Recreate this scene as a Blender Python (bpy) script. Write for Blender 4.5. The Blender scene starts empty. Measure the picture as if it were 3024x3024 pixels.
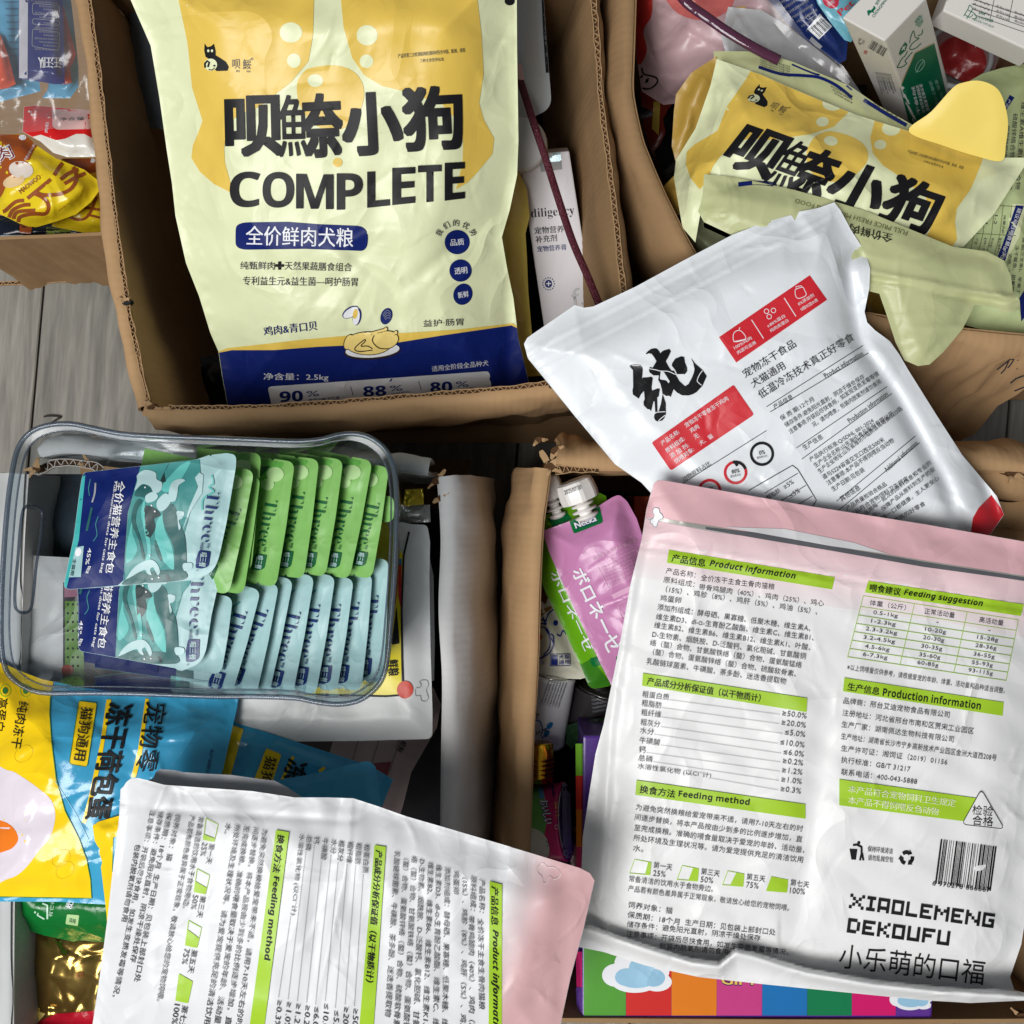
import bpy, bmesh, math, random
import numpy as np
from mathutils import Vector
from mathutils.bvhtree import BVHTree
from mathutils.geometry import delaunay_2d_cdt

# ------------------------------------------------------------ camera, world, lamps, exposure
SC = bpy.context.scene
COL = SC.collection
CAM_H = 1.2          # the photographer holds the phone 1.2 m above the floor, looking straight down
FPX = 3024.0         # focal length in photo pixels (36 mm lens on a 36 mm square)
cam = bpy.data.cameras.new("camera"); cam.sensor_width = 36; cam.lens = 36
cam.clip_start = 0.02; cam.clip_end = 50
camo = bpy.data.objects.new("camera", cam); COL.objects.link(camo)
camo.location = (0, 0, CAM_H); camo.rotation_euler = (0, 0, 0)
SC.camera = camo
wd = bpy.data.worlds.new("World"); SC.world = wd; wd.use_nodes = True
wd.node_tree.nodes["Background"].inputs[0].default_value = (0.90, 0.94, 1.0, 1)
wd.node_tree.nodes["Background"].inputs[1].default_value = 0.12
def area(name, loc, target, sx, sy, power, col):
    l = bpy.data.lights.new(name, "AREA"); l.shape = "RECTANGLE"; l.size = sx; l.size_y = sy
    l.energy = power; l.color = col
    o = bpy.data.objects.new(name, l); COL.objects.link(o); o.location = loc
    o.rotation_euler = (Vector(target) - Vector(loc)).to_track_quat("-Z", "Y").to_euler()
    return o
area("window_light", (-2.0, -2.0, 3.3), (0.0, 0.0, 0.3), 1.3, 1.1, 46, (0.97, 0.99, 1.0))
area("ceiling_light", (-0.95, -0.85, 3.1), (0.0, 0.0, 0.3), 1.3, 1.1, 66, (1.0, 0.99, 0.97))
SC.view_settings.view_transform = "Standard"; SC.view_settings.look = "None"
SC.view_settings.exposure = 0.1; SC.view_settings.gamma = 1.0
SC.cycles.use_denoising = True
SC.cycles.max_bounces = 8; SC.cycles.transparent_max_bounces = 24
SC.cycles.caustics_reflective = False; SC.cycles.caustics_refractive = False

# ------------------------------------------------------------ materials
def lin(c):
    c = [v / 255.0 for v in c]
    return tuple((v / 12.92 if v <= .04045 else ((v + .055) / 1.055) ** 2.4) for v in c) + (1,)
MATS = {}
def mat(name, rgb, rough=.4, metal=0, bump=.25, bscale=55, fine=0, vary=.05, coat=0, spec=.5, grad=None, stretch=None, dist=.0016):
    if name in MATS: return MATS[name]
    m = bpy.data.materials.new(name); m.use_nodes = True; nt = m.node_tree; n = nt.nodes; L = nt.links
    b = n["Principled BSDF"]
    b.inputs["Roughness"].default_value = rough; b.inputs["Metallic"].default_value = metal
    b.inputs["Specular IOR Level"].default_value = spec
    b.inputs["Coat Weight"].default_value = coat; b.inputs["Coat Roughness"].default_value = .08
    tc = n.new("ShaderNodeTexCoord"); mp = n.new("ShaderNodeMapping"); L.new(tc.outputs["Object"], mp.inputs[0])
    if stretch: mp.inputs["Scale"].default_value = stretch
    c = lin(rgb)
    nz = n.new("ShaderNodeTexNoise"); nz.inputs["Scale"].default_value = bscale; nz.inputs["Detail"].default_value = 4
    nz.inputs["Distortion"].default_value = .6
    L.new(mp.outputs[0], nz.inputs[0])
    mx = n.new("ShaderNodeMix"); mx.data_type = "RGBA"
    mx.inputs[6].default_value = tuple(v * (1 - vary) for v in c[:3]) + (1,)
    mx.inputs[7].default_value = tuple(min(1, v * (1 + vary)) for v in c[:3]) + (1,)
    L.new(nz.outputs[0], mx.inputs[0])
    out = mx.outputs[2]
    if grad:      # (other colour, point a, point b): printed colour blend along a line of the object
        (rgb2, a, bb) = grad
        g = n.new("ShaderNodeVectorMath"); g.operation = "DOT_PRODUCT"
        d = np.array(bb) - np.array(a); d3 = d / (d @ d)
        g.inputs[1].default_value = tuple(d3); L.new(tc.outputs["Object"], g.inputs[0])
        s = n.new("ShaderNodeMapRange"); o0 = float(np.array(a) @ d3)
        s.inputs["From Min"].default_value = o0; s.inputs["From Max"].default_value = o0 + 1
        s.interpolation_type = "SMOOTHSTEP"
        L.new(g.outputs["Value"], s.inputs["Value"])
        m2 = n.new("ShaderNodeMix"); m2.data_type = "RGBA"; L.new(s.outputs[0], m2.inputs[0])
        L.new(out, m2.inputs[6]); m2.inputs[7].default_value = lin(rgb2); out = m2.outputs[2]
    L.new(out, b.inputs["Base Color"])
    if bump:
        bp = n.new("ShaderNodeBump"); bp.inputs["Strength"].default_value = bump; bp.inputs["Distance"].default_value = dist
        L.new(nz.outputs[0], bp.inputs["Height"]); last = bp
        if bump >= .2 and "board" not in name and "liner" not in name and metal < .5:      # sharp little folds of thin film
            rg = n.new("ShaderNodeTexNoise"); rg.noise_type = "RIDGED_MULTIFRACTAL"; rg.normalize = False; rg.inputs["Offset"].default_value = 1; rg.inputs["Gain"].default_value = 1; rg.inputs["Scale"].default_value = 14; rg.inputs["Detail"].default_value = 2.5; rg.inputs["Distortion"].default_value = .35
            L.new(mp.outputs[0], rg.inputs[0]); rr = n.new("ShaderNodeMapRange"); rr.inputs[1].default_value = .8; rr.inputs[2].default_value = 1.9; L.new(rg.outputs[0], rr.inputs[0])
            b3 = n.new("ShaderNodeBump"); b3.inputs["Strength"].default_value = .5; b3.inputs["Distance"].default_value = .0042
            L.new(rr.outputs[0], b3.inputs["Height"]); L.new(bp.outputs[0], b3.inputs["Normal"]); last = b3
        if fine:
            n2 = n.new("ShaderNodeTexNoise"); n2.inputs["Scale"].default_value = bscale * 7; n2.inputs["Detail"].default_value = 3
            L.new(mp.outputs[0], n2.inputs[0])
            b2 = n.new("ShaderNodeBump"); b2.inputs["Strength"].default_value = fine; b2.inputs["Distance"].default_value = .0005
            L.new(n2.outputs[0], b2.inputs["Height"]); L.new(bp.outputs[0], b2.inputs["Normal"]); last = b2
        L.new(last.outputs[0], b.inputs["Normal"])
    MATS[name] = m; return m

def clearmat(name, tint=(.9, .94, .96), rough=.05, bump=0, bscale=40, ior=1.45, haze=0, hazecol=(.8, .8, .8)):
    if name in MATS: return MATS[name]
    m = bpy.data.materials.new(name); m.use_nodes = True; nt = m.node_tree; n = nt.nodes; L = nt.links
    n.remove(n["Principled BSDF"]); out = n["Material Output"]
    tr = n.new("ShaderNodeBsdfTransparent"); tr.inputs[0].default_value = tint + (1,)
    gl = n.new("ShaderNodeBsdfGlossy"); gl.inputs["Roughness"].default_value = rough; gl.inputs[0].default_value = (1, 1, 1, 1)
    fr = n.new("ShaderNodeFresnel"); ge = n.new("ShaderNodeNewGeometry"); io = n.new("ShaderNodeMapRange")
    io.inputs[3].default_value = ior; io.inputs[4].default_value = 1 / ior; L.new(ge.outputs["Backfacing"], io.inputs[0]); L.new(io.outputs[0], fr.inputs[0])
    ms = n.new("ShaderNodeMixShader"); L.new(fr.outputs[0], ms.inputs[0]); L.new(tr.outputs[0], ms.inputs[1]); L.new(gl.outputs[0], ms.inputs[2])
    last = ms
    if bump:
        tc = n.new("ShaderNodeTexCoord"); nz = n.new("ShaderNodeTexNoise"); nz.inputs["Scale"].default_value = bscale
        nz.inputs["Detail"].default_value = 3; nz.inputs["Distortion"].default_value = 1.5
        L.new(tc.outputs["Object"], nz.inputs[0])
        bp = n.new("ShaderNodeBump"); bp.inputs["Strength"].default_value = bump; bp.inputs["Distance"].default_value = .003
        L.new(nz.outputs[0], bp.inputs["Height"]); L.new(bp.outputs[0], gl.inputs["Normal"]); L.new(bp.outputs[0], fr.inputs["Normal"])
    if haze:
        df = n.new("ShaderNodeBsdfDiffuse"); df.inputs[0].default_value = hazecol + (1,)
        m2 = n.new("ShaderNodeMixShader"); m2.inputs[0].default_value = haze
        L.new(ms.outputs[0], m2.inputs[1]); L.new(df.outputs[0], m2.inputs[2]); last = m2
    L.new(last.outputs[0], out.inputs[0])
    MATS[name] = m; return m

def board(name, rgb, ribs=True, axis=0, rough=.85):
    """corrugated board: kraft paper with faint flute ribs, fibres and scuffs"""
    if name in MATS: return MATS[name]
    m = mat(name, rgb, rough, 0, .16, 22, .5, .16, spec=.2, dist=.002)
    nt = m.node_tree; n = nt.nodes; L = nt.links; b = n["Principled BSDF"]
    if ribs:
        tc = n.new("ShaderNodeTexCoord"); wv = n.new("ShaderNodeTexWave"); wv.bands_direction = "XYZ"[axis]
        wv.inputs["Scale"].default_value = 46; wv.inputs["Distortion"].default_value = .7; wv.inputs["Detail"].default_value = 1
        wv.inputs["Detail Scale"].default_value = .5
        L.new(tc.outputs["Object"], wv.inputs[0])
        bp = n.new("ShaderNodeBump"); bp.inputs["Strength"].default_value = .12; bp.inputs["Distance"].default_value = .001
        L.new(wv.outputs[1], bp.inputs["Height"]); old = b.inputs["Normal"].links[0].from_socket
        L.new(old, bp.inputs["Normal"]); L.new(bp.outputs[0], b.inputs["Normal"])
    return m

# ------------------------------------------------------------ geometry helpers
def W(px, py, z):
    d = CAM_H - z
    return ((px - 1512) / FPX * d, (1512 - py) / FPX * d, z)
def WA(x, y, z):
    d = CAM_H - z
    return np.stack([(x - 1512) / FPX * d, (1512 - y) / FPX * d, z], 1)
def zm(x0, y0, s):       # a crop of the photograph: its corner and its scale
    return lambda *p: [(x0 + s * q[0], y0 + s * q[1]) + tuple(q[2:]) for q in p]

def rounded(poly):
    """polygon whose points may carry a third value, the corner radius"""
    out = []; n = len(poly)
    for i, p in enumerate(poly):
        if len(p) < 3 or not p[2]: out.append((p[0], p[1])); continue
        a = np.array(poly[i - 1][:2], float); b = np.array(p[:2], float); c = np.array(poly[(i + 1) % n][:2], float)
        r = p[2]; ra = min(r, .49 * np.linalg.norm(a - b)); rc = min(r, .49 * np.linalg.norm(c - b))
        u = b + (a - b) / np.linalg.norm(a - b) * ra; v = b + (c - b) / np.linalg.norm(c - b) * rc
        for t in np.linspace(0, 1, 7):
            out.append(tuple((1 - t) ** 2 * u + 2 * t * (1 - t) * b + t * t * v))
    return out
def spline(pts, k=6, closed=True):
    P = [np.array(p[:2], float) for p in pts]; n = len(P); out = []
    rng = range(n) if closed else range(n - 1)
    for i in rng:
        if closed: a, b, c, d = P[i - 1], P[i], P[(i + 1) % n], P[(i + 2) % n]
        else: a, b, c, d = P[max(i - 1, 0)], P[i], P[i + 1], P[min(i + 2, n - 1)]
        for t in np.arange(k) / k:
            out.append(tuple(.5 * (2 * b + (c - a) * t + (2 * a - 5 * b + 4 * c - d) * t * t + (3 * b - a - 3 * c + d) * t ** 3)))
    if not closed: out.append(tuple(P[-1]))
    return out
def ellipse(cx, cy, rx, ry, ang=0, k=28):
    a = math.radians(ang); return [(cx + rx * math.cos(t) * math.cos(a) - ry * math.sin(t) * math.sin(a),
            cy + rx * math.cos(t) * math.sin(a) + ry * math.sin(t) * math.cos(a)) for t in np.linspace(0, 2 * math.pi, k, endpoint=False)]
def resample(poly, s):
    out = []; n = len(poly)
    for i in range(n):
        a = np.array(poly[i], float); b = np.array(poly[(i + 1) % n], float); L = np.linalg.norm(b - a)
        if L < 1e-6: continue
        k = max(1, int(round(L / s)))
        for t in range(k): out.append(a + (b - a) * t / k)
    return np.array(out)
def inside(P, poly):
    x, y = P[:, 0][:, None], P[:, 1][:, None]; a = poly; b = np.roll(poly, -1, 0)
    c = ((a[:, 1] > y) != (b[:, 1] > y)); dy = b[:, 1] - a[:, 1]; dy = np.where(dy == 0, 1e-9, dy)
    xi = (b[:, 0] - a[:, 0]) * (y - a[:, 1]) / dy + a[:, 0]
    return (np.sum(c & (x < xi), 1) % 2) == 1
def dist_to(P, poly, closed=True):
    a = poly; b = np.roll(poly, -1, 0)
    if not closed: a, b = a[:-1], b[:-1]
    best = np.full(len(P), 1e9)
    for k in range(0, len(a), 64):
        A = a[k:k + 64]; B = b[k:k + 64]; D = B - A; L = np.maximum((D ** 2).sum(1), 1e-9)
        t = np.clip(((P[:, None, :] - A) * D).sum(2) / L, 0, 1)
        q = A + t[..., None] * D
        best = np.minimum(best, np.sqrt(((P[:, None, :] - q) ** 2).sum(2)).min(1))
    return best
def tri_fill(poly, s, seed=1):
    """triangles over a polygon with inner points about s apart"""
    B = resample(poly, s); rnd = np.random.RandomState(seed)
    x0, y0 = B.min(0); x1, y1 = B.max(0)
    gx = np.arange(x0 + s / 2, x1, s); gy = np.arange(y0 + s / 2, y1, s * .87)
    G = np.array([(x + (s / 2 if j % 2 else 0), y) for j, y in enumerate(gy) for x in gx]) if len(gx) and len(gy) else np.zeros((0, 2))
    if len(G):
        G = G + rnd.uniform(-.12 * s, .12 * s, G.shape)
        G = G[inside(G, B)]
    if len(G): G = G[dist_to(G, B) > .45 * s]
    V = [Vector(p) for p in B] + [Vector(p) for p in G]; nb = len(B)
    r = delaunay_2d_cdt(V, [], [list(range(nb))], 1, 1e-4)
    P = np.array([tuple(v) for v in r[0]]); F = [tuple(f) for f in r[2]]
    # orientation counter-clockwise as seen by the camera (photo y runs down)
    out = []
    for f in F:
        a, b, c = P[f[0]], P[f[1]], P[f[2]]
        if (b[0] - a[0]) * (c[1] - a[1]) - (b[1] - a[1]) * (c[0] - a[0]) > 0: f = (f[0], f[2], f[1])
        out.append(f)
    return P, out, B
def rbf(ctrl):
    C = np.array(ctrl, float)
    if len(C) == 1: return lambda x, y: np.full(len(x), C[0, 2])
    X = C[:, :2] / 1000.0
    if len(C) == 2:
        d = X[1] - X[0]; L = d @ d
        return lambda x, y: C[0, 2] + (C[1, 2] - C[0, 2]) * np.clip(((x / 1000 - X[0, 0]) * d[0] + (y / 1000 - X[0, 1]) * d[1]) / L, -.5, 1.5)
    n = len(C); K = np.linalg.norm(X[:, None] - X[None], axis=2)
    A = np.zeros((n + 3, n + 3)); A[:n, :n] = K; A[:n, n] = 1; A[:n, n + 1:] = X; A[n, :n] = 1; A[n + 1:, :n] = X.T
    if n == 3: A[:n, :n] = 0; w = np.linalg.lstsq(np.c_[np.ones(3), X], C[:, 2], rcond=None)[0]; w = np.r_[0, 0, 0, w]
    else: w = np.linalg.solve(A + np.diag([1e-9] * n + [0] * 3), np.r_[C[:, 2], 0, 0, 0])
    def f(x, y):
        x = x / 1000; y = y / 1000
        k = np.sqrt((x[:, None] - X[:, 0]) ** 2 + (y[:, None] - X[:, 1]) ** 2) if n > 3 else np.zeros((len(x), 3))
        return k @ w[:n] + w[n] + w[n + 1] * x + w[n + 2] * y
    return f
def sstep(t): t = np.clip(t, 0, 1); return t * t * (3 - 2 * t)
def wrinkles(x, y, bb, seed, amp, n, length=90, wide=9, ang=None, wavy=1.0):
    """creases in thin film: many short soft ridges and valleys plus slow waves, metres"""
    r = np.random.RandomState(seed); h = np.zeros(len(x))
    x0, y0, x1, y1 = bb
    for _ in range(n):
        cx, cy = r.uniform(x0, x1), r.uniform(y0, y1)
        a = r.uniform(0, math.pi) if ang is None else math.radians(r.normal(ang[0], ang[1]))
        L = length * r.uniform(.35, 1.3); w = wide * r.uniform(.5, 1.8); A = amp * r.normal()
        u = (x - cx) * math.cos(a) + (y - cy) * math.sin(a); v = -(x - cx) * math.sin(a) + (y - cy) * math.cos(a)
        v = v + .15 * L * np.sin(u / L * 1.7 + r.uniform(0, 6))
        h += A * np.exp(-(u / L) ** 2) * np.exp(-np.abs(v) / w)
    for k in range(7):
        a = r.uniform(0, math.pi); lam = r.uniform(90, 320); p = r.uniform(0, 6.3)
        h += wavy * amp * .45 * np.sin((x * math.cos(a) + y * math.sin(a)) / lam * 6.28 + p + .8 * np.sin(y / 170 + k))
    return h

FONT = {}
_off = {"s": (0x1D400, 0x1D41A, 0x1D7CE), "b": (0x1D5D4, 0x1D5EE, 0x1D7EC), "i": (0x1D63C, 0x1D656, 0x1D7EC)}
def style(s, k):
    if k not in _off: return s
    U, Lw, D = _off[k]
    return "".join(chr(U + ord(c) - 65) if "A" <= c <= "Z" else chr(Lw + ord(c) - 97) if "a" <= c <= "z" else chr(D + ord(c) - 48) if "0" <= c <= "9" else c for c in s)
def glyphs(s, bold, cell=None, res=2):
    """flat letters: points scaled to the unit box, polygons, and their width / height"""
    key = (s, bold, cell, res)
    if key in FONT: return FONT[key]
    c = bpy.data.curves.new("lettering", "FONT"); c.body = s; c.size = 1; c.offset = bold; c.resolution_u = res
    o = bpy.data.objects.new("lettering", c); m = bpy.data.meshes.new_from_object(o)
    co = np.array([v.co[:2] for v in m.vertices]); 
    if len(co) == 0: FONT[key] = (np.zeros((0, 2)), [], 1); return FONT[key]
    lo = co.min(0); hi = co.max(0)
    if cell:
        bm = bmesh.new(); bm.from_mesh(m)
        for ax in (0, 1):
            t = lo[ax] + cell
            while t < hi[ax]:
                pco = [0, 0, 0]; pno = [0, 0, 0]; pco[ax] = t; pno[ax] = 1
                bmesh.ops.bisect_plane(bm, geom=bm.verts[:] + bm.edges[:] + bm.faces[:], plane_co=pco, plane_no=pno)
                t += cell
        bmesh.ops.triangulate(bm, faces=bm.faces[:]); bm.to_mesh(m); bm.free()
        co = np.array([v.co[:2] for v in m.vertices])
    F = [tuple(p.vertices) for p in m.polygons]
    r = ((co - lo) / np.maximum(hi - lo, 1e-6), F, (hi - lo)[0] / max((hi - lo)[1], 1e-6))
    bpy.data.objects.remove(o); bpy.data.curves.remove(c); bpy.data.meshes.remove(m)
    FONT[key] = r; return r

class Thing:
    """one countable thing: an Empty at its base, parts as children; prints are cast onto its own surface"""
    def __init__(s, name, label, cat, group=None, at=None):
        s.name = name; s.at = at
        o = bpy.data.objects.new(name, None); COL.objects.link(o); s.o = o
        o["label"] = label; o["category"] = cat; o.empty_display_size = .01
        if group: o["group"] = group
        s.acc = {}; s.V = []; s.F = []; s.bvh = None; s.xf = None; s.cnt = 0; s.solo = False
    def place(s, loc):
        if s.at is None: s.at = np.array(loc, float); s.o.location = tuple(s.at)
    def add(s, part, V, F, m, smooth=True, solid=True, parent=None, kind=None, label=None):
        V = np.asarray(V, float)
        if s.at is None: s.place((V[:, 0].mean(), V[:, 1].mean(), V[:, 2].min()))
        me = bpy.data.meshes.new(part); me.from_pydata((V - s.at).tolist(), [], [tuple(int(i) for i in f) for f in F])
        me.validate(); me.update()
        mm = m if isinstance(m, list) else [m]
        for q in mm: me.materials.append(q)
        if smooth: me.shade_smooth()
        o = bpy.data.objects.new(part, me); COL.objects.link(o); o.parent = parent or s.o
        if kind: o["kind"] = kind
        if label: o["label"] = label
        if solid:
            k = len(s.V); s.V += [tuple(v) for v in V]; s.F += [tuple(int(i) + k for i in f) for f in F]; s.bvh = None
        return o
    def tree(s):
        if s.bvh is None: s.bvh = BVHTree.FromPolygons(s.V, s.F)
        return s.bvh
    def cast(s, P, lift):
        t = s.tree(); out = np.full((len(P), 3), np.nan); o = Vector((0, 0, CAM_H))
        for i, (x, y) in enumerate(P):
            d = Vector(((x - 1512) / FPX, (1512 - y) / FPX, -1)).normalized()
            h = t.ray_cast(o, d)
            if h[0] is not None: out[i] = h[0] - d * lift
        return out
    def stamp(s, P, F, m, layer, name, big=None):
        P = np.asarray(P, float)
        if s.xf is not None: P = s.xf(P)
        s.cnt = (s.cnt + 1) % 60; V = s.cast(P, .00036 + .00018 * layer + (.00035 if name in ("lettering", "barcode") else 0) + s.cnt * .0000015)
        ok = ~np.isnan(V[:, 0]); keep = []
        zj = V[:, 2]
        for f in F:
            f = tuple(f)
            if all(ok[list(f)]) and (max(zj[list(f)]) - min(zj[list(f)])) < .03: keep.append(f)
        if not keep: return
        used = sorted({i for f in keep for i in f}); mp = {j: i for i, j in enumerate(used)}
        own = name in ("seal_print", "heading_bar", "head_print", "red_panel", "cloud_print") or s.solo
        a = s.acc.setdefault((name, m.name) if not own and not big else (name, m.name) + (big if big else (len(s.acc), s.cnt)), [[], [], m]); k = len(a[0])
        a[0].extend(V[used].tolist()); a[1].extend([tuple(mp[i] + k for i in f) for f in keep])
    def fill(s, poly, m, layer=1, name="printed_area", cell=9, sm=False):
        poly = spline(poly) if sm else rounded(poly)
        xf = s.xf
        if xf is not None: poly = [tuple(p) for p in xf(resample(poly, 16))]
        O = getattr(s, "outline", None); A_ = np.array(poly, float)
        s.xf = None
        if O is not None and (inside(A_, O).any() or inside(O, A_).any()) and (not inside(A_, O).all() or dist_to(A_, O).min() < 3):
            # cut the print off cleanly at the pouch's edge
            T_ = np.roll(O, -1, 0) - np.roll(O, 1, 0); T_ /= np.maximum(np.linalg.norm(T_, axis=1), 1e-9)[:, None]; N_ = np.stack([-T_[:, 1], T_[:, 0]], 1)
            I = O + N_ * .8
            if not inside(I[:1], O)[0]: I = O - N_ * .8
            Bp = resample(poly, cell); x0, y0 = np.maximum(Bp.min(0), I.min(0)); x1, y1 = np.minimum(Bp.max(0), I.max(0))
            G = np.array([(x, y) for x in np.arange(x0 + cell / 2, x1, cell) for y in np.arange(y0 + cell / 2, y1, cell)]).reshape(-1, 2)
            if len(G): G = G[inside(G, Bp) & inside(G, I)]
            if len(G): G = G[(dist_to(G, Bp) > .45 * cell) & (dist_to(G, I) > .45 * cell)]
            nb, ni = len(Bp), len(I)
            r = delaunay_2d_cdt([Vector(p) for p in Bp] + [Vector(p) for p in I] + [Vector(p) for p in G], [], [list(range(nb)), list(range(nb, nb + ni))], 1, 1e-4)
            P = np.array([tuple(v) for v in r[0]]); F = [tuple(f) for f in r[2]]
            cc = np.array([P[list(f)].mean(0) for f in F]).reshape(-1, 2); ok = inside(cc, Bp) & inside(cc, I); F = [f for f, k in zip(F, ok) if k]
        else: P, F, _ = tri_fill(poly, cell)
        s.stamp(P, F, m, layer, name); s.xf = xf
    def line(s, pts, w, m, layer=2, name="printed_line", closed=False, sm=False, step=12):
        if sm: pts = spline(pts, 5, closed)
        P = [np.array(p[:2], float) for p in pts]
        if closed: P.append(P[0])
        Q = []
        for a, b in zip(P, P[1:]):
            k = max(1, int(np.linalg.norm(b - a) / step))
            for t in range(k): Q.append(a + (b - a) * t / k)
        Q.append(P[-1]); Q = np.array(Q); n = len(Q)
        T = np.gradient(Q, axis=0); T /= np.maximum(np.linalg.norm(T, axis=1), 1e-9)[:, None]; N = np.stack([-T[:, 1], T[:, 0]], 1) * w / 2
        V = np.concatenate([Q + N, Q - N]); F = [(i, i + 1, i + 1 + n, i + n) for i in range(n - 1)]
        s.stamp(V, F, m, layer, name)
    def dots(s, a, b, m, gap=9, r=2, layer=2):
        a = np.array(a, float); b = np.array(b, float); L = np.linalg.norm(b - a); n = int(L / gap); V = []; F = []
        for i in range(n):
            c = a + (b - a) * i / n; k = len(V)
            V += [c + (-r, -r), c + (r, -r), c + (r, r), c + (-r, r)]; F.append((k, k + 1, k + 2, k + 3))
        if V: s.stamp(np.array(V), F, m, layer, "dotted_line")
    def text4(s, t, q, m, layer=2, bold=0, st=None, big=False, name="lettering", bend=0, res=None):
        """q: ink box corners in reading order: bottom-left, bottom-right, top-right, top-left"""
        q = [np.array(p[:2], float) for p in q]
        wd_ = np.linalg.norm(q[1] - q[0]); hh = np.linalg.norm(q[3] - q[0])
        st_ = style(t, st) if st else t
        cell = None
        if big or hh >= 17: cell = round(11.0 / max(hh, 1), 2)
        ob = bold if (st or bold < 0) else 0      # outline offset only for the Latin faces; other bold lettering is over-printed
        g, F, asp = glyphs(st_, ob, cell, res or (4 if hh > 60 else 2))
        if len(g) == 0: return
        u = g[:, :1]; v = g[:, 1:]
        P = (1 - u) * (1 - v) * q[0] + u * (1 - v) * q[1] + u * v * q[2] + (1 - u) * v * q[3]
        up = (q[3] - q[0]) / max(hh, 1e-6); dx = (q[1] - q[0]) / max(wd_, 1e-6)
        if bend: P = P + up * (bend * 4 * u * (1 - u))
        if bold > 0 and not st:
            r = bold * hh; P = (P - (q[0] + q[2]) / 2) * (1 - 1.2 * r / max(hh, 1)) + (q[0] + q[2]) / 2
            k = 2 if r < 1.2 else (4 if r < 3.5 else (8 if hh < 60 else 24)); sh = [(a, b) for a, b in ((-r, -r), (0, -r), (r, -r), (r, 0), (r, r), (0, r), (-r, r), (-r, 0))] if k == 8 else [(max(-r, min(r, 1.35 * r * math.cos(a))), max(-r, min(r, 1.35 * r * math.sin(a)))) for a in [6.283 * i / 24 for i in range(24)]] if k == 24 else [(math.cos(6.283 * (i + .5 * (k == 4)) / k) * r, math.sin(6.283 * (i + .5 * (k == 4)) / k) * r) for i in range(k)]
            P = np.concatenate([P + dx * a + up * b for a, b in sh]); nG = len(g); F = [tuple(i + j * nG for i in f) for j in range(k) for f in F]
            Ps = P
        if hh >= 30: s.solo = True; s.cnt += 1
        if bold > 0 and not st:
            for j in range(k):
                s.stamp(Ps[j * nG:(j + 1) * nG], F[:len(F) // k], m, layer, name) if hh < 30 else None
            if hh >= 30:
                s.solo = False; base = s.cnt
                key_keep = s.solo
                for j in range(k): s.stamp(Ps[j * nG:(j + 1) * nG], F[:len(F) // k], m, layer, name, big=(t, q[0][0], q[0][1]))
        else: s.stamp(P, F, m, layer, name)
        s.solo = False
    def text(s, t, p0, p1, h, m, **k):
        p0 = np.array(p0[:2], float); p1 = np.array(p1[:2], float); d = p1 - p0; d /= max(np.linalg.norm(d), 1e-6); up = np.array((d[1], -d[0])) * h
        s.text4(t, [p0, p1, p1 + up, p0 + up], m, **k)
    def textc(s, t, c, ang, w, h, m, **k):
        a = math.radians(ang); d = np.array((math.cos(a), math.sin(a))); up = np.array((d[1], -d[0])); c = np.array(c, float)
        p0 = c - d * w / 2 - up * h / 2; s.text(t, p0, p0 + d * w, h, m, **k)
    def barcode(s, p0, p1, h, m, n=30, layer=2, seed=3, digits=None):
        r = random.Random(seed); p0 = np.array(p0, float); p1 = np.array(p1, float); d = p1 - p0; L = np.linalg.norm(d); d /= L; up = np.array((d[1], -d[0])) * h
        x = 0; 
        ws = [r.choice((1, 1, 2, 3)) for _ in range(2 * n)]; k = L / sum(ws); V = []; F = []
        for i, w in enumerate(ws):
            if i % 2 == 0:
                a = p0 + d * x; b = p0 + d * (x + w * k); j = len(V)
                V += [a, b, b + up, a + up]; F.append((j, j + 1, j + 2, j + 3))
            x += w * k
        s.stamp(np.array(V), F, m, layer, "barcode")
        if digits: s.text(digits, p0 - up / h * 16, p1 - up / h * 16, 13, m)
    def flush(s):
        for ky, (V, F, m) in s.acc.items():
            s.add(ky[0], V, F, m, solid=False)
        s.acc = {}

ALL = []
def pouch(name, label, cat, outline, zc, m, part="pouch_body", puff=.008, back=.6, edge=70, seal=10, sp=12, seed=1, wr=.0006, nw=60, wlen=80,
          wwide=8, wang=None, extra=None, group=None, thing=None, wavy=1.0, jit=0, solid=True, edgewr=.35, thick=.0004, kidlabel=None, sm=False, seals=True):
    """a flat or filled film pouch: an outline with its own heights, a swelling, seals and creases, front and back"""
    T = thing or Thing(name, label, cat, group)
    poly = spline(outline) if sm else rounded(outline)
    P, F, B = tri_fill(poly, sp, seed)
    x, y = P[:, 0], P[:, 1]; d = dist_to(P, B); bd = d < 1e-3
    z = rbf(zc)(x, y)
    dome = np.sqrt(sstep((d - seal) / edge)) * .5 + sstep((d - seal) / edge) * .5
    bb = (x.min(), y.min(), x.max(), y.max())
    w = wrinkles(x, y, bb, seed, wr, nw, wlen, wwide, wang, wavy) * (edgewr + (1 - edgewr) * sstep(d / 25))
    if seals: w = w + np.where(d > seal * .8, 0, -.0003) + .0004 * np.exp(-((d - seal) / 4) ** 2)
    e = extra(x, y, d) if extra else 0
    top = z + puff * dome + w + e
    bot = z - back * puff * dome + w + e - thick
    n = len(P); Vt = WA(x, y, top); Vb = WA(x, y, bot)
    nb = len(B); V = np.concatenate([Vt, Vb, Vt[:nb], Vb[:nb]])
    FF = [f for f in F] + [(f[0] + n, f[2] + n, f[1] + n) for f in F]
    FF += [(2 * n + i, 2 * n + (i + 1) % nb, 2 * n + nb + (i + 1) % nb, 2 * n + nb + i) for i in range(nb)]
    T.add(part, V, FF, m, solid=solid, label=kidlabel)
    if not hasattr(T, "outline"): T.outline = B
    return T

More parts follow.
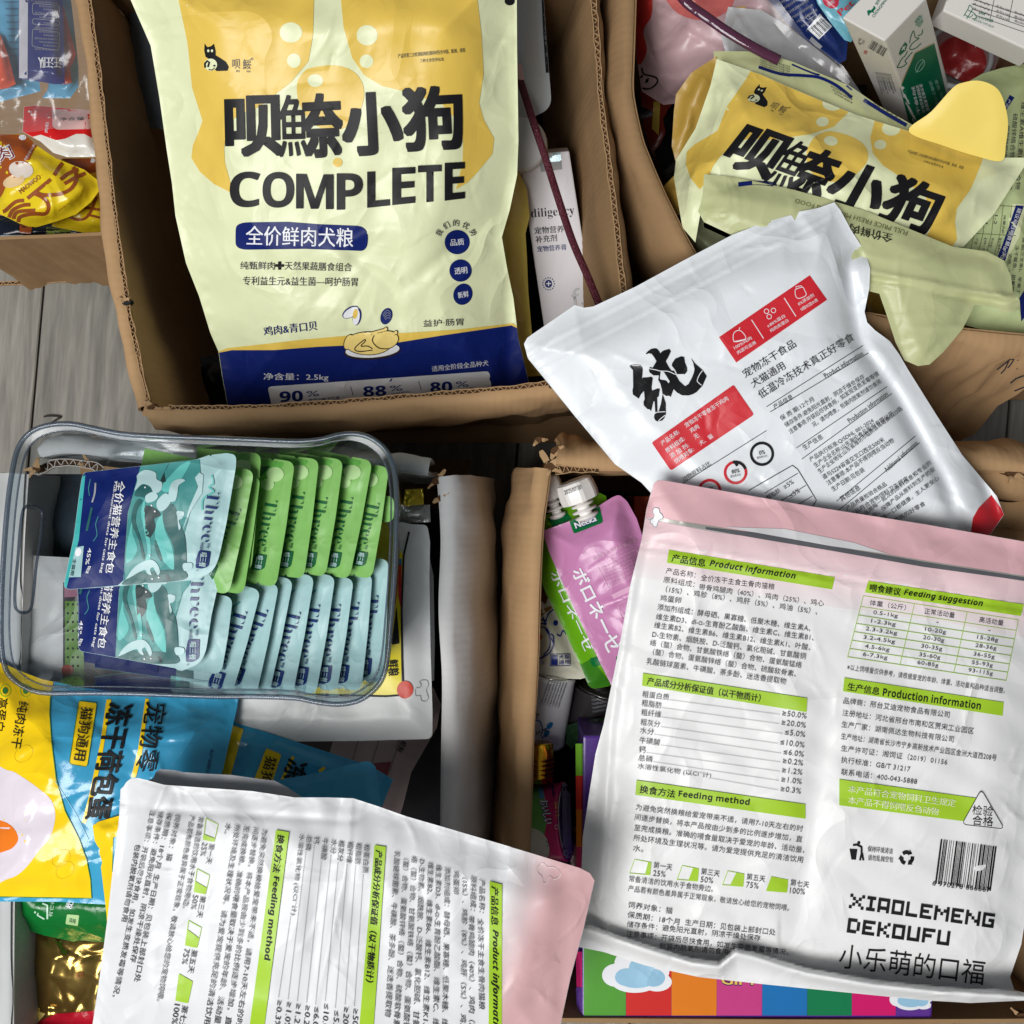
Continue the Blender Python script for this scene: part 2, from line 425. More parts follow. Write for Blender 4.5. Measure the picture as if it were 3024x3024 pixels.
def sheet(P, t, closed=False):
    """a thick sheet through a grid of points (n, m, 3)"""
    P = np.asarray(P, float); n, m_ = P.shape[:2]
    if closed: du = np.roll(P, -1, 0) - np.roll(P, 1, 0)
    else: du = np.gradient(P, axis=0)
    dv = np.gradient(P, axis=1); N = np.cross(du, dv); N /= np.maximum(np.linalg.norm(N, axis=2, keepdims=True), 1e-12)
    A = (P + N * t / 2).reshape(-1, 3); Bq = (P - N * t / 2).reshape(-1, 3); V = np.concatenate([A, Bq]); K = n * m_; F = []
    ni = n if closed else n - 1
    for i in range(ni):
        i2 = (i + 1) % n
        for j in range(m_ - 1):
            a, b, c, d = i * m_ + j, i2 * m_ + j, i2 * m_ + j + 1, i * m_ + j + 1
            F.append((a, b, c, d)); F.append((a + K, d + K, c + K, b + K))
    V = list(map(tuple, V))
    def strip(ids, loop):
        k = len(V); V.extend([V[q] for q in ids]); V.extend([V[q + K] for q in ids]); c = len(ids)
        for i in range(c if loop else c - 1): F.append((k + i, k + (i + 1) % c, k + c + (i + 1) % c, k + c + i))
    for j in (0, m_ - 1): strip([i * m_ + j for i in range(n)], closed)
    if not closed:
        for i in (0, n - 1): strip([i * m_ + j for j in range(m_)], False)
    return np.array(V), F
def tube(path, r, k=10, closed=False, flat=1.0):
    P = np.asarray(path, float); n = len(P); V = []; F = []
    T = (np.roll(P, -1, 0) - np.roll(P, 1, 0)) if closed else np.gradient(P, axis=0)
    T /= np.linalg.norm(T, axis=1)[:, None]
    rr = r if hasattr(r, "__len__") else [r] * n
    for i in range(n):
        a = np.cross(T[i], (0, 0, 1.0)); a /= max(np.linalg.norm(a), 1e-9); b = np.cross(a, T[i])
        for j in range(k):
            t = 2 * math.pi * j / k; V.append(P[i] + rr[i] * (a * math.cos(t) + b * flat * math.sin(t)))
    for i in range(n if closed else n - 1):
        i2 = (i + 1) % n
        for j in range(k): F.append((i * k + j, i * k + (j + 1) % k, i2 * k + (j + 1) % k, i2 * k + j))
    if not closed: F.append(tuple(range(k))[::-1]); F.append(tuple((n - 1) * k + j for j in range(k)))
    return np.array(V), F
def lathe(a, b, prof, k=28):
    """turned shape between points a and b: prof is (share of the length, radius)"""
    a = np.array(a, float); b = np.array(b, float); ax = (b - a); L = np.linalg.norm(ax); ax /= L
    u = np.cross(ax, (0.01, 0, 1.0)); u /= np.linalg.norm(u); v = np.cross(ax, u); V = []; F = []
    for (t, r) in prof:
        for j in range(k):
            th = 2 * math.pi * j / k; V.append(a + ax * L * t + r * (u * math.cos(th) + v * math.sin(th)))
    n = len(prof)
    for i in range(n - 1):
        for j in range(k): F.append((i * k + j, i * k + (j + 1) % k, (i + 1) * k + (j + 1) % k, (i + 1) * k + j))
    F.append(tuple(range(k))[::-1]); F.append(tuple((n - 1) * k + j for j in range(k)))
    return np.array(V), F
def carton(T, part, quad, depth, m, bev=.0015):
    """a box whose top face has the four given world corners (counter-clockwise from above); depth is a vector or a length"""
    q = [np.array(p, float) for p in quad]
    nrm = np.cross(q[1] - q[0], q[3] - q[0]); nrm /= np.linalg.norm(nrm)
    dv = np.array(depth, float) if hasattr(depth, "__len__") else -nrm * depth
    bm = bmesh.new(); vs = [bm.verts.new(tuple(p)) for p in q] + [bm.verts.new(tuple(p + dv)) for p in q]
    for f in ((0, 1, 2, 3), (7, 6, 5, 4), (0, 4, 5, 1), (1, 5, 6, 2), (2, 6, 7, 3), (3, 7, 4, 0)): bm.faces.new([vs[i] for i in f])
    bmesh.ops.recalc_face_normals(bm, faces=bm.faces[:])
    bmesh.ops.bevel(bm, geom=bm.edges[:], offset=bev, segments=2, affect="EDGES", profile=.6)
    bmesh.ops.triangulate(bm, faces=[f for f in bm.faces if len(f.verts) > 4])
    bm.verts.index_update(); V = [tuple(v.co) for v in bm.verts]; F = [tuple(v.index for v in f.verts) for f in bm.faces]; bm.free()
    return T.add(part, V, F, m, smooth=False)

def pathw(pts, k=10):
    """smooth path through photo points with heights -> world points"""
    P = np.array(pts, float); out = []
    n = len(P)
    for i in range(n - 1):
        a, b, c, d = P[max(i - 1, 0)], P[i], P[i + 1], P[min(i + 2, n - 1)]
        for t in np.arange(k) / k:
            out.append(.5 * (2 * b + (c - a) * t + (2 * a - 5 * b + 4 * c - d) * t * t + (3 * b - a - 3 * c + d) * t ** 3))
    out.append(P[-1]); out = np.array(out)
    return WA(out[:, 0], out[:, 1], out[:, 2])
def side_normals(Pw, side):
    T = np.gradient(Pw, axis=0); T[:, 2] = 0; T /= np.maximum(np.linalg.norm(T, axis=1), 1e-9)[:, None]
    return np.stack([T[:, 1], -T[:, 0], 0 * T[:, 0]], 1) * side
def wall(T, part, crest, prof, side, m, t=.004, seed=0, rough=.0012, k=10, label=None):
    """board wall: the crest is lofted through a profile of (outward, down) steps"""
    C = pathw(crest, k); N = side_normals(C, side); n = len(C); G = []
    r = np.random.RandomState(seed); s = np.linspace(0, 1, n)
    for j, (o, dz) in enumerate(prof):
        ph = r.uniform(0, 6, 3); wob = rough * (j + 1) ** .5 * (np.sin(s * 9 + ph[0] + j * .4) + .6 * np.sin(s * 23 + ph[1] + j * .7) + .35 * np.sin(s * 61 + ph[2]))
        o_ = o(s) if callable(o) else o; z_ = dz(s) if callable(dz) else dz
        G.append(C + N * (o_ + wob * (0 if j == 0 else 1) + 0 * s)[:, None] + np.array((0, 0, 1.0)) * (-(z_ + 0 * s))[:, None])
    G = np.stack(G, 1)
    V, F = sheet(G, t); return T.add(part, V, F, m, label=label), C, N
def raw_edge(T, crest, side, m, md, width=.0033, h=.0014, period=.0066, seed=0, k=10, torn=.7):
    """the cut edge of the board seen from above: two paper liners and the wavy flute between them"""
    C = pathw(crest, k); seg = np.linalg.norm(np.diff(C, axis=0), axis=1); S = np.r_[0, np.cumsum(seg)]; n = int(S[-1] / period * 6); s = np.linspace(0, S[-1], n)
    Q = np.stack([np.interp(s, S, C[:, i]) for i in range(3)], 1); N = side_normals(Q, side); r = np.random.RandomState(seed)
    def lump(a): return np.interp(s, np.linspace(0, S[-1], max(3, int(S[-1] / a))), r.uniform(-1, 1, max(3, int(S[-1] / a))))
    w = width * (1 + .25 * lump(.02))
    for nm, off in (("paper_liner", w / 2), ("paper_liner", -w / 2)):
        top = Q + N * off[:, None] + (N * (.0006 * lump(.006))[:, None]); z = np.array((0, 0, 1.0))
        hh = h * (1 + torn * lump(.008)); G = np.stack([top + z * hh[:, None], top - z * .002], 1); V, F = sheet(G, .0007); T.add(nm, V, F, m, solid=False)
    ph = 2 * np.pi * s / period + 1.2 * lump(.03); amp = w / 2 * .85
    mid = Q + N * (amp * np.sin(ph))[:, None]; hh = h * (.75 + torn * lump(.005)); z = np.array((0, 0, 1.0))
    G = np.stack([mid + z * hh[:, None], mid - z * .003], 1); V, F = sheet(G, .0006); T.add("flute", V, F, m, solid=False)
    G = np.stack([Q + N * (w / 2)[:, None], Q - N * (w / 2)[:, None]], 1) - z * .0012; V, F = sheet(G, .0008); T.add("edge_core", V, F, md, solid=False)

# ------------------------------------------------------------ palette
BLACK = mat("black_ink", (22, 22, 25), .5, bump=.12, spec=.25)
INK = mat("grey_black_ink", (52, 52, 58), .45, bump=.1)
NAVY = mat("navy_ink", (9, 30, 102), .45, bump=.22, spec=.3)
WHITE = mat("white_ink", (232, 234, 238), .42, bump=.1)
YEL = mat("warm_yellow_ink", (229, 194, 86), .4, bump=.3, bscale=45)
PALE = mat("pale_lime_film", (226, 231, 188), .4, bump=.35, bscale=45)
LIME = mat("lime_green_ink", (160, 200, 40), .45, bump=.15)
GREYINK = mat("soft_grey_ink", (150, 152, 158), .5, bump=.1)
RED = mat("red_ink", (206, 36, 48), .38, bump=.2)
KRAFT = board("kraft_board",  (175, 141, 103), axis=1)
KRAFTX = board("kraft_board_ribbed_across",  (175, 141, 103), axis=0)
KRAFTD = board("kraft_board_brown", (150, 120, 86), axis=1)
LINER = mat("torn_paper_liner", (172, 140, 104), .9, bump=.3, bscale=200, spec=.1)
CORE = mat("edge_core_brown", (84, 60, 40), .95, bump=.3, bscale=200, spec=.1)
WBOARD = board("white_board", (206, 205, 204), axis=1, rough=.7)
WBOARDX = board("grey_board_flap", (190, 192, 192), axis=0, rough=.7)

# ------------------------------------------------------------ the floor
fo = bpy.data.meshes.new("floor"); fo.from_pydata([(-1.3, -1.3, -.006), (1.3, -1.3, -.006), (1.3, 1.3, -.006), (-1.3, 1.3, -.006)], [], [(0, 1, 2, 3)])
floor = bpy.data.objects.new("floor", fo); COL.objects.link(floor); floor["kind"] = "structure"
fo.materials.append(mat("floor_gap", (30, 28, 26), .9))
def wood(name, rgb, off):
    m = bpy.data.materials.new(name); m.use_nodes = True; nt = m.node_tree; n = nt.nodes; L = nt.links; b = n["Principled BSDF"]
    b.inputs["Roughness"].default_value = .5
    tc = n.new("ShaderNodeTexCoord"); mp = n.new("ShaderNodeMapping"); mp.inputs["Scale"].default_value = (26, 2.2, 1); mp.inputs["Location"].default_value = (off, off * .7, 0)
    L.new(tc.outputs["Object"], mp.inputs[0])
    a = n.new("ShaderNodeTexNoise"); a.inputs["Scale"].default_value = 2.2; a.inputs["Detail"].default_value = 8; a.inputs["Distortion"].default_value = 1.2; L.new(mp.outputs[0], a.inputs[0])
    w = n.new("ShaderNodeTexNoise"); w.inputs["Scale"].default_value = 14; w.inputs["Detail"].default_value = 5; L.new(mp.outputs[0], w.inputs[0])
    r = n.new("ShaderNodeValToRGB"); L.new(a.outputs[0], r.inputs[0])
    r.color_ramp.elements[0].position = .3; r.color_ramp.elements[0].color = lin([v * .74 for v in rgb])
    r.color_ramp.elements[1].position = .68; r.color_ramp.elements[1].color = lin(rgb)
    mx = n.new("ShaderNodeMix"); mx.data_type = "RGBA"; mx.blend_type = "MULTIPLY"; mx.inputs[0].default_value = .45
    L.new(r.outputs[0], mx.inputs[6]); L.new(w.outputs[1], mx.inputs[7]); 
    g = n.new("ShaderNodeRGBToBW"); L.new(w.outputs[1], g.inputs[0]); sc = n.new("ShaderNodeMapRange"); sc.inputs[1].default_value = .3; sc.inputs[2].default_value = .6; sc.inputs[3].default_value = .55; sc.inputs[4].default_value = 1.05
    L.new(g.outputs[0], sc.inputs[0]); L.new(sc.outputs[0], mx.inputs[7])
    L.new(mx.outputs[2], b.inputs["Base Color"])
    bp = n.new("ShaderNodeBump"); bp.inputs["Strength"].default_value = .25; bp.inputs["Distance"].default_value = .001; L.new(w.outputs[0], bp.inputs["Height"]); L.new(bp.outputs[0], b.inputs["Normal"])
    return m
WOODS = [wood("grey_oak_a", (156, 151, 141), 0), wood("grey_oak_b", (148, 144, 135), 3.3), wood("grey_oak_c", (162, 157, 147), 7.1)]
rnd = random.Random(4); ang = math.radians(-5)
PWD = .19; kk = 0
for i in range(-6, 7):
    y = -1.25 + rnd.uniform(-.5, 0)
    if i == -3: y = .2515 - 1.5
    while y < 1.25:
        ln = 1.5 if i == -3 else rnd.uniform(.8, 1.3)
        bm = bmesh.new(); g = .0012
        x0, x1, y0, y1 = i * PWD + g, (i + 1) * PWD - g, y + g, y + ln - g
        vs = [bm.verts.new(p) for p in ((x0, y0, -.005), (x1, y0, -.005), (x1, y1, -.005), (x0, y1, -.005), (x0, y0, 0), (x1, y0, 0), (x1, y1, 0), (x0, y1, 0))]
        for f in ((4, 5, 6, 7), (0, 4, 7, 3), (1, 2, 6, 5), (0, 1, 5, 4), (3, 7, 6, 2)): bm.faces.new([vs[j] for j in f])
        bmesh.ops.bevel(bm, geom=[e for e in bm.edges if all(v.co.z > -.001 for v in e.verts)], offset=.0012, segments=1, affect="EDGES")
        me = bpy.data.meshes.new("plank"); bm.to_mesh(me); bm.free(); me.materials.append(WOODS[kk % 3]); kk += 1
        o = bpy.data.objects.new("plank", me); COL.objects.link(o); o.parent = floor; o.rotation_euler = (0, 0, ang)
        y += ln

# ------------------------------------------------------------ the cardboard boxes
def box_floor(T, x0, y0, x1, y1, m, z=.012):
    V, F = sheet(np.array([[(x0, y0, z), (x0, y1, z)], [(x1, y0, z), (x1, y1, z)]], float), .004); T.add("box_bottom", V, F, m, smooth=False)
DOWN = [(0, 0), (0, .02), (0, .06), (0, .12), (0, .2), (0, .26), (0, .315)]
def plain(T, part, crest, side, m, **k): return wall(T, part, crest, DOWN, side, m, **k)

# top middle box (A)
A = Thing("cardboard_box", "open brown cardboard box holding the upright pale yellow dog food bag", "box", "open cardboard boxes")
A.place(W(1050, 600, 0))
zA = .33
la = [(250, -90, zA), (262, 0, zA), (284, 180, zA), (303, 330, zA), (325, 520, zA), (346, 700, zA), (372, 880, zA), (400, 1030, zA), (440, 1198, zA)]
wall(A, "side_wall", la, [(0, 0), (-.004, .03), (-.002, .08), (0, .15), (0, .23), (0, .318)], 1, KRAFT, seed=1)
wall(A, "rim_flap", [(p[0] - 3, p[1], zA + .001) for p in la], [(0, 0), (.004, -.002), (.009, .001), (.013, .012), (.016, .035), (.018, .08), (.018, .13)], 1, KRAFT, t=.002, seed=2, rough=.0008)
raw_edge(A, [(p[0] + 4, p[1], zA + .001) for p in la], -1, LINER, CORE, seed=3)
fa = [(436, 1206, zA), (500, 1208, zA), (676, 1206, zA), (896, 1197, zA), (1028, 1188, zA), (1200, 1174, zA), (1400, 1158, zA), (1560, 1143, zA), (1680, 1126, zA), (1860, 1100, zA)]
wall(A, "front_wall", fa, [(0, 0), (0, .02), (0, .08), (0, .2), (0, .318)], 1, KRAFTX, seed=4)
wall(A, "front_flap", [(p[0], p[1] + 4, zA) for p in fa], [(0, 0), (.004, -.001), (.009, .003), (.013, .02), (.016, .05), (.014, .09), (.008, .13)], 1, KRAFTX, t=.002, seed=5, rough=.001)
raw_edge(A, [(p[0], p[1] - 3, zA + .001) for p in fa[1:]], 1, LINER, CORE, seed=6, torn=.5)
ra = [(1749, -90, zA), (1751, 0, zA), (1764, 155, zA), (1774, 310, zA), (1795, 466, zA), (1816, 647, zA), (1842, 880, zA), (1866, 1095, zA)]
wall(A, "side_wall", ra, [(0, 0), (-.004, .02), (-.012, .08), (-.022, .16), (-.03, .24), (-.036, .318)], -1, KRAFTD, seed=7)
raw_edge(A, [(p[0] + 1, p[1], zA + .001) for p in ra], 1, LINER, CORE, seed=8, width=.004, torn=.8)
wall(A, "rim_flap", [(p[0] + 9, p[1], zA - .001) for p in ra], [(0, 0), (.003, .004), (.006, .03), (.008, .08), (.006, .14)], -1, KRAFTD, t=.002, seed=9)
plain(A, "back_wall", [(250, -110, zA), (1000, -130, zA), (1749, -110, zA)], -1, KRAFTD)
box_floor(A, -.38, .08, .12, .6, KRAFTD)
# torn holes in the corners of box A
def tear(T, c, z, n, r, seed, m=None, md=None):
    """ragged strips of liner standing up round a torn corner"""
    rr = random.Random(seed); c = np.array(W(c[0], c[1], z))
    for i in range(max(2, n // 2)):
        a = rr.uniform(0, 6.28); ln = r * rr.uniform(.4, .9); w = r * rr.uniform(.15, .35); d = np.array((math.cos(a), math.sin(a), 0)); p = np.array((-d[1], d[0], 0))
        b = c + d * r * rr.uniform(.1, .45); pts = []
        for k in range(4):
            t = k / 3; q = b + d * ln * t + np.array((0, 0, 1)) * (.003 * math.sin(t * 2.2 + rr.uniform(0, 1)) + rr.uniform(-.001, .002))
            ww = w * (1 - .6 * t) * rr.uniform(.7, 1.2); pts.append([q - p * ww, q + p * ww * rr.uniform(.6, 1)])
        V, F = sheet(np.array(pts), .0006); T.add("torn_paper", V, F, m or LINER, solid=False)
    P = ellipse(0, 0, r * .45, r * .3, 20, 14); V = [tuple(c + (x, y, .0025)) for x, y in P] + [tuple(c + (x, y, -.004)) for x, y in P]; k = 14
    F = [tuple(range(k))] + [(i, i + k, (i + 1) % k + k, (i + 1) % k) for i in range(k)]
    T.add("torn_hole", V, F, md or CORE, smooth=False, solid=False)
tear(A, (377, 893), zA + .002, 7, .009, 11, md=BLACK)
tear(A, (448, 1200), zA, 7, .009, 12); tear(A, (1630, 1140), zA, 5, .007, 13)
# crumpled strip at the front corner
V, F = sheet(np.array([[W(430 + 12 * i, 1190 + 3 * i + 5 * (i % 2), zA + .004 - .002 * (i % 3)), W(420 + 14 * i, 1225 + 4 * i, zA - .012)] for i in range(5)]), .001); A.add("torn_paper", V, F, LINER, solid=False)

# top right box (B)
B = Thing("cardboard_box", "open brown cardboard box with the folded dog food bag, its front flap hanging down", "box", "open cardboard boxes")
B.place(W(2450, 450, 0))
lb = [(1876, -90, zA), (1873, 0, zA), (1868, 155, zA), (1865, 259, zA), (1873, 321, zA), (1893, 409, zA), (1914, 466, zA), (1945, 540, zA), (1985, 625, zA), (2050, 748, zA), (2130, 860, zA)]
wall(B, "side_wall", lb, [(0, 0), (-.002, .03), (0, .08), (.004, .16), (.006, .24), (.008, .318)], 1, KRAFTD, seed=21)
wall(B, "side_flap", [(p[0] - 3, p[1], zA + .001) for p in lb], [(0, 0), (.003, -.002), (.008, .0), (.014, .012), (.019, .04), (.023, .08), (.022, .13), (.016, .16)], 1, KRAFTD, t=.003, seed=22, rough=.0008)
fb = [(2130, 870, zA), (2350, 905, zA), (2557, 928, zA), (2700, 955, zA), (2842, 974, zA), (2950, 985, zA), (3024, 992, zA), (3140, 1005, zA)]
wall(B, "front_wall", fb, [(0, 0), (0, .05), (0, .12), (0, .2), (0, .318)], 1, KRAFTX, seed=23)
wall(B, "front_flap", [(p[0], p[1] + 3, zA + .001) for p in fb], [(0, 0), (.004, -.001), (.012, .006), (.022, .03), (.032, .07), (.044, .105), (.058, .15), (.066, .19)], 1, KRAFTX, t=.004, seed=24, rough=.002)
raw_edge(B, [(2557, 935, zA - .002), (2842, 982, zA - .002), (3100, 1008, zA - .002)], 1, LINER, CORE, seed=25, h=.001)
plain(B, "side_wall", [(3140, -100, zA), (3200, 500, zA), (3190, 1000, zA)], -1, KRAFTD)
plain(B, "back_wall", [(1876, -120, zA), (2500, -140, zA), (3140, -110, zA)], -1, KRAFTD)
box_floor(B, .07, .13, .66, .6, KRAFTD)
mk = zm(2500, 500, .5696)
for pts in ([(780, 1040), (830, 1000), (845, 985), (820, 1040), (800, 1060)], [(845, 985), (900, 990), (905, 985)], [(870, 985), (845, 1020), (835, 1030)], [(850, 1110), (880, 1085), (920, 1070)], [(870, 1150), (920, 1130)], [(882, 1036), (886, 1034)]):
    B.line(mk(*pts), 4, INK, 2, "pen_mark")

# bottom right box (F)
FB = Thing("cardboard_box", "open brown cardboard box under the pink topped bag, holding squeeze pouches and cans", "box", "open cardboard boxes")
FB.place(W(2200, 2200, 0))
lf = [(1622, 1385, zA), (1610, 1480, zA), (1600, 1562, zA), (1592, 1717, zA), (1584, 1976, zA), (1571, 2183, zA), (1566, 2350, zA), (1558, 2560, zA), (1550, 2800, zA), (1545, 3120, zA)]
wall(FB, "side_wall", lf, [(0, 0), (.004, .03), (.011, .06), (.017, .1), (.02, .2), (.02, .318)], 1, KRAFT, seed=31)
wall(FB, "side_flap", [(p[0] - 2, p[1], zA + .001) for p in lf], [(0, 0), (.003, -.002), (.008, .001), (.013, .01), (.019, .035), (.025, .07), (.029, .11), (.029, .15)], 1, KRAFT, t=.004, seed=32, rough=.0008)
bf = [(1612, 1372, zA), (1700, 1378, zA), (1850, 1385, zA), (2300, 1385, zA), (2700, 1380, zA), (2865, 1388, zA), (3000, 1392, zA), (3140, 1400, zA)]
wall(FB, "back_wall", bf, [(0, 0), (0, .04), (0, .1), (0, .2), (0, .318)], -1, KRAFTX, seed=33)
wall(FB, "back_flap", [(p[0] + (30 if i == 0 else 0), p[1] - 3, zA + .001) for i, p in enumerate(bf)], [(0, 0), (.003, -.003), (.01, -.002), (.018, .006), (.022, .03), (.023, .06)], -1, KRAFTX, t=.004, seed=34, rough=.0015)
raw_edge(FB, [(1640, 1388, zA + .002), (1700, 1384, zA + .003), (1768, 1386, zA + .001)], -1, LINER, CORE, seed=35, width=.007, torn=1)
tear(FB, (1622, 1380), zA + .001, 9, .012, 36); tear(FB, (1640, 1330), zA, 7, .01, 37); tear(FB, (1590, 1300), zA - .03, 4, .009, 38)
tear(FB, (2985, 1395), zA, 8, .012, 39); tear(FB, (2770, 3005), zA - .02, 7, .011, 40); tear(FB, (3010, 3000), zA - .01, 7, .011, 41)
for j, (y0, y1, za, zb) in enumerate(((1400, 1480, zA - .006, zA - .03), (1470, 1560, zA - .025, zA - .05), (1540, 1640, zA - .06, zA - .09))):
    G = [[W(x, y0 + 14 * math.sin(x / 47 + j), za + .004 * math.sin(x / 31)), W(x, (y0 + y1) / 2 + 9 * math.sin(x / 39), za + .004), W(x, y1 + 12 * math.sin(x / 53), zb)] for x in range(2700, 3150, 18)]
    V, F = sheet(np.array(G), .004); FB.add("inner_flap", V, F, KRAFTX)
plain(FB, "front_wall", [(1545, 3012, zA - .005), (2400, 3018, zA - .005), (3140, 3014, zA - .005)], 1, KRAFTD)
plain(FB, "side_wall", [(3150, 1400, zA), (3160, 2200, zA), (3150, 3010, zA)], -1, KRAFTD)
box_floor(FB, .01, -.47, .5, .05, KRAFTD)

# bottom left box (E), white
E_ = Thing("white_cardboard_box", "open white cardboard box with torn corners under the clear plastic bin", "box", "open cardboard boxes")
E_.place(W(650, 2200, 0)); zE = .34
re_ = [(1296, 1408, zE), (1304, 1500, zE), (1308, 1614, zE), (1302, 1800, zE), (1312, 2000, zE), (1310, 2180, zE), (1308, 2350, zE), (1306, 2500, zE), (1300, 2700, zE), (1296, 3100, zE)]
wall(E_, "side_wall", re_, [(0, 0), (0, .04), (-.001, .1), (-.002, .2), (0, .328)], -1, WBOARD, seed=51)
wall(E_, "side_flap", [(p[0] + 3, p[1], zE + .001) for p in re_], [(0, 0), (.004, -.002), (.010, .003), (.017, .014), (.024, .034), (.031, .07), (.038, .115), (.041, .16)], -1, WBOARD, t=.004, seed=52, rough=.0007)
be = [(118, 1345, zE), (200, 1332, zE), (350, 1345, zE), (559, 1362, zE), (800, 1372, zE), (1000, 1380, zE), (1150, 1385, zE), (1265, 1398, zE)]
wall(E_, "back_wall", be, [(0, 0), (0, .04), (0, .1), (0, .2), (0, .328)], -1, WBOARDX, seed=53)
wall(E_, "back_flap", [(p[0], p[1] - 2, zE + .001) for p in be], [(0, 0), (.004, -.001), (.009, .003), (.012, .02), (.013, .05)], -1, WBOARDX, t=.003, seed=54)
le = [(78, 1400, zE), (66, 1600, zE), (60, 1800, zE), (52, 2100, zE), (42, 2400, zE), (36, 2700, zE), (34, 3100, zE)]
wall(E_, "side_wall", le, [(0, 0), (-.001, .05), (0, .1), (0, .2), (0, .328)], 1, WBOARD, seed=55)
wall(E_, "side_flap", [(p[0] - 3, p[1], zE + .001) for p in le], [(0, 0), (.004, -.001), (.013, .003), (.024, .012), (.036, .03), (.05, .06)], 1, WBOARDX, t=.004, seed=56, rough=.002)
tear(E_, (1290, 1420), zE, 9, .01, 57); tear(E_, (1305, 1470), zE, 6, .009, 58); tear(E_, (110, 1385), zE, 6, .01, 59); tear(E_, (265, 1372), zE - .01, 6, .009, 60)
raw_edge(E_, [(108, 1392, zE - .006), (180, 1366, zE - .008), (270, 1375, zE - .008), (300, 1392, zE - .01)], 1, mat("torn_white_liner", (190, 180, 172), .9, bump=.3), CORE, seed=61, width=.006, torn=1)
plain(E_, "front_wall", [(34, 3110, zE), (700, 3130, zE), (1296, 3110, zE)], 1, WBOARD)
box_floor(E_, -.5, -.49, -.05, .06, KRAFTD)

# top left box (G)
G_ = Thing("cardboard_box", "brown cardboard box of small snack packs in the corner, partly out of the picture", "box", "open cardboard boxes")
G_.place(W(100, 400, 0)); zG = .3
wall(G_, "front_wall", [(-160, 712, zG), (0, 703, zG), (160, 697, zG), (322, 689, zG)], [(0, 0), (0, .03), (.001, .08), (.003, .12), (.005, .155)], 1, KRAFTD, seed=71, t=.003)
raw_edge(G_, [(-100, 842, .147), (100, 834, .147), (282, 822, .147)], 1, LINER, CORE, seed=72, width=.003, h=.001)
wall(G_, "side_wall", [(262, -90, zG + .01), (272, 100, zG + .01), (284, 300, zG + .01), (300, 480, zG + .005), (312, 600, zG), (322, 689, zG)], [(0, 0), (-.002, .03), (-.002, .08), (0, .12), (0, .15)], -1, KRAFTD, seed=73, t=.003)
raw_edge(G_, [(284, 300, zG + .012), (300, 480, zG + .008), (312, 600, zG + .002), (321, 685, zG + .001)], 1, LINER, CORE, seed=74, width=.0025)
box_floor(G_, -.62, .30, -.36, .6, KRAFTD)
G_.flush(); B.flush()

# ------------------------------------------------------------ lime carton on the floor between the boxes
T = Thing("lime_carton", "flat lime green carton with a barcode on the floor between the boxes", "carton")
carton(T, "carton_body", [W(255, 808, .11), W(352, 812, .11), W(345, 640, .11), W(255, 640, .11)], .1, mat("lime_card", (150, 176, 78), .45))
T.fill([(250, 765), (348, 765), (346, 792), (250, 790)], mat("pale_card", (205, 214, 170), .5), 1)
T.barcode((286, 786), (344, 786), 16, BLACK, 12, seed=5); T.text("生产", (292, 762), (318, 760), 8, BLACK); T.flush()

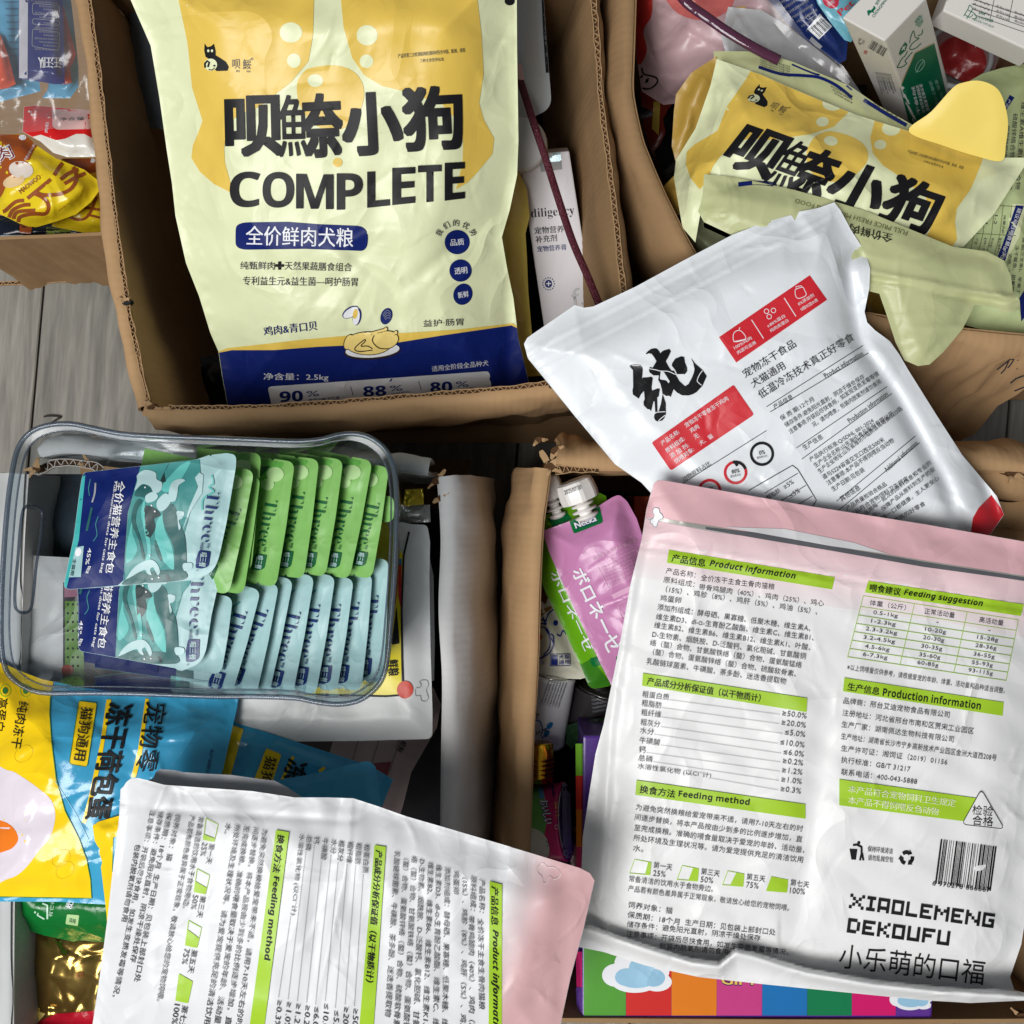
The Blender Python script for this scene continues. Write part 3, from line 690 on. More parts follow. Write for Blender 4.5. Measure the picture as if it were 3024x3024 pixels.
# ------------------------------------------------------------ prints shared by alike bags
def dog_print(T, lay=0, full=True):
    """the dog food front: head shapes, big name, COMPLETE, the pill, the seals; photo coordinates of the upright bag"""
    z2 = zm(300, 0, .5176); z4 = zm(1200, 0, .5175); z3 = zm(500, 400, .44)
    T.fill([(527, -130), (527, 0), (554, 129), (567, 259), (598, 357), (584, 395), (569, 430), (565, 466), (590, 507), (631, 543), (678, 567), (680, 538), (664, 480), (662, 440), (666, 390), (680, 362), (704, 338), (760, 318), (802, 287), (859, 243), (911, 181), (924, 104), (927, 0), (927, -130)], YEL, 1, "head_print")
    T.fill([(1006, -130), (1007, 0), (1014, 78), (1040, 171), (1076, 223), (1128, 254), (1190, 269), (1252, 290), (1303, 305), (1355, 362), (1368, 414), (1366, 481), (1347, 559), (1380, 540), (1407, 512), (1454, 455), (1459, 409), (1428, 352), (1415, 305), (1428, 217), (1422, 103), (1410, 0), (1400, -130)], YEL, 1, "head_print")
    T.fill([(877, 250), (895, 215), (921, 200), (988, 193), (1045, 212), (1074, 259), (1066, 321), (1025, 373), (975, 385), (925, 365), (885, 310)], YEL, 1, "head_print", sm=True)
    for c in ((859, 96, 33, 30), (868, 179, 20, 21), (1084, 104, 31, 30), (1082, 181, 20, 20), (931, 238, 23, 19)):
        T.fill(ellipse(*c), PALE, 2, "head_print")
    T.fill(ellipse(997, 480, 14, 14), YEL, 1, "head_print")
    k = dict(bold=.036, layer=3, big=True)
    T.text("呗", (668, 462), (836, 458), 176, BLACK, **k)
    T.text("魚", (824, 465), (912, 463), 184, BLACK, bold=.014, layer=3, big=True)
    T.text("奈", (898, 466), (1012, 461), 186, BLACK, **k)
    T.text("小", (1016, 461), (1190, 452), 182, BLACK, bold=.042, layer=3, big=True)
    T.text("狗", (1196, 447), (1370, 438), 186, BLACK, **k)
    if full:
        for ch, x0, x1, y0, y1 in (("C", 678, 768, 611, 507), ("O", 775, 868, 612, 508), ("P", 994, 1071, 617, 512), ("L", 1084, 1151, 611, 507), ("E", 1158, 1226, 603, 496), ("T", 1234, 1304, 597, 489), ("E", 1313, 1373, 590, 481)):
            T.text4(ch, [(x0, y0 + 3), (x1, y0 - (0 if x0 < 1000 else 4)), (x1, y1 - (0 if x0 < 1000 else 3)), (x0, y1)], BLACK, 3, .004, "b", big=True)
    if full: T.fill([(874, 616), (874, 513), (904, 514), (929, 590), (955, 515), (984, 515), (984, 618), (962, 618), (962, 545), (939, 617), (918, 617), (895, 543), (895, 616)], BLACK, 5, "lettering")
    # logo: a black cat curled round a pale dog head
    T.fill([(604, 128), (612, 139), (622, 137), (632, 129), (637, 150), (637, 163), (652, 172), (668, 183), (676, 198), (672, 209), (640, 210), (628, 200), (620, 176), (607, 168), (603, 150)], BLACK, 2, "logo", 7)
    for e in ((615, 150, 3.5, 4.5), (626, 150, 3.5, 4.5)): T.fill(ellipse(*e, k=8), PALE, 3, "logo", 7)
    T.fill(ellipse(622, 191, 19, 18), PALE, 3, "logo", 7); T.line([(606, 200), (605, 188), (612, 180), (618, 184), (614, 198)], 6, BLACK, 4, "logo")
    T.line([(616, 205), (626, 207), (634, 200)], 3, BLACK, 4, "logo"); T.fill(ellipse(633, 194, 4, 3, k=8), BLACK, 4, "logo", 7)
    T.text("呗", (686, 203), (709, 203), 28, INK); T.text("鮾", (717, 205), (741, 205), 30, INK); T.text("®", (740, 178), (748, 178), 8, INK)
    T.text("BEI", (697, 213), (707, 213), 6, INK); T.text("NAI", (728, 214), (739, 214), 6, INK)
    T.text("产品经第三方检测机构检测同时符合中国、欧洲、美国", (1175, 172), (1374, 154), 13, INK, bold=.005)
    T.text("三种主食营养标准", (1240, 185), (1311, 180), 11, INK)
    if not full: return
    P2 = zm(300, 0, .5176)
    T.fill([(695, 695, 38), (697, 657, 38), (850, 655), (940, 662), (1087, 668, 36), (1086, 742, 36), (1040, 740), (900, 735), (696, 738, 38)], NAVY, 1, "pill_print")
    T.text("全价鲜肉犬粮", (724, 724), (1044, 731), 58, WHITE, bold=.008, layer=2)
    T.text("纯甄鲜肉", (709, 796), (811, 797), 24, INK); T.text("✚", (813, 797), (838, 797), 25, BLACK, bold=.02); T.text("天然果蔬膳食组合", (840, 797), (1038, 802), 25, INK)
    T.text("专利益生元&益生菌—呵护肠胃", (717, 842), (1056, 846), 26, INK)
    for i, ch in enumerate("我们的优势"):
        a = (-60 + 30 * i); r = 58; cx = 1347 + r * math.sin(math.radians(a)); cy = 716 - r * math.cos(math.radians(a))
        T.textc(ch, (cx, cy), a, 19, 20, INK, bold=.01)
    T.fill(ellipse(1350, 715, 37, 36), NAVY, 1, "seal_print"); T.fill(ellipse(1360, 799, 33, 33, 20), NAVY, 1, "seal_print"); T.fill(ellipse(1367, 869, 28, 32, 20), NAVY, 1, "seal_print")
    T.textc("品质", (1350, 715), -4, 41, 20, WHITE, bold=.012); T.textc("透明", (1361, 799), -6, 38, 20, WHITE, bold=.012); T.textc("新鲜", (1368, 870), -9, 32, 19, WHITE, bold=.012)
    T.text("鸡肉&青口贝", (779, 993), (938, 975), 28, NAVY, bold=.01); T.text("益护·肠胃", (1250, 966), (1369, 961), 21, INK)
    # bottom bands
    top = [(640, 1040), (672, 1028), (764, 1018), (896, 1003), (1019, 992), (1200, 983), (1355, 973), (1490, 958), (1512, 954), (1545, 975)]
    bot = [(640, 1043), (685, 1034), (808, 1034), (940, 1024), (1160, 1014), (1303, 991), (1510, 961), (1560, 985)]
    T.fill(top + bot[::-1], YEL, 1, "band_print")
    T.fill(bot + [(1620, 1215), (640, 1215)], NAVY, 2, "band_print")
    G = mat("panel_grey", (214, 216, 220), .45)
    T.text("净含量：2.5kg", (777, 1125), (971, 1127), 24, G, bold=.012, layer=3); T.text("适用全阶段全品种犬", (1276, 1098), (1443, 1080), 17, G, layer=3)
    T.fill([(790, 1142, 12), (1445, 1096, 12), (1460, 1212), (806, 1216)], G, 3, "panel_print")
    for s_, x0, x1, y, h in (("90", 826, 895, 1188, 32), ("88", 1073, 1141, 1172, 31), ("80", 1271, 1336, 1160, 31)):
        T.text(s_, (x0, y), (x1, y - 3), h, NAVY, st="b", bold=.01, layer=4); T.text("%", (x1 + 10, y - 16), (x1 + 48, y - 18), 17, NAVY, bold=.01, layer=4)
    T.text("胃蛋白酶消化率", (912, 1188), (1004, 1180), 10, NAVY, bold=.01, layer=4); T.text("动物蛋白", (1156, 1170), (1210, 1164), 10, NAVY, layer=4); T.text("动物原料", (1350, 1158), (1400, 1152), 10, NAVY, layer=4)
    T.line([(1035, 1140), (1043, 1168)], 2, NAVY, 4); T.line([(1236, 1125), (1244, 1152)], 2, NAVY, 4)
    # chicken on its plate, mussels
    DK = mat("dark_outline", (44, 32, 26), .4); CH = mat("chicken_yellow", (240, 214, 130), .4)
    T.fill(ellipse(1100, 1037, 84, 25, -4), DK, 4, "chicken_print"); T.fill(ellipse(1100, 1034, 80, 22, -4), WHITE, 5, "chicken_print")
    for e in ((1029, 1010, 11, 22, 20), (1088, 1014, 68, 33, 0), (1136, 1005, 40, 26, -12)):
        T.fill(ellipse(e[0], e[1], e[2] + 2.5, e[3] + 2.5, e[4]), DK, 6, "chicken_print"); T.fill(ellipse(*e), CH, 7, "chicken_print")
    for a, b in (((1095, 985), (1136, 974)), ((1150, 990), (1166, 984))):
        T.line([a, b], 11, DK, 7, "chicken_print"); T.line([a, b], 6, CH, 8, "chicken_print"); T.fill(ellipse(b[0] + 3, b[1] - 2, 6, 7), DK, 7, "chicken_print"); T.fill(ellipse(b[0] + 3, b[1] - 2, 4, 5), CH, 8, "chicken_print")
    T.line([(1100, 1034), (1060, 1038), (1048, 1028), (1075, 1004), (1078, 1008), (1066, 1022), (1085, 1022), (1100, 1030)], 3, DK, 9, "chicken_print", sm=True)
    T.line([(1105, 990), (1100, 1008), (1120, 1028), (1150, 1030)], 3, DK, 9, "chicken_print", sm=True)
    for e, m_, l in (((1035, 922, 27, 15, -32), NAVY, 2), ((1036, 923, 25, 12, -32), WHITE, 3), ((1054, 935, 13, 26, 8), NAVY, 2), ((1052, 937, 10, 23, 8), WHITE, 3), ((1049, 927, 7, 15, 10), YEL, 4), ((1141, 934, 17, 25, 18), NAVY, 2)):
        T.fill(ellipse(*e), m_, l, "mussel_print")
    for r_ in (6, 11, 16, 21): T.line([(1141 - r_ * .5, 950 - r_ * .9), (1141 + 2, 948 - r_ * 1.55), (1141 + 13, 946 - r_)], 1.3, GREYINK, 3, "mussel_print", sm=True)
    T.flush()

# ------------------------------------------------------------ the upright dog food bag in box A
def hero_extra(x, y, d):
    e = 0.008 * np.exp(-((x - 1215) / 14 + 0 * y) ** 2 * .12) * np.exp(-((y - 830) / 170.) ** 2) * .35
    # V-shaped folds above the mussels
    for cx, cy, s_, A_ in ((1180, 872, .9, -.0028), (915, 916, 1.1, -.0018)):
        v = (y - cy) + np.abs(x - cx) * s_; e = e + A_ * np.exp(-(v / 30.) ** 2) * np.exp(-((y - cy + 90) / 110.) ** 2)
    e = e - .004 * np.exp(-((x - 1500) / 26.) ** 2) * np.exp(-((y - 1000) / 260.) ** 2)
    e = e + .0022 * np.exp(-np.abs(x - 470 - y * .16) / 7.) * (np.sin(y / 13.) * .5 + np.sin(y / 7.3)) * .35
    return e
hero = pouch("dog_food_bag", "big pale yellow dog food bag standing upright in the top middle box", "dog food bag",
    [(330, -130), (386, 0), (445, 135), (471, 290), (492, 440), (508, 543), (518, 637), (549, 776), (588, 875), (621, 983), (645, 1038), (656, 1110), (674, 1208), (1568, 1208), (1560, 1120), (1531, 1000), (1516, 880), (1497, 790), (1482, 700), (1505, 621), (1527, 517), (1531, 414), (1527, 155), (1526, 0), (1535, -130)],
    [(900, 0, .405), (500, 0, .40), (1500, 0, .40), (560, 760, .315), (1480, 760, .31), (1000, 760, .318), (700, 1190, .235), (1560, 1190, .235), (1100, 1190, .24)],
    PALE, puff=.028, back=1.3, edge=220, seal=16, sp=8, seed=5, wr=.0008, nw=190, wlen=60, wwide=5.5, extra=hero_extra, group="large pale yellow dog food bags")
dog_print(hero)
hero.fill(ellipse(1505, 3, 15, 13), BLACK, 2, "hang_hole"); hero.flush()

# ------------------------------------------------------------ the folded second dog food bag in box B
z5 = zm(1800, 0, .6335); z2b = zm(2200, 0, .4265)
OLIVE = mat("olive_lime_film", (192, 196, 146), .42, bump=.35, bscale=40)
MUST = mat("mustard_film", (176, 142, 62), .42, bump=.35, bscale=40)
bag2 = Thing("dog_food_bag", "folded pale yellow dog food bag with ear flaps sticking out, top right box", "dog food bag", "large pale yellow dog food bags")
pouch("", "", "", z5((500, 275), (700, 345), (900, 432), (1150, 535), (1400, 612), (1600, 690), (1840, 735), (1960, 735), (1900, 830), (1790, 1000), (1650, 1150), (1500, 1160), (1350, 1160), (1000, 1050), (700, 930), (440, 900), (400, 1130), (340, 1060), (300, 830), (310, 745), (400, 600), (470, 400)),
    [(2117, 174, .335), (2529, 342, .34), (2966, 466, .335), (2079, 540, .35), (2450, 620, .352), (2850, 725, .335), (1990, 500, .30)], PALE, part="front_panel", puff=.02, edge=130, sp=9, seed=15, wr=.0012, nw=120, wlen=80, wwide=6, thing=bag2)
# map the upright bag's print onto this one: projective fit through matching points
def homog(src, dst):
    A_ = []; b_ = []
    for (x, y), (u, v) in zip(src, dst):
        A_ += [[x, y, 1, 0, 0, 0, -u * x, -u * y], [0, 0, 0, x, y, 1, -v * x, -v * y]]; b_ += [u, v]
    A_ = np.array(A_, float); b_ = np.array(b_, float); S = np.abs(A_).max(0); h = np.linalg.lstsq(A_ / S, b_, rcond=None)[0] / S; h = np.r_[h, 1].reshape(3, 3)
    def f(P):
        q = np.c_[np.asarray(P, float), np.ones(len(P))] @ h.T; return q[:, :2] / q[:, 2:]
    return f
src = [(668, 290), (690, 430), (833, 460), (1100, 275), (1018, 430), (1240, 258), (1363, 275), (640, 170), (713, 190), (931, 238), (868, 179), (1082, 181), (1175, 172), (1374, 154)]
dst = [(2187, 363), (2161, 463), (2264, 542), (2572, 486), (2459, 570), (2669, 526), (2780, 586), (2239, 288), (2310, 321), (2461, 415), (2443, 360), (2608, 421), (2686, 447), (2853, 504)]
bag2.xf = homog(src, dst); dog_print(bag2, full=False); bag2.xf = None; bag2.flush()
# yellow and olive ear flaps, the rear panel and the fold
pouch("", "", "", z5((1395, 612), (1500, 520), (1600, 410), (1650, 385), (1720, 376), (1790, 400), (1830, 450), (1857, 560), (1848, 670), (1826, 750), (1700, 725), (1560, 680)), [(2700, 400, .345), (2890, 250, .375), (2960, 470, .345)], mat("bright_yellow_film", (244, 218, 112), .42, bump=.12, bscale=30), part="ear_flap", puff=.001, edge=30, seal=3, sp=14, seed=16, wr=.0003, nw=5, thing=bag2, sm=True)
bp = pouch("", "", "", z5((485, 238), (700, 240), (860, 290), (1000, 350), (1120, 400), (1250, 490), (1430, 592), (1400, 640), (1100, 600), (700, 400), (490, 330)), [(2117, 152, .322), (2433, 234, .325), (2706, 380, .325)], OLIVE, part="rear_panel", puff=.004, edge=40, sp=12, seed=17, wr=.0010, nw=30, thing=bag2, kidlabel="folded back panel with small print and navy lines")
bag2.line(z5((695, 312), (800, 345), (900, 352), (980, 362), (1060, 400), (1130, 455)), 9, NAVY, 2, sm=True); bag2.line(z5((850, 300), (960, 345), (1050, 360), (1130, 420)), 5, NAVY, 2, sm=True)
bag2.line(z5((1185, 465), (1290, 530), (1385, 584)), 11, NAVY, 2, sm=True)
for j in range(5): bag2.text("产品信息 适用全阶段 净含量见包装", z5((700, 272 + 11 * j))[0], z5((840, 316 + 11 * j))[0], 5, INK, layer=2)
for j in range(3): bag2.text("每日喂食量 请根据体重", z5((1030 + 8 * j, 405 + 16 * j))[0], z5((1130, 452 + 16 * j))[0], 5, INK, layer=2)
for j in range(3): bag2.text("犬粮 体重 喂食", z5((1210 + 16 * j, 462 + 20 * j))[0], z5((1330 + 14 * j, 530 + 18 * j))[0], 6, INK, layer=2)
pouch("", "", "", z5((300, 520), (310, 440), (380, 340), (500, 262), (500, 400), (440, 560), (400, 640), (310, 760), (290, 680)), [(2000, 400, .30), (2110, 200, .32)], MUST, part="side_gusset", puff=.01, edge=50, sp=12, seed=18, wr=.0015, nw=20, thing=bag2)
pouch("", "", "", z5((240, 880), (300, 820), (430, 780), (440, 870), (380, 940), (420, 1010), (300, 1000), (260, 930)), [(2000, 560, .30), (2080, 560, .31)], MUST, part="side_gusset", puff=.01, edge=30, sp=12, seed=19, wr=.0015, nw=20, thing=bag2)
m3 = zm(2500, 500, .5696)
flapo = z5((440, 812), (560, 822), (700, 850), (860, 885), (980, 918), (1200, 985), (1430, 1080), (1600, 1150), (1760, 1172), (1840, 1215), (1872, 1290), (1880, 1360), (1912, 1400), (1915, 1440), (1860, 1462), (1780, 1430), (1700, 1420)) + m3((650, 735), (600, 830), (500, 950), (430, 1012), (370, 1020), (300, 990), (255, 900), (210, 760), (170, 645), (110, 630)) + z5((1160, 1370), (1000, 1330), (800, 1200), (600, 1110), (440, 1035), (412, 985), (425, 950), (436, 890))
def fold_extra(x, y, d):
    return .0022 * np.exp(-((y - 800 - (x - 2550) * .18) / 9.) ** 2) - .002 * np.exp(-((y - 822 - (x - 2550) * .18) / 9.) ** 2) + .002 * np.exp(-((y - 835 - (x - 2550) * .1) / 8.) ** 2)
nfl = pouch("", "", "", flapo, [(2079, 515, .362), (2421, 583, .366), (2706, 684, .36), (2909, 745, .352), (2060, 640, .36), (2700, 1080, .36), (3000, 900, .35), (2600, 850, .36)], OLIVE, part="folded_flap", puff=.006, edge=60, seal=6, sp=9, seed=20, wr=.0012, nw=110, wlen=80, wwide=5.5, thing=bag2, extra=fold_extra, kidlabel="olive coloured inside fold hanging to an ear shape")
OI = mat("olive_ink", (96, 100, 56), .45)
bag2.text4("FULL PRICE FRESH MEAT DOG FOOD", z5((1392, 1076), (868, 926), (863, 944), (1386, 1098)), OI, 2)
bag2.text4("全价鲜肉", z5((1325, 1092), (1120, 1040), (1116, 1088), (1318, 1136)), mat("dark_olive_ink", (40, 42, 30), .45), 2, bold=.03)
bag2.line(z5((600, 860), (680, 852), (760, 858), (770, 865)), 13, NAVY, 2, sm=True)
pouch("", "", "", z5((430, 830), (440, 1060), (640, 1150), (620, 1300), (500, 1330), (360, 1100), (370, 960)), [(2079, 560, .30), (2150, 760, .28)], mat("grey_olive_film", (150, 156, 122), .45), part="lower_side", puff=.01, edge=40, sp=14, seed=21, wr=.0012, nw=20, thing=bag2)
bag2.flush()

# ------------------------------------------------------------ third dog food bag with its feeding table
bag3 = pouch("dog_food_bag", "pale lime dog food bag showing its back print and feeding table at the right edge", "dog food bag",
    [(2845, 250), (2900, 218), (2960, 200), (3080, 180), (3090, 1010), (3000, 1000), (2850, 960), (2740, 900), (2760, 720), (2820, 560)], [(2900, 240, .30), (3050, 240, .29), (3050, 900, .30), (2800, 860, .30)],
    mat("lime_grey_film", (190, 204, 150), .42, bump=.35), puff=.012, back=2.5, edge=80, seed=23, sp=12, wr=.0012, nw=50, group="large pale yellow dog food bags")
# its print runs downwards
for i, t in enumerate(("维生素A维生素D3复合物", "硫酸锌络合物D-生物素", "蛋氨酸铜络合物氨基酸", "硫酸亚铁锰络合物维生素", "维生素、氯化胆碱、L-抗")):
    x = 3012 - 24 * i; bag3.text(t, (x + 4, 300 + 34 * i), (x - 14, 560 if i < 3 else 480), 15, INK, bold=.006)
bag3.fill([(2982, 280), (2996, 288), (2968, 330), (2960, 322)], NAVY, 1); bag3.text("产品", (2978, 292), (2968, 316), 9, WHITE, layer=2)
ol = mat("table_line_olive", (120, 126, 84), .5)
bag3.fill([(2986, 602), (3030, 602), (3010, 700), (2970, 772), (2940, 760), (2974, 690)], PALE, 1)
bag3.fill([(3000, 606), (3024, 608), (2990, 700), (2966, 778), (2944, 764), (2972, 690)], NAVY, 2); bag3.text("建议每日喂食量(g/天)", (3004, 612), (2952, 762), 15, WHITE, layer=3, bold=.006)
for x in (2880, 2905, 2930, 2955, 2980): bag3.line([(x + 8, 604), (x - 2, 690), (x - 22, 770)], 2, ol, 2)
for y in (604, 690): bag3.line([(2860, y - 2), (3000, y + 6)], 2, ol, 2)
for x, t in ((2962, "体重(kg)"), (2938, "1-2"), (2912, "2-4"), (2890, "5-8")): bag3.text(t, (x, 635), (x - 4, 635 + 9 * len(t)), 9, INK, layer=2)
for x, t in ((2950, "每日推荐喂食"), (2928, "中大型"), (2906, "(0-1)"), (2884, "小型")): bag3.text(t, (x, 702), (x - 8, 702 + 9 * len(t)), 9, INK, layer=2)
for i, t in enumerate(("鱼油(三文鱼)、苹果丁", "冻干鲅鱼、甜薯颗粒", "浓缩、胡萝卜、鸡蛋")): bag3.text(t, (3018 - 20 * i, 700 + 24 * i), (3000 - 20 * i, 868 + 10 * i), 12, INK, bold=.006)
bag3.fill([(3010, 880), (3030, 850), (3040, 920), (3016, 950)], NAVY, 1)
bag3.flush()
pouch("dog_food_bag", "mustard bag bottom deep in the top right box beside its front flap", "dog food bag", [(2560, 830), (3090, 880), (3090, 1020), (2840, 985), (2560, 940)], [(2700, 900, .24), (3050, 950, .25)], MUST, puff=.02, seed=24, sp=14, wr=.002, nw=30, group="large pale yellow dog food bags").flush()
# mustard side of the bag behind the upright one
b4 = pouch("dog_food_bag", "mustard yellow bag squeezed behind the upright dog food bag, only its side showing", "dog food bag", [(1380, 480), (1532, 505), (1556, 560), (1564, 640), (1552, 690), (1556, 760), (1560, 860), (1572, 1000), (1600, 1110), (1400, 1120)], [(1450, 600, .27), (1560, 600, .26), (1560, 1050, .22)],
    mat("mustard_side", (190, 172, 84), .42, bump=.3), puff=.014, back=1, edge=60, seed=25, sp=12, wr=.0013, nw=30, wang=(85, 12), group="large pale yellow dog food bags"); b4.flush()

# ------------------------------------------------------------ the white bag with the brush character
zb = zm(1500, 550, .7888)
SNOW = mat("snow_white_film", (229, 233, 237), .36, bump=.3, bscale=42, vary=.015)
def chun_extra(x, y, d):
    # filled belly with a valley along the right gusset and the zip lines below the top
    A1 = np.array([(2560, 800), (2590, 990), (2700, 1150), (2840, 1400), (2900, 1560)], float)
    dv = dist_to(np.stack([x, y], 1), A1, False)
    e = -.0075 * np.exp(-(dv - 55) ** 2 / 24. ** 2)
    s_ = (y - 1000) + (x - 1560) * .52
    for o, a in ((0, .0007), (14, -.0006), (60, .0006), (72, -.0005)): e = e + a * np.exp(-((s_ - 40 - o) / 5.) ** 2)
    e = e + .004 * np.exp(-((x - 2520) ** 2 + (y - 880) ** 2) / 60. ** 2) * -1
    e = e + .0022 * np.exp(-np.abs((y - 735) + (x - 2200) * .15) / 7.) * np.exp(-((x - 2250) / 70.) ** 2)
    return e
chun = pouch("freeze_dried_treat_bag", "white resealable bag with a big black brush character and two red panels", "treat bag",
    zb((60, 590), (72, 568), (90, 555), (170, 500), (250, 445), (285, 455), (320, 450), (480, 375), (650, 282), (720, 245), (840, 182), (960, 135), (1060, 108), (1075, 128), (1090, 95), (1160, 82), (1222, 60), (1245, 90), (1285, 165), (1340, 250), (1356, 310), (1353, 380), (1335, 470), (1345, 510), (1375, 540), (1430, 580), (1465, 630), (1500, 690), (1600, 850), (1700, 1005), (1830, 1160), (1857, 1230), (1800, 1312), (1600, 1370), (1000, 1340), (620, 1240), (500, 1110), (400, 1040), (250, 860), (120, 700), (75, 645)),
    [(1600, 1000, .362), (2000, 760, .368), (2460, 610, .372), (2560, 800, .372), (2900, 1560, .358), (2300, 1550, .352), (1850, 1400, .352), (2200, 1100, .366)],
    SNOW, puff=.018, back=.25, edge=150, seal=14, sp=8, seed=31, wr=.00065, nw=150, wlen=55, wwide=5.5, extra=chun_extra)
chun.fill([(2868, 1567), (2864, 1600), (2925, 1600), (2970, 1520), (2928, 1462), (2890, 1500), (2873, 1530)], RED, 1, sm=False)
chun.fill(zb((790, 565), (1130, 333), (1195, 425), (855, 660)), RED, 1); chun.fill(zb((538, 960, 6), (845, 743, 6), (922, 855, 8), (610, 1065, 8)), RED, 1)
ctx = lambda t, a, b, h, m_=INK, **k: chun.text(t, zb(a)[0], zb(b)[0], h, m_, **k)
# brush character, drawn stroke by stroke
GL = mat("glossy_black_ink", (20, 20, 22), .22, bump=.3, bscale=60)
zk = zm(1840, 1000, .1449)
for i, st in enumerate(([(130, 550), (200, 530), (330, 530), (390, 580), (400, 640), (385, 830), (400, 795), (500, 790), (570, 775), (605, 800), (580, 1000), (590, 1060), (700, 1015), (750, 1025), (725, 1180), (695, 1200), (700, 1500), (655, 1500), (640, 1280), (620, 1280), (570, 1480), (540, 1440), (500, 1440), (420, 1360), (415, 1290), (440, 1230), (425, 1070), (360, 1140), (320, 1225), (200, 1140), (190, 1060), (205, 980), (200, 640), (150, 590)],
    [(460, 305), (500, 260), (560, 215), (620, 198), (680, 200), (730, 250), (755, 300), (790, 265), (830, 240), (940, 210), (975, 260), (920, 380), (870, 465), (920, 560), (980, 650), (1040, 660), (1090, 770), (1150, 870), (1260, 970), (1330, 930), (1400, 800), (1440, 700), (1455, 620), (1430, 500), (1385, 395), (1470, 510), (1620, 640), (1705, 765), (1620, 960), (1500, 1090), (1420, 1135), (1330, 1160), (1200, 1155), (1100, 1100), (1030, 1030), (970, 1190), (940, 1165), (880, 1170), (800, 1120), (790, 1040), (760, 920), (715, 840), (730, 750), (620, 750), (540, 690), (525, 630), (545, 580), (600, 595), (680, 460), (640, 390), (580, 310), (520, 300), (480, 320)],
    [(1000, 500), (1060, 410), (1180, 360), (1245, 375), (1260, 480), (1305, 600), (1305, 670), (1260, 725), (1110, 740), (1060, 640), (990, 550)],
    [(805, 1130), (850, 1260), (870, 1320), (870, 1540), (840, 1620), (800, 1670), (700, 1690), (650, 1660), (630, 1600), (640, 1540), (720, 1490), (770, 1330)])):
    chun.fill(zk(*st), GL, 2 + .3 * i, "brush_character", 8)
chun.fill(zk((770, 665), (830, 680), (950, 870), (930, 910), (880, 850), (760, 830), (750, 800)), SNOW, 4, "brush_character", 8)
for q in (((520, 610), (600, 625), (680, 640), (760, 660), (900, 665), (980, 690), (1080, 730), (1240, 730)), ((1620, 650), (1560, 730), (1510, 850), (1540, 900), (1600, 950)), ((650, 1510), (740, 1495), (860, 1490)), ((720, 1680), (780, 1620), (860, 1560)), ((190, 545), (260, 550), (340, 540))): chun.line(zk(*q), 2.2, WHITE, 5, "worn_scratch", sm=True, step=5)
cw = dict(layer=2, bold=.004)
ctx("产品名称:", (580, 972), (645, 925), 15, WHITE, **cw); ctx("宠物冻干零食冻干鸡肉", (668, 905), (828, 800), 15, WHITE, **cw)
ctx("原料组成:", (597, 1000), (665, 950), 15, WHITE, **cw); ctx("鸡肉", (688, 925), (718, 905), 15, WHITE, **cw)
ctx("添 加 剂:", (613, 1020), (680, 975), 15, WHITE, **cw); ctx("无", (702, 948), (718, 938), 14, WHITE, **cw)
ctx("饲喂对象:", (630, 1040), (700, 990), 15, WHITE, **cw); ctx("犬、猫", (722, 972), (770, 940), 14, WHITE, **cw)
ctx("100%鸡肉", (850, 612), (915, 572), 11, WHITE, **cw); ctx("肉源可追溯", (862, 630), (930, 590), 11, WHITE, **cw)
ctx("≥80%蛋白", (975, 530), (1040, 490), 11, WHITE, **cw); ctx("纯肉高蛋白", (985, 548), (1052, 507), 11, WHITE, **cw)
ctx("0%添加剂", (1090, 448), (1148, 412), 11, WHITE, **cw); ctx("0胶0淀0诱", (1100, 468), (1163, 430), 11, WHITE, **cw)
for a, b in (((912, 500), (957, 570)), ((1034, 418), (1078, 487))): chun.line(zb(a, b), 2.5, WHITE, 2)
chun.line(zb((843, 562), (850, 545), (868, 540), (885, 555), (888, 572), (850, 582)), 2, WHITE, 2, closed=True, sm=True); chun.line(zb((865, 540), (868, 528)), 2, WHITE, 2); chun.line(zb((845, 582), (892, 572)), 2, WHITE, 2)
for c in ((968, 468), (994, 465), (978, 488)): chun.line(ellipse(*zb(c)[0], 7, 7, k=10), 2, WHITE, 2, closed=True)
chun.line(zb((1075, 392), (1080, 385), (1102, 378), (1110, 388), (1116, 408), (1090, 420), (1078, 412)), 2, WHITE, 2, closed=True, sm=True); chun.line(zb((1080, 385), (1078, 376), (1098, 372), (1102, 378)), 2, WHITE, 2)
ctx("宠物冻干食品", (890, 720), (1082, 600), 27, BLACK); ctx("犬猫通用", (920, 757), (1042, 683), 26, BLACK); ctx("低温冷冻技术真正好零食", (948, 798), (1302, 574), 27, BLACK)
ctx("Product information", (1190, 720), (1332, 632), 15, BLACK)
def rule(a, b, w=2, bend=0):
    a, b = zb(a)[0], zb(b)[0]; chun.line([a, ((a[0] + b[0]) / 2, (a[1] + b[1]) / 2 - bend), b], w, INK, 2)
rule((968, 826), (1330, 596)); rule((982, 845), (1350, 624)); ctx("产品信息", (1000, 838), (1070, 796), 17)
for a, b, t in (((1025, 880), (1148, 805), "保 质 期:12个月"), ((1042, 905), (1338, 720), "储存条件:避免阳光直射，阴凉干燥处保存"), ((1058, 930), (1392, 708), "注意事项:开袋后尽快食用，如发现变质发霉等情"), ((1145, 905), (1400, 738), "况，请勿喂食，包装内脱氧剂请勿食用")): ctx(t, a, b, 16)
rule((992, 858), (1300, 668)) if False else None
rule((1080, 980), (1420, 750)); rule((1100, 1022), (1438, 776)); ctx("Production information", (1280, 888), (1425, 782), 15, BLACK); ctx("生产信息", (1110, 990), (1182, 945), 17)
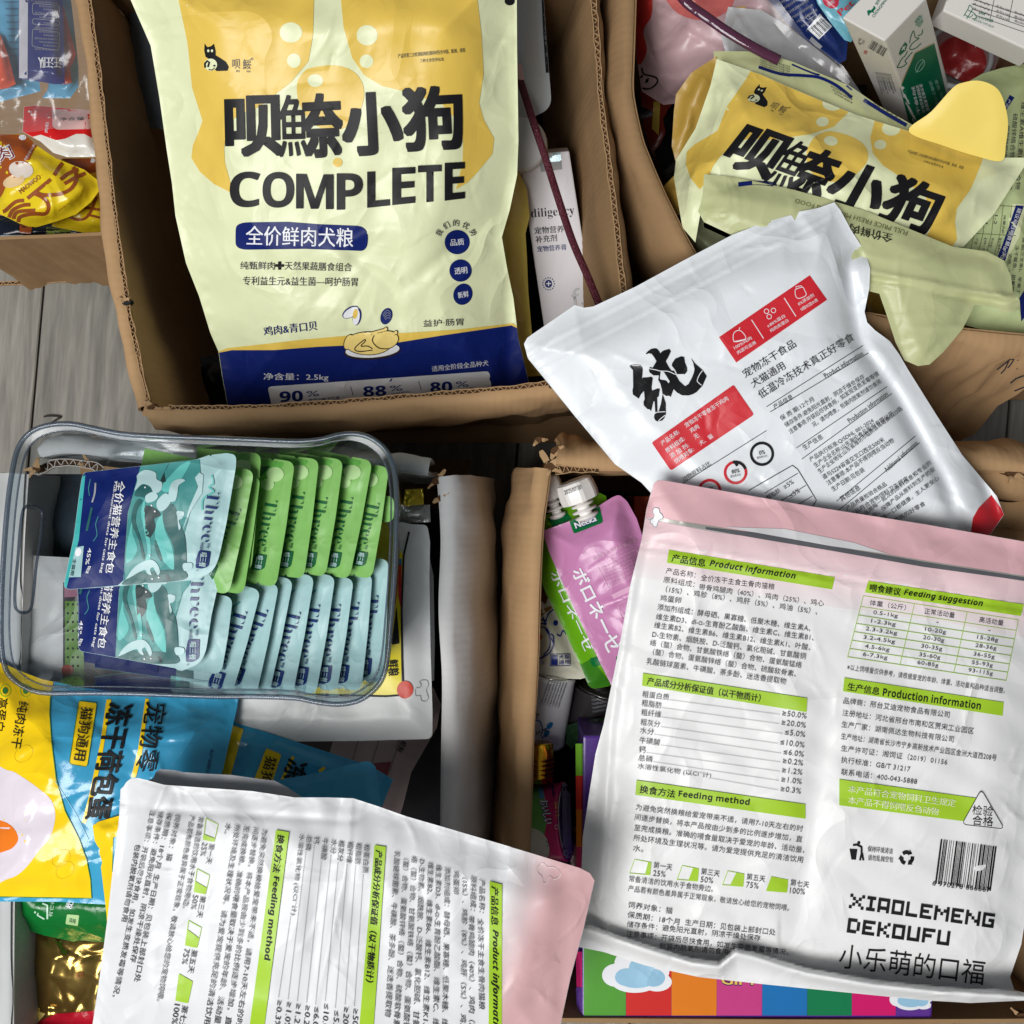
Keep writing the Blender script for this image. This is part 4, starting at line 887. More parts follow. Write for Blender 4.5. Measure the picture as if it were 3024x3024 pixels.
for a, b, t in (((1135, 1035), (1372, 885), "产品执行标准:Q/SDHL 001-2024"), ((1152, 1056), (1445, 858), "生产企业名称:山东海伦食品股份有限公司"), ((1168, 1078), (1480, 838), "生产企业地址:山东省潍坊市临朐县蒋峪镇G233路"), ((1183, 1100), (1412, 955), "道与S224省道交叉口西北500米"), ((1200, 1122), (1448, 958), "注意事项:本产品不得饲喂反刍动物"), ((1218, 1145), (1338, 1068), "生产日期:见包装")): ctx(t, a, b, 16)
rule((1230, 1180), (1526, 935)); rule((1240, 1212), (1542, 960)); ctx("Additional information", (1418, 1072), (1538, 965), 15, BLACK); ctx("其他信息", (1250, 1182), (1322, 1135), 17)
for a, b, t in (((1272, 1215), (1420, 1122), "产品质量检验合格品"), ((1288, 1240), (1502, 1100), "产品符合宠物饲料卫生规定"), ((1305, 1262), (1588, 1040), "通过追溯每一批次的原料信息和专业的"), ((1322, 1283), (1602, 1065), "检测报告，保障产品从原料到生产的安"), ((1372, 1278), (1618, 1098), "全的每一口都健康，主人更安心"), ((1450, 1262), (1565, 1195), "做高的好零食")): ctx(t, a, b, 15)
ctx("动物原料占比", (660, 1108), (762, 1045), 16); rule((655, 1112), (968, 915))
for c, rr, mm, t in (((852, 1072), 31, RED, "80%"), ((951, 1002), 32, BLACK, "0%"), ((755, 1140), 31, RED, "90%")):
    cx, cy = zb(c)[0]; chun.line(ellipse(cx, cy, rr, rr, k=30), 8, mm, 2, "ring_print", closed=True); chun.textc(t, (cx, cy - 4), -12, 24 if len(t) > 2 else 18, 12, BLACK, bold=.01); chun.textc("蛋白质占比", (cx, cy + 9), -12, 32, 7, INK)
chun.line([(2165, 1362), (2172, 1368), (2178, 1376)], 8, BLACK, 3, "ring_print")
for i in range(6): a = -1.4 + i * .2
chun.line([(zb((852, 1072))[0][0] + 31 * math.cos(a), zb((852, 1072))[0][1] + 31 * math.sin(a)) for a in np.linspace(-1.7, -.35, 8)], 8.5, BLACK, 3, "ring_print")
chun.line(zb((900, 1140), (1065, 1045), (1085, 1060), (1155, 1175), (1140, 1200)), 2.5, INK, 2, "table_line"); chun.line(zb((960, 1150), (1085, 1075)), 2, INK, 2, "table_line"); chun.line(zb((1020, 1180), (1115, 1120)), 2, INK, 2, "table_line"); chun.line(zb((1080, 1195), (1140, 1160)), 2, INK, 2, "table_line")
ctx("粗脂肪", (975, 1175), (1022, 1145), 15); ctx("≥5%", (1038, 1135), (1072, 1112), 14); ctx("≤5%", (1060, 1168), (1095, 1145), 14)
chun.flush()

# ------------------------------------------------------------ the pink-and-white freeze-dried cat food bags (same print twice)
za = zm(1700, 1400, .6853); zc_ = zm(1700, 2200, .6853)
PACKW = mat("pack_white", (229, 229, 229), .42, bump=.3, bscale=40, vary=.015)  # the pack film's own even white
def info_print(T, only=None):
    TX = mat("charcoal_ink", (58, 56, 66), .5, bump=.1)
    def t(s, a, b, h, z=za, m=TX, **k): T.text(s, z(a)[0], z(b)[0], h, m, **k)
    def bar(q, z=za): T.fill(z(*q), LIME, 5, "heading_bar", 9)
    bar(((402, 326), (1117, 444), (1105, 497), (393, 382)))
    t("产品信息", (410, 378), (558, 402), 24, m=BLACK, bold=.02, layer=6); t("Product information", (574, 404), (945, 460), 24, m=BLACK, st="i", layer=6)
    h = 19
    for a, b, s in (((387, 430), (515, 450), "产品名称："), ((538, 460), (855, 500), "全价冻干主食生骨肉猫粮"), ((376, 468), (510, 490), "原料组成："), ((530, 500), (1068, 572), "带骨鸡腿肉（40%）、鸡肉（25%）、鸡心"),
                    ((386, 510), (1040, 608), "（15%）、鸡胗（8%）、鸡肝（5%）、鸡油（5%）、"), ((362, 548), (452, 560), "鸡蛋卵"), ((350, 587), (1010, 680), "添加剂组成：酵母硒、果寡糖、低聚木糖、维生素A、"),
                    ((344, 628), (1025, 720), "维生素D3、dl-α-生育酚乙酸酯、维生素C、维生素B1、"), ((336, 664), (1010, 762), "维生素B2、维生素B6、维生素B12、维生素K1、叶酸、"), ((328, 704), (990, 800), "D-生物素、烟酰胺、D-泛酸钙、氯化胆碱、甘氨酸铜"),
                    ((318, 740), (972, 838), "络（螯）合物、甘氨酸铁络（螯）合物、蛋氨酸锰络"), ((330, 780), (948, 876), "（螯）合物、蛋氨酸锌络（螯）合物、硫酸软骨素、"), ((303, 820), (905, 908), "乳酸链球菌素、牛磺酸、茶多酚、迷迭香提取物")):
        t(s, a, b, h)
    bar(((290, 858), (998, 966), (995, 1026), (286, 912)))
    t("产品成分分析保证值（以干物质计）", (300, 908), (800, 985), 24, m=BLACK, bold=.02, layer=6)
    rows = ("粗蛋白质", "粗脂肪", "粗纤维", "粗灰分", "水分", "牛磺酸", "钙", "总磷", "水溶性氯化物 (以Cl⁻计)"); vals = ("≥50.0%", "≥20.0%", "≤5.0%", "≤10.0%", "≤6.0%", "≥0.2%", "≥1.2%", "≥1.0%", "≥0.3%")
    xe = (400, 368, 366, 362, 335, 362, 300, 330, 582)
    y0 = (962, 1000, 1040, 1082, 1118, 1160, 1200, 1236, 1274); y1 = (1055, 1095, 1135, 1180, 1220, 1258, 1298, 1338, 1379)
    for i in range(9):
        x0 = 285 - 2.5 * i; x1 = 994 - 3 * i; sl = (y1[i] - y0[i] - 0) / (x1 - x0); w = xe[i] - x0
        t(rows[i], (x0, y0[i]), (xe[i], y0[i] + w * .13), h)
        vx = x1 - (105 if len(vals[i]) > 5 else 88); t(vals[i], (vx, y1[i] - (x1 - vx) * .13), (x1, y1[i]), 16)
        T.dots(za((xe[i] + 8, y0[i] + w * .13 - 4))[0], za((vx - 4, y1[i] - (x1 - vx) * .13 - 5))[0], TX, 5.6, 1.1)
    z = zc_
    bar(((262, 152), (990, 256), (990, 318), (257, 215)), z)
    t("换食方法", (272, 207), (428, 230), 24, z, BLACK, bold=.02, layer=6); t("Feeding method", (441, 230), (747, 268), 24, z, BLACK, st="b", layer=6)
    for a, b, s in (((257, 282), (978, 376), "为避免突然换粮给爱宠带来不适，请用7-10天左右的时"), ((253, 325), (975, 422), "间逐步替换，将本产品按由少到多的比例逐步增加，直"), ((250, 370), (985, 468), "至完成换粮。准确的喂食量取决于爱宠的年龄、活动量、"), ((247, 414), (978, 510), "所处环境及生理状况等。请为爱宠提供充足的清洁饮用"), ((245, 458), (290, 464), "水。")):
        t(s, a, b, h, z)
    for i, (x, y, p, d) in enumerate(((232, 553, "25%", "第一天"), (437, 580, "50%", "第三天"), (633, 603, "75%", "第五天"), (822, 628, "100%", "第七天"))):
        q = [(x, y), (x + 88, y + 7), (x + 93, y - 46), (x + 22, y - 60)]
        T.line(z(*q), 2, LIME, 2, "portion_icon", closed=True)
        f = (.3, .55, .78, 1)[i]; L_ = lambda a, b, t_: (a[0] + (b[0] - a[0]) * t_, a[1] + (b[1] - a[1]) * t_)
        T.fill(z(L_(q[1], q[0], f * .82 if i < 3 else 1), q[1], q[2], L_(q[2], q[3], f * .6 if i < 3 else 1)), LIME, 2, "portion_icon")
        t(d, (x + 101, y - 22), (x + 182, y - 10), h, z, bold=.006); t(p, (x + 100, y + 12), (x + (154 if i < 3 else 165), y + 18), 17, z)
    t("常备清洁的饮用水于食物旁边。", (228, 590), (590, 636), h, z); t("产品若有颜色差异属于正常现象，敬请放心给您的宠物饲喂。", (224, 633), (918, 718), h, z)
    for a, b, s in (((224, 702), (415, 730), "饲养对象：猫"), ((221, 745), (445, 778), "保质期：18个月"), ((470, 778), (860, 822), "生产日期：见包装上部封口处"), ((219, 786), (795, 848), "储存条件：避免阳光直射，阴凉干燥处保存"), ((217, 826), (915, 908), "注意事项：开袋后尽快食用，如发生变质发霉等情况，"), ((360, 880), (655, 905), "包装内脱氧剂请勿食用")):
        t(s, a, b, h, z)
    if only == "left": T.flush(); return
    bar(((1262, 460), (1932, 562), (1918, 612), (1246, 510)))
    t("喂食建议", (1264, 506), (1400, 526), 24, m=BLACK, bold=.02, layer=6); t("Feeding suggestion", (1412, 528), (1752, 578), 24, m=BLACK, st="i", layer=6)
    L_ = lambda a, b, t_: (a[0] + (b[0] - a[0]) * t_, a[1] + (b[1] - a[1]) * t_)
    TL, TR, BR, BL = (1240, 524), (1908, 628), (1855, 890), (1172, 788)
    GL_ = mat("green_rule", (150, 185, 60), .5)
    for i in range(7):
        u = (0, .175, .318, .455, .59, .73, .865)[i]; T.line([za(L_(TL, BL, u))[0], za(L_(TR, BR, u))[0]], 2, GL_, 2, "table_line")
    T.line([za(BL)[0], za(BR)[0]], 2, GL_, 2, "table_line")
    for u in (0, .33, .67, 1): T.line([za(L_(TL, TR, u))[0], za(L_(BL, BR, u))[0]], 2, GL_, 2, "table_line")
    tb = (("体重（公斤）", "正常活动量", "高活动量"), ("0.5-1kg", "-", "-"), ("1-2.3kg", "10-20g", "15-28g"), ("2.3-3.2kg", "20-30g", "28-36g"), ("3.2-4.5kg", "30-35g", "36-55g"), ("4.5-6kg", "35-60g", "55-93g"), ("6-7.3kg", "60-85g", "93-115g"))
    for r_, row in enumerate(tb):
        v = (.09, .245, .385, .52, .66, .80, .93)[r_]
        for c_, s in enumerate(row):
            c = L_(L_(TL, TR, (c_ + .5) / 3), L_(BL, BR, (c_ + .5) / 3), v); cc = za(c)[0]
            if s == "-": T.textc(s, cc, 8, 6, 2, TX); continue
            T.textc(s, cc, 8.5, (18 if r_ == 0 else 10.5) * len(s), 17 if r_ == 0 else 15, TX)
    t("※以上饲喂量仅供参考，请根据爱宠的年龄、体重、活动量和品种适当调整。", (1168, 845), (1848, 948), 18)
    bar(((1158, 878), (1845, 984), (1840, 1042), (1152, 936)))
    t("生产信息", (1168, 932), (1308, 955), 24, m=BLACK, bold=.02, layer=6); t("Production information", (1322, 956), (1744, 1016), 24, m=BLACK, st="b", layer=6)
    for a, b, s in (((1152, 990), (1610, 1052), "品牌商：邢台艾迪宠物食品有限公司"), ((1148, 1042), (1714, 1122), "注册地址：河北省邢台市南和区贾宋工业园区"), ((1144, 1092), (1628, 1158), "生产厂家：湖南佩达生物科技有限公司"), ((1142, 1143), (1812, 1238), "生产地址：湖南省长沙市宁乡高新技术产业园区金洲大道西208号"), ((1142, 1195), (1600, 1256), "生产许可证：湘饲证（2019）01156"), ((1142, 1245), (1440, 1286), "执行标准：GB/T 31217")):
        t(s, a, b, h)
    t("联系电话：400-043-5888", (1142, 130), (1470, 172), h, z)
    bar(((1136, 148), (1745, 232), (1745, 338), (1136, 260)), z); 
    PL = mat("pale_lettering", (226, 232, 190), .5)
    t("本产品符合宠物饲料卫生规定", (1170, 205), (1638, 268), 23, z, PL, bold=.012, layer=6); t("本产品不得饲喂反刍动物", (1170, 252), (1565, 305), 23, z, PL, bold=.012, layer=6)
    T.fill(z((1748, 192, 16), (1848, 362, 16), (1664, 342, 16)), PACKW, 7, "triangle_mark"); T.line(rounded(z((1748, 192, 16), (1848, 362, 16), (1664, 342, 16))), 2, BLACK, 9, "triangle_mark", closed=True)
    t("检验", (1708, 300), (1796, 308), 29, z, BLACK, layer=9); t("合格", (1708, 345), (1798, 352), 29, z, BLACK, layer=9)
    # tidy man, recycling mark, bar code
    T.fill(z((1180, 448), (1214, 450), (1208, 495), (1188, 494)), BLACK, 2, "bin_mark"); T.fill(ellipse(*z((1220, 422))[0], 5, 5, k=10), BLACK, 2, "bin_mark")
    for p in (((1195, 432), (1212, 430), (1232, 440)), ((1232, 438), (1232, 468), (1225, 498)), ((1234, 466), (1240, 498))): T.line(z(*p), 6, BLACK, 2, "bin_mark")
    t("保持环境清洁", (1256, 460), (1366, 472), 17, z, bold=.01); t("请勿乱抛空包", (1258, 498), (1368, 508), 17, z, bold=.01)
    cc = z((1427, 487))[0]
    for k in range(3):
        a = math.radians(120 * k - 90); R = 17; pts = [(cc[0] + R * math.cos(a + d_), cc[1] + R * math.sin(a + d_)) for d_ in (-.75, -.25, .35)]
        T.line(pts, 11, BLACK, 2, "recycling_mark"); e = np.array(pts[-1]); a2 = a + .35; tn = np.array((-math.sin(a2), math.cos(a2))); rn = np.array((math.cos(a2), math.sin(a2)))
        T.fill([tuple(e - rn * 9), tuple(e + tn * 11), tuple(e + rn * 9)], BLACK, 2, "recycling_mark")
    T.barcode(z((1548, 598))[0], z((1792, 630))[0], 132, BLACK, 30, seed=9)
    t("6 970278 866667", (1536, 606), (1785, 636), 14, z, BLACK)
    # pixel lettering
    FONT5 = {"X": "10001 01010 00100 01010 10001", "I": "111 010 010 010 111", "A": "1111 1001 1001 1111 1001", "O": "1111 1001 1001 1001 1111", "L": "1000 1000 1000 1000 1111", "E": "1111 1000 1110 1000 1111", "M": "10001 11011 10101 10001 10001",
             "N": "10001 11001 10101 10011 10001", "G": "1111 1000 1011 1001 1111", "D": "1110 1001 1001 1001 1110", "K": "1001 1010 1100 1010 1001", "U": "1001 1001 1001 1001 1111", "F": "1111 1000 1110 1000 1000"}
    def pix(word, p0, p1, h_):
        p0 = np.array(p0, float); p1 = np.array(p1, float); tot = sum(len(FONT5[c].split()[0]) + .8 for c in word) - .8; d = (p1 - p0) / tot; up = np.array((d[1], -d[0])); up = up / np.linalg.norm(up) * h_ / 5; x = 0; V = []; F = []
        for c in word:
            R = FONT5[c].split()
            for j, row in enumerate(R):
                for i, b in enumerate(row):
                    if b == "1":
                        for q in ((0, 0), (1.02, 0), (1.02, 1.02), (0, 1.02)): V.append(p0 + d * (x + i + q[0]) + up * (4 - j + q[1]))
                        k = len(V) - 4; F.append((k, k + 1, k + 2, k + 3))
            x += len(R[0]) + .8
        T.stamp(np.array(V), F, BLACK, 2, "lettering")
    pix("XIAOLEMENG", z((1176, 703))[0], z((1800, 790))[0], 42); pix("DEKOUFU", z((1167, 808))[0], z((1608, 866))[0], 42)
    t("小乐萌的口福", (1130, 960), (1755, 1036), 72, z, BLACK, big=True, layer=2)
    T.flush()

# the upper one, face up across the bottom right box
def d_extra(x, y, d):
    L1 = np.array(zc_((60, 770), (130, 800), (300, 855), (500, 915), (620, 930), (690, 872), (760, 888), (1000, 960), (1300, 1010), (1600, 1040), (1880, 1055), (2100, 1070)), float)
    yl = np.interp(x, L1[:, 0], L1[:, 1]); s = y - yl
    amp = .012 + .009 * np.exp(-((x - 2750) / 420.) ** 2) + .004 * np.exp(-((x - 2080) / 90.) ** 2)
    e = np.where(s < 0, -amp * np.exp(-(s / (48. + 26 * (x > 2300))) ** 2), amp * 1.1 * np.exp(-((s - 20) / 20.) ** 2) + .001)
    e = np.where(s < 0, e, e * sstep(s / 6.) - amp * (1 - sstep(s / 6.)))
    zl = (y - 1500) - (x - 1930) * .165   # zip lines
    e = e + .0012 * np.exp(-((zl - 105) / 4.) ** 2) - .0010 * np.exp(-((zl - 118) / 6.) ** 2) + .0010 * np.exp(-((zl - 132) / 4.) ** 2)
    g = dist_to(np.stack([x, y], 1), np.array([(1905, 1500), (1803, 2140), (1768, 2680), (1795, 2748)], float), False)
    e = e + .003 * np.exp(-(g / 16.) ** 2)
    e = e - .0035 * np.exp(-((x - 2445 - (y - 2000) * -.12) / 45.) ** 2) * sstep((y - 1900) / 300)   # soft valley down the middle
    e = e + .0016 * np.exp(-((x - 2175) ** 2 / 55. ** 2 + (y - 2745) ** 2 / 60. ** 2))
    return e
dbag = pouch("cat_food_bag", "white cat food bag with a pink top lying upright over the bottom right box", "cat food bag",
    za((335, 42), (350, 28), (372, 25), (1000, 136), (1500, 215), (1932, 290), (2000, 300)) + [(3090, 1612), (3080, 2300), (3030, 2700)] + zc_((1920, 860), (1872, 1000), (1890, 1055), (1960, 1075), (1960, 1100), (1700, 1112), (1500, 1100), (1100, 1060), (800, 1030), (530, 1000), (300, 950), (120, 892), (0, 868), (-8, 780), (35, 740), (28, 620), (25, 540), (30, 400), (60, 200), (85, 40)) + za((120, 1080), (185, 760), (235, 480), (285, 280), (305, 150)),
    [(1930, 1430, .385), (3060, 1610, .39), (2450, 1520, .39), (1760, 2250, .372), (3050, 2300, .385), (2400, 2200, .39), (1740, 2780, .36), (3000, 2900, .375), (2300, 2860, .366)],
    PACKW, puff=.014, back=.2, edge=170, seal=12, sp=8, seed=41, wr=.0007, nw=230, wlen=55, wwide=5.5, extra=d_extra, group="white cat food bags with pink tops")
PINK = mat("rose_pink_film", (228, 182, 188), .42, bump=.3, bscale=40)
o_ = np.array(dbag.at); g0 = np.array(W(2100, 1560, .385)) - o_; g1 = np.array(W(2060, 1800, .385)) - o_
PINKG = mat("pink_fading_to_white_film", (238, 205, 210), .42, bump=.3, bscale=40, grad=((229, 229, 229), g0, g1))
dbag.fill(za((300, 0), (2010, 260), (2010, 450), (1940, 440), (1900, 432), (1300, 345), (800, 262), (600, 236), (430, 205), (368, 188), (290, 190)), PINK, 1, "pink_band", 9)
dbag.fill(za((290, 190), (368, 205), (430, 218), (600, 250), (800, 276), (1300, 358), (1990, 470), (1990, 720), (1600, 640), (1000, 560), (240, 440)), PINKG, 1, "pink_band", 9)
SLOT = mat("dark_slot", (104, 106, 110), .35, metal=.2, bump=.2); SIL = mat("silver_inside", (206, 204, 196), .28, metal=.5, bump=.4)
dbag.fill(za((366, 188), (430, 200), (600, 226), (1000, 290), (1500, 372), (1980, 448), (1980, 470), (1500, 390), (1000, 308), (600, 246), (430, 216), (372, 205)), SIL, 2, "tear_slot", 9)
dbag.fill(za((560, 228), (760, 250), (1000, 292), (1500, 378), (1980, 452), (1980, 466), (1500, 400), (1100, 330), (800, 280), (560, 238)), SLOT, 3, "tear_slot", 9)
dbag.fill(za((640, 228), (900, 236), (1200, 296), (1350, 345), (1100, 310), (800, 256)), mat("white_slot_lip", (222, 222, 224), .4), 4, "tear_slot", 9)
bone = za((345, 145), (358, 150), (362, 165), (372, 175), (376, 188), (366, 196), (358, 200), (352, 215), (348, 227), (336, 226), (330, 216), (322, 210), (322, 198), (334, 190), (338, 178), (332, 165), (335, 150))
dbag.fill(bone, WHITE, 4, "bone_cutout", 7, sm=True); dbag.line(spline(bone), 2, GREYINK, 5, "bone_cutout", closed=True)
info_print(dbag)

# the second one, open, turned a quarter, over the bottom left box
y4 = zm(0, 1950, .6211); y7 = zm(900, 2100, .4783); yb = zm(0, 1900, .5818)
def c_extra(x, y, d):
    g = dist_to(np.stack([x, y], 1), np.array([(1035, 2362), (1028, 2480), (1010, 2620), (900, 3100)], float), False)
    e = .0022 * np.exp(-(g / 12.) ** 2) - .0035 * np.exp(-((x - 985 + (y - 2480) * .17) / 45.) ** 2)
    g2 = dist_to(np.stack([x, y], 1), np.array([(366, 2307), (480, 2330), (745, 2345), (1030, 2362)], float), False)
    e = e - .001 * np.exp(-((g2 - 62) / 12.) ** 2)
    g3 = dist_to(np.stack([x, y], 1), np.array([(484, 2320), (440, 2420), (400, 2600)], float), False)
    e = e + .0025 * np.exp(-(g3 / 14.) ** 2) - .004 * np.exp(-((x - 380) / 40.) ** 2) * np.exp(-((y - 2400) / 100.) ** 2)
    for a, b in (((1180, 2660), .003), ((1400, 2760), -.002), ((1000, 2760), .002)): e = e + b * np.exp(-((x - a[0]) ** 2 + (y - a[1]) ** 2) / 50. ** 2)
    return e
cbag = pouch("cat_food_bag", "white cat food bag turned sideways with its pink end right, gaping open", "cat food bag",
    y4((588, 600), (600, 580), (622, 562), (660, 560), (700, 570), (780, 592), (1000, 608), (1200, 622), (1400, 652), (1560, 652), (1680, 656), (1800, 695), (1932, 742)) + y7((870, 720), (1380, 870), (1700, 968), (1762, 1000), (1790, 1045), (1720, 1350), (1640, 1650), (1580, 1932)) + [(1640, 3110), (262, 3110)] + yb((470, 1932), (505, 1700), (545, 1400), (578, 1100), (603, 900), (612, 740)),
    [(366, 2320, .455), (1030, 2365, .462), (1750, 2590, .455), (1640, 3100, .44), (270, 3100, .43), (900, 2800, .462)],
    mat("pack_white_b", (218, 219, 221), .42, bump=.3, bscale=40, vary=.015), puff=.012, back=.4, edge=150, seal=12, sp=8, seed=43, wr=.00075, nw=210, wlen=55, wwide=5.5, extra=c_extra, group="white cat food bags with pink tops")
pouch("", "", "", y4((640, 600), (728, 560), (742, 530), (762, 517), (830, 522), (872, 532), (1000, 540), (1100, 545), (1250, 566), (1305, 572), (1360, 600), (1450, 660), (1300, 700), (700, 660)), [(430, 2290, .44), (900, 2340, .445)], mat("bag_inside_grey", (176, 178, 184), .45, bump=.2), part="rear_panel", puff=.003, edge=40, sp=12, seed=44, wr=.0006, nw=10, thing=cbag, solid=False, kidlabel="grey inside of the open mouth")
o_ = np.array(cbag.at)
g0 = np.array(W(1610, 2740, .46)) - o_; g1 = np.array(W(1440, 2680, .46)) - o_
PINKC = mat("pink_fading_to_white_film_b", (210, 168, 170), .42, bump=.3, bscale=40, grad=((218, 219, 221), g0, g1))
cbag.fill(y7((1270, 838), (1390, 874), (1700, 968), (1762, 1000), (1792, 1045), (1720, 1350), (1640, 1650), (1560, 2010), (1120, 2010), (1200, 1500)), PINKC, 1, "pink_band", 9)
bn = spline(y7((1450, 945), (1475, 940), (1500, 962), (1530, 962), (1560, 975), (1575, 1000), (1565, 1025), (1535, 1035), (1515, 1020), (1500, 1030), (1490, 1060), (1470, 1055), (1462, 1020), (1440, 1000), (1435, 970)))
cbag.line(bn, 2.5, mat("bone_line", (205, 178, 180), .4), 3, "bone_cutout", closed=True); cbag.line([(p[0] + 2, p[1] + 2) for p in bn], 1.5, mat("bone_light", (246, 226, 226), .4), 2, "bone_cutout", closed=True)
D_ = lambda *p: za(*p); D6 = lambda *p: zc_(*p)
srcD = D6((260, 152), (257, 215), (745, 265)) + D_((290, 858), (286, 912), (800, 965)) + D_((402, 325), (393, 382), (720, 430)) + D6((222, 675), (332, 567), (985, 645), (915, 905), (224, 633))
dstC = [(878, 2444), (832, 2441), (801, 2832), (1139, 2492), (1106, 2483), (1022, 2930), (1506, 2614), (1464, 2600), (1426, 2872), (509, 2415), (585, 2499), (526, 3000), (355, 2941), (536, 2418)]
cbag.xf = homog(srcD, dstC); info_print(cbag, "left"); cbag.xf = None
cbag.flush()

# ------------------------------------------------------------ the clear plastic bin
zn = zm(0, 1200, .6211)
PLAS = clearmat("clear_plastic", (.88, .905, .92), .05, ior=1.5)
RIMP = clearmat("clear_plastic_rim", (.52, .56, .61), .16, ior=1.5, haze=.22, hazecol=(.16, .20, .26))
BIN = Thing("clear_plastic_bin", "clear plastic storage bin with slot handles full of teal and green sachets", "storage bin")
rim = spline(zn((60, 300), (85, 200), (135, 130), (215, 92), (330, 82), (450, 105), (580, 130), (760, 142), (1000, 150), (1200, 158), (1400, 166), (1520, 158), (1600, 138), (1680, 130), (1760, 150), (1830, 205), (1870, 285), (1886, 420), (1884, 600), (1875, 800), (1860, 1000), (1842, 1200), (1815, 1300), (1760, 1365), (1690, 1405), (1600, 1418), (1500, 1408), (1400, 1390), (1200, 1384), (1000, 1384), (800, 1376), (600, 1368), (400, 1364), (220, 1364), (130, 1342), (60, 1295), (22, 1235), (6, 1120), (6, 950), (14, 760), (28, 560), (42, 420)), 4)
zr = .468; zbm = .352
R0 = np.array([W(x, y, zr) for x, y in rim]); n = len(R0)
for i, (x, y) in enumerate(rim):      # the rim dips in the middle of the long sides
    R0[i, 2] = zr - .004 * math.exp(-((x - 650) / 330.) ** 2) * (1 if y < 1350 or y > 2000 else 0)
cen = np.array([R0[:, 0].mean(), R0[:, 1].mean()])
lv = []
for k_, (sx, zz) in enumerate(((1, 0), (.992, .004), (.985, .018), (.972, .045), (.955, .075), (.938, .10), (.92, .111), (.88, .1155))):
    q = R0.copy(); q[:, :2] = cen + (q[:, :2] - cen) * np.array((sx, sx - .01 * (1 - sx))); q[:, 2] -= zz; lv.append(q)
G = np.stack(lv, 1)
V, F = sheet(G, .0022, closed=True)
# slot handle in the left wall: leave those faces out
cut = []
mm_ = len(lv); K = n * mm_
for f in F:
    c = V[list(f)].mean(0); yy = c[1]; lev = zr - c[2]
    px_ = 1512 + c[0] / (CAM_H - c[2]) * FPX; py_ = 1512 - c[1] / (CAM_H - c[2]) * FPX
    if px_ < 220 and 1508 < py_ < 1800 and .012 < lev < .05: continue
    cut.append(f)
BIN.add("bin_wall", V, cut, PLAS, solid=False)
q = R0.copy(); V, F = tube(q, .0019, 8, closed=True); BIN.add("bin_rim", V, F, RIMP, solid=False)
q = R0.copy(); q[:, :2] = cen + (q[:, :2] - cen) * np.array((.968, .955)); q[:, 2] -= .003; V, F = tube(q, .0007, 6, closed=True); BIN.add("rim_step", V, F, RIMP, solid=False)
G = np.stack([R0, np.concatenate([q[:, :2], R0[:, 2:] - .0015], 1)], 1); V, F = sheet(G, .0012, closed=True); BIN.add("rim_lip", V, F, clearmat("clear_plastic_lip", (.86, .885, .9), .2, ior=1.35), solid=False)
bt = lv[-1]; cb = bt.mean(0); V = np.concatenate([bt, [cb]]); F = [(i, (i + 1) % n, n) for i in range(n)]; V2, F2 = V - np.array((0, 0, .002)), [(a, c, b) for a, b, c in F]
BIN.add("bin_floor", np.concatenate([V, V2]), F + [tuple(i + n + 1 for i in f) for f in F2], PLAS, smooth=False, solid=False)
sl = spline(zn((118, 480), (145, 470), (175, 478), (200, 500), (200, 560), (190, 650), (172, 760), (160, 880), (150, 950), (135, 975), (110, 982), (85, 972), (72, 945), (72, 860), (84, 740), (95, 600), (106, 510)), 3)
sp_ = np.array([W(x, y, .458 - (x - 45) / 100. * .028) for x, y in sl]); V, F = tube(sp_, .0012, 6, closed=True); BIN.add("handle_slot", V, F, RIMP, solid=False)

# ------------------------------------------------------------ the sachets in it
TEAL = mat("teal_print", (64, 140, 138), .4, bump=.25); TEALD = mat("deep_teal_print", (38, 92, 92), .4, bump=.25); TEALL = mat("light_teal_print", (96, 186, 180), .4, bump=.25)
ICE = mat("ice_blue_film", (160, 196, 198), .42, bump=.3, bscale=60); FOAM = mat("foam_white_print", (176, 206, 208), .42, bump=.2); DKG = mat("dark_grey_green_print", (34, 56, 58), .4)
NV = mat("deep_navy_film", (8, 30, 98), .45, bump=.3, spec=.3); NVT = mat("navy_lettering", (16, 44, 104), .4); EDGE = mat("turquoise_edge", (60, 170, 168), .4)
GRN = mat("spring_green_film", (128, 182, 98), .42, bump=.3, bscale=60); GRNL = mat("pale_green_print", (176, 212, 150), .42, bump=.3); GRNM = mat("mid_green_print", (98, 172, 76), .42); GRND = mat("deep_green_print", (16, 84, 40), .42); GRT = mat("forest_lettering", (22, 92, 54), .42)
SHOTS = {}
def brand(T, a, b, h, ink):
    """the big serif word running down the sachet, its small line and its cartouche; a, b: ends of the word's baseline"""
    a = np.array(a, float); b = np.array(b, float); d = (b - a) / np.linalg.norm(b - a); up = np.array((d[1], -d[0])); L = np.linalg.norm(b - a)
    T.text("Three", a, b, h, ink, st="s", bold=-.015, layer=3, res=3)
    p = b + d * L * .02; T.text("my", p + up * h * .5, p + d * L * .10 + up * h * .5, h * .26, ink, layer=3, bold=.02); T.text("meals", p + up * h * .02, p + d * L * .15 + up * h * .02, h * .30, ink, layer=3, bold=.02)
    c0 = b + d * L * .17 - up * h * .12; w = L * .36; hh = h * 1.05
    T.fill([tuple(c0 + up * hh * .1) + (6,), tuple(c0 + up * hh) + (4,), tuple(c0 + d * w * .85 + up * hh) + (10,), tuple(c0 + d * w + up * hh * .5) + (6,), tuple(c0 + d * w) + (4,), tuple(c0 + d * w * .5 - up * hh * .06)], ink, 2, "cartouche", 9)
    T.text("喵三餐", c0 + up * hh * .22 + d * w * .1, c0 + d * w * .9 + up * hh * .22, hh * .56, FOAM, layer=3, bold=.02)
    T.text("®", c0 + d * (w + 5) + up * 2, c0 + d * (w + 11) + up * 2, 6, ink, layer=3)
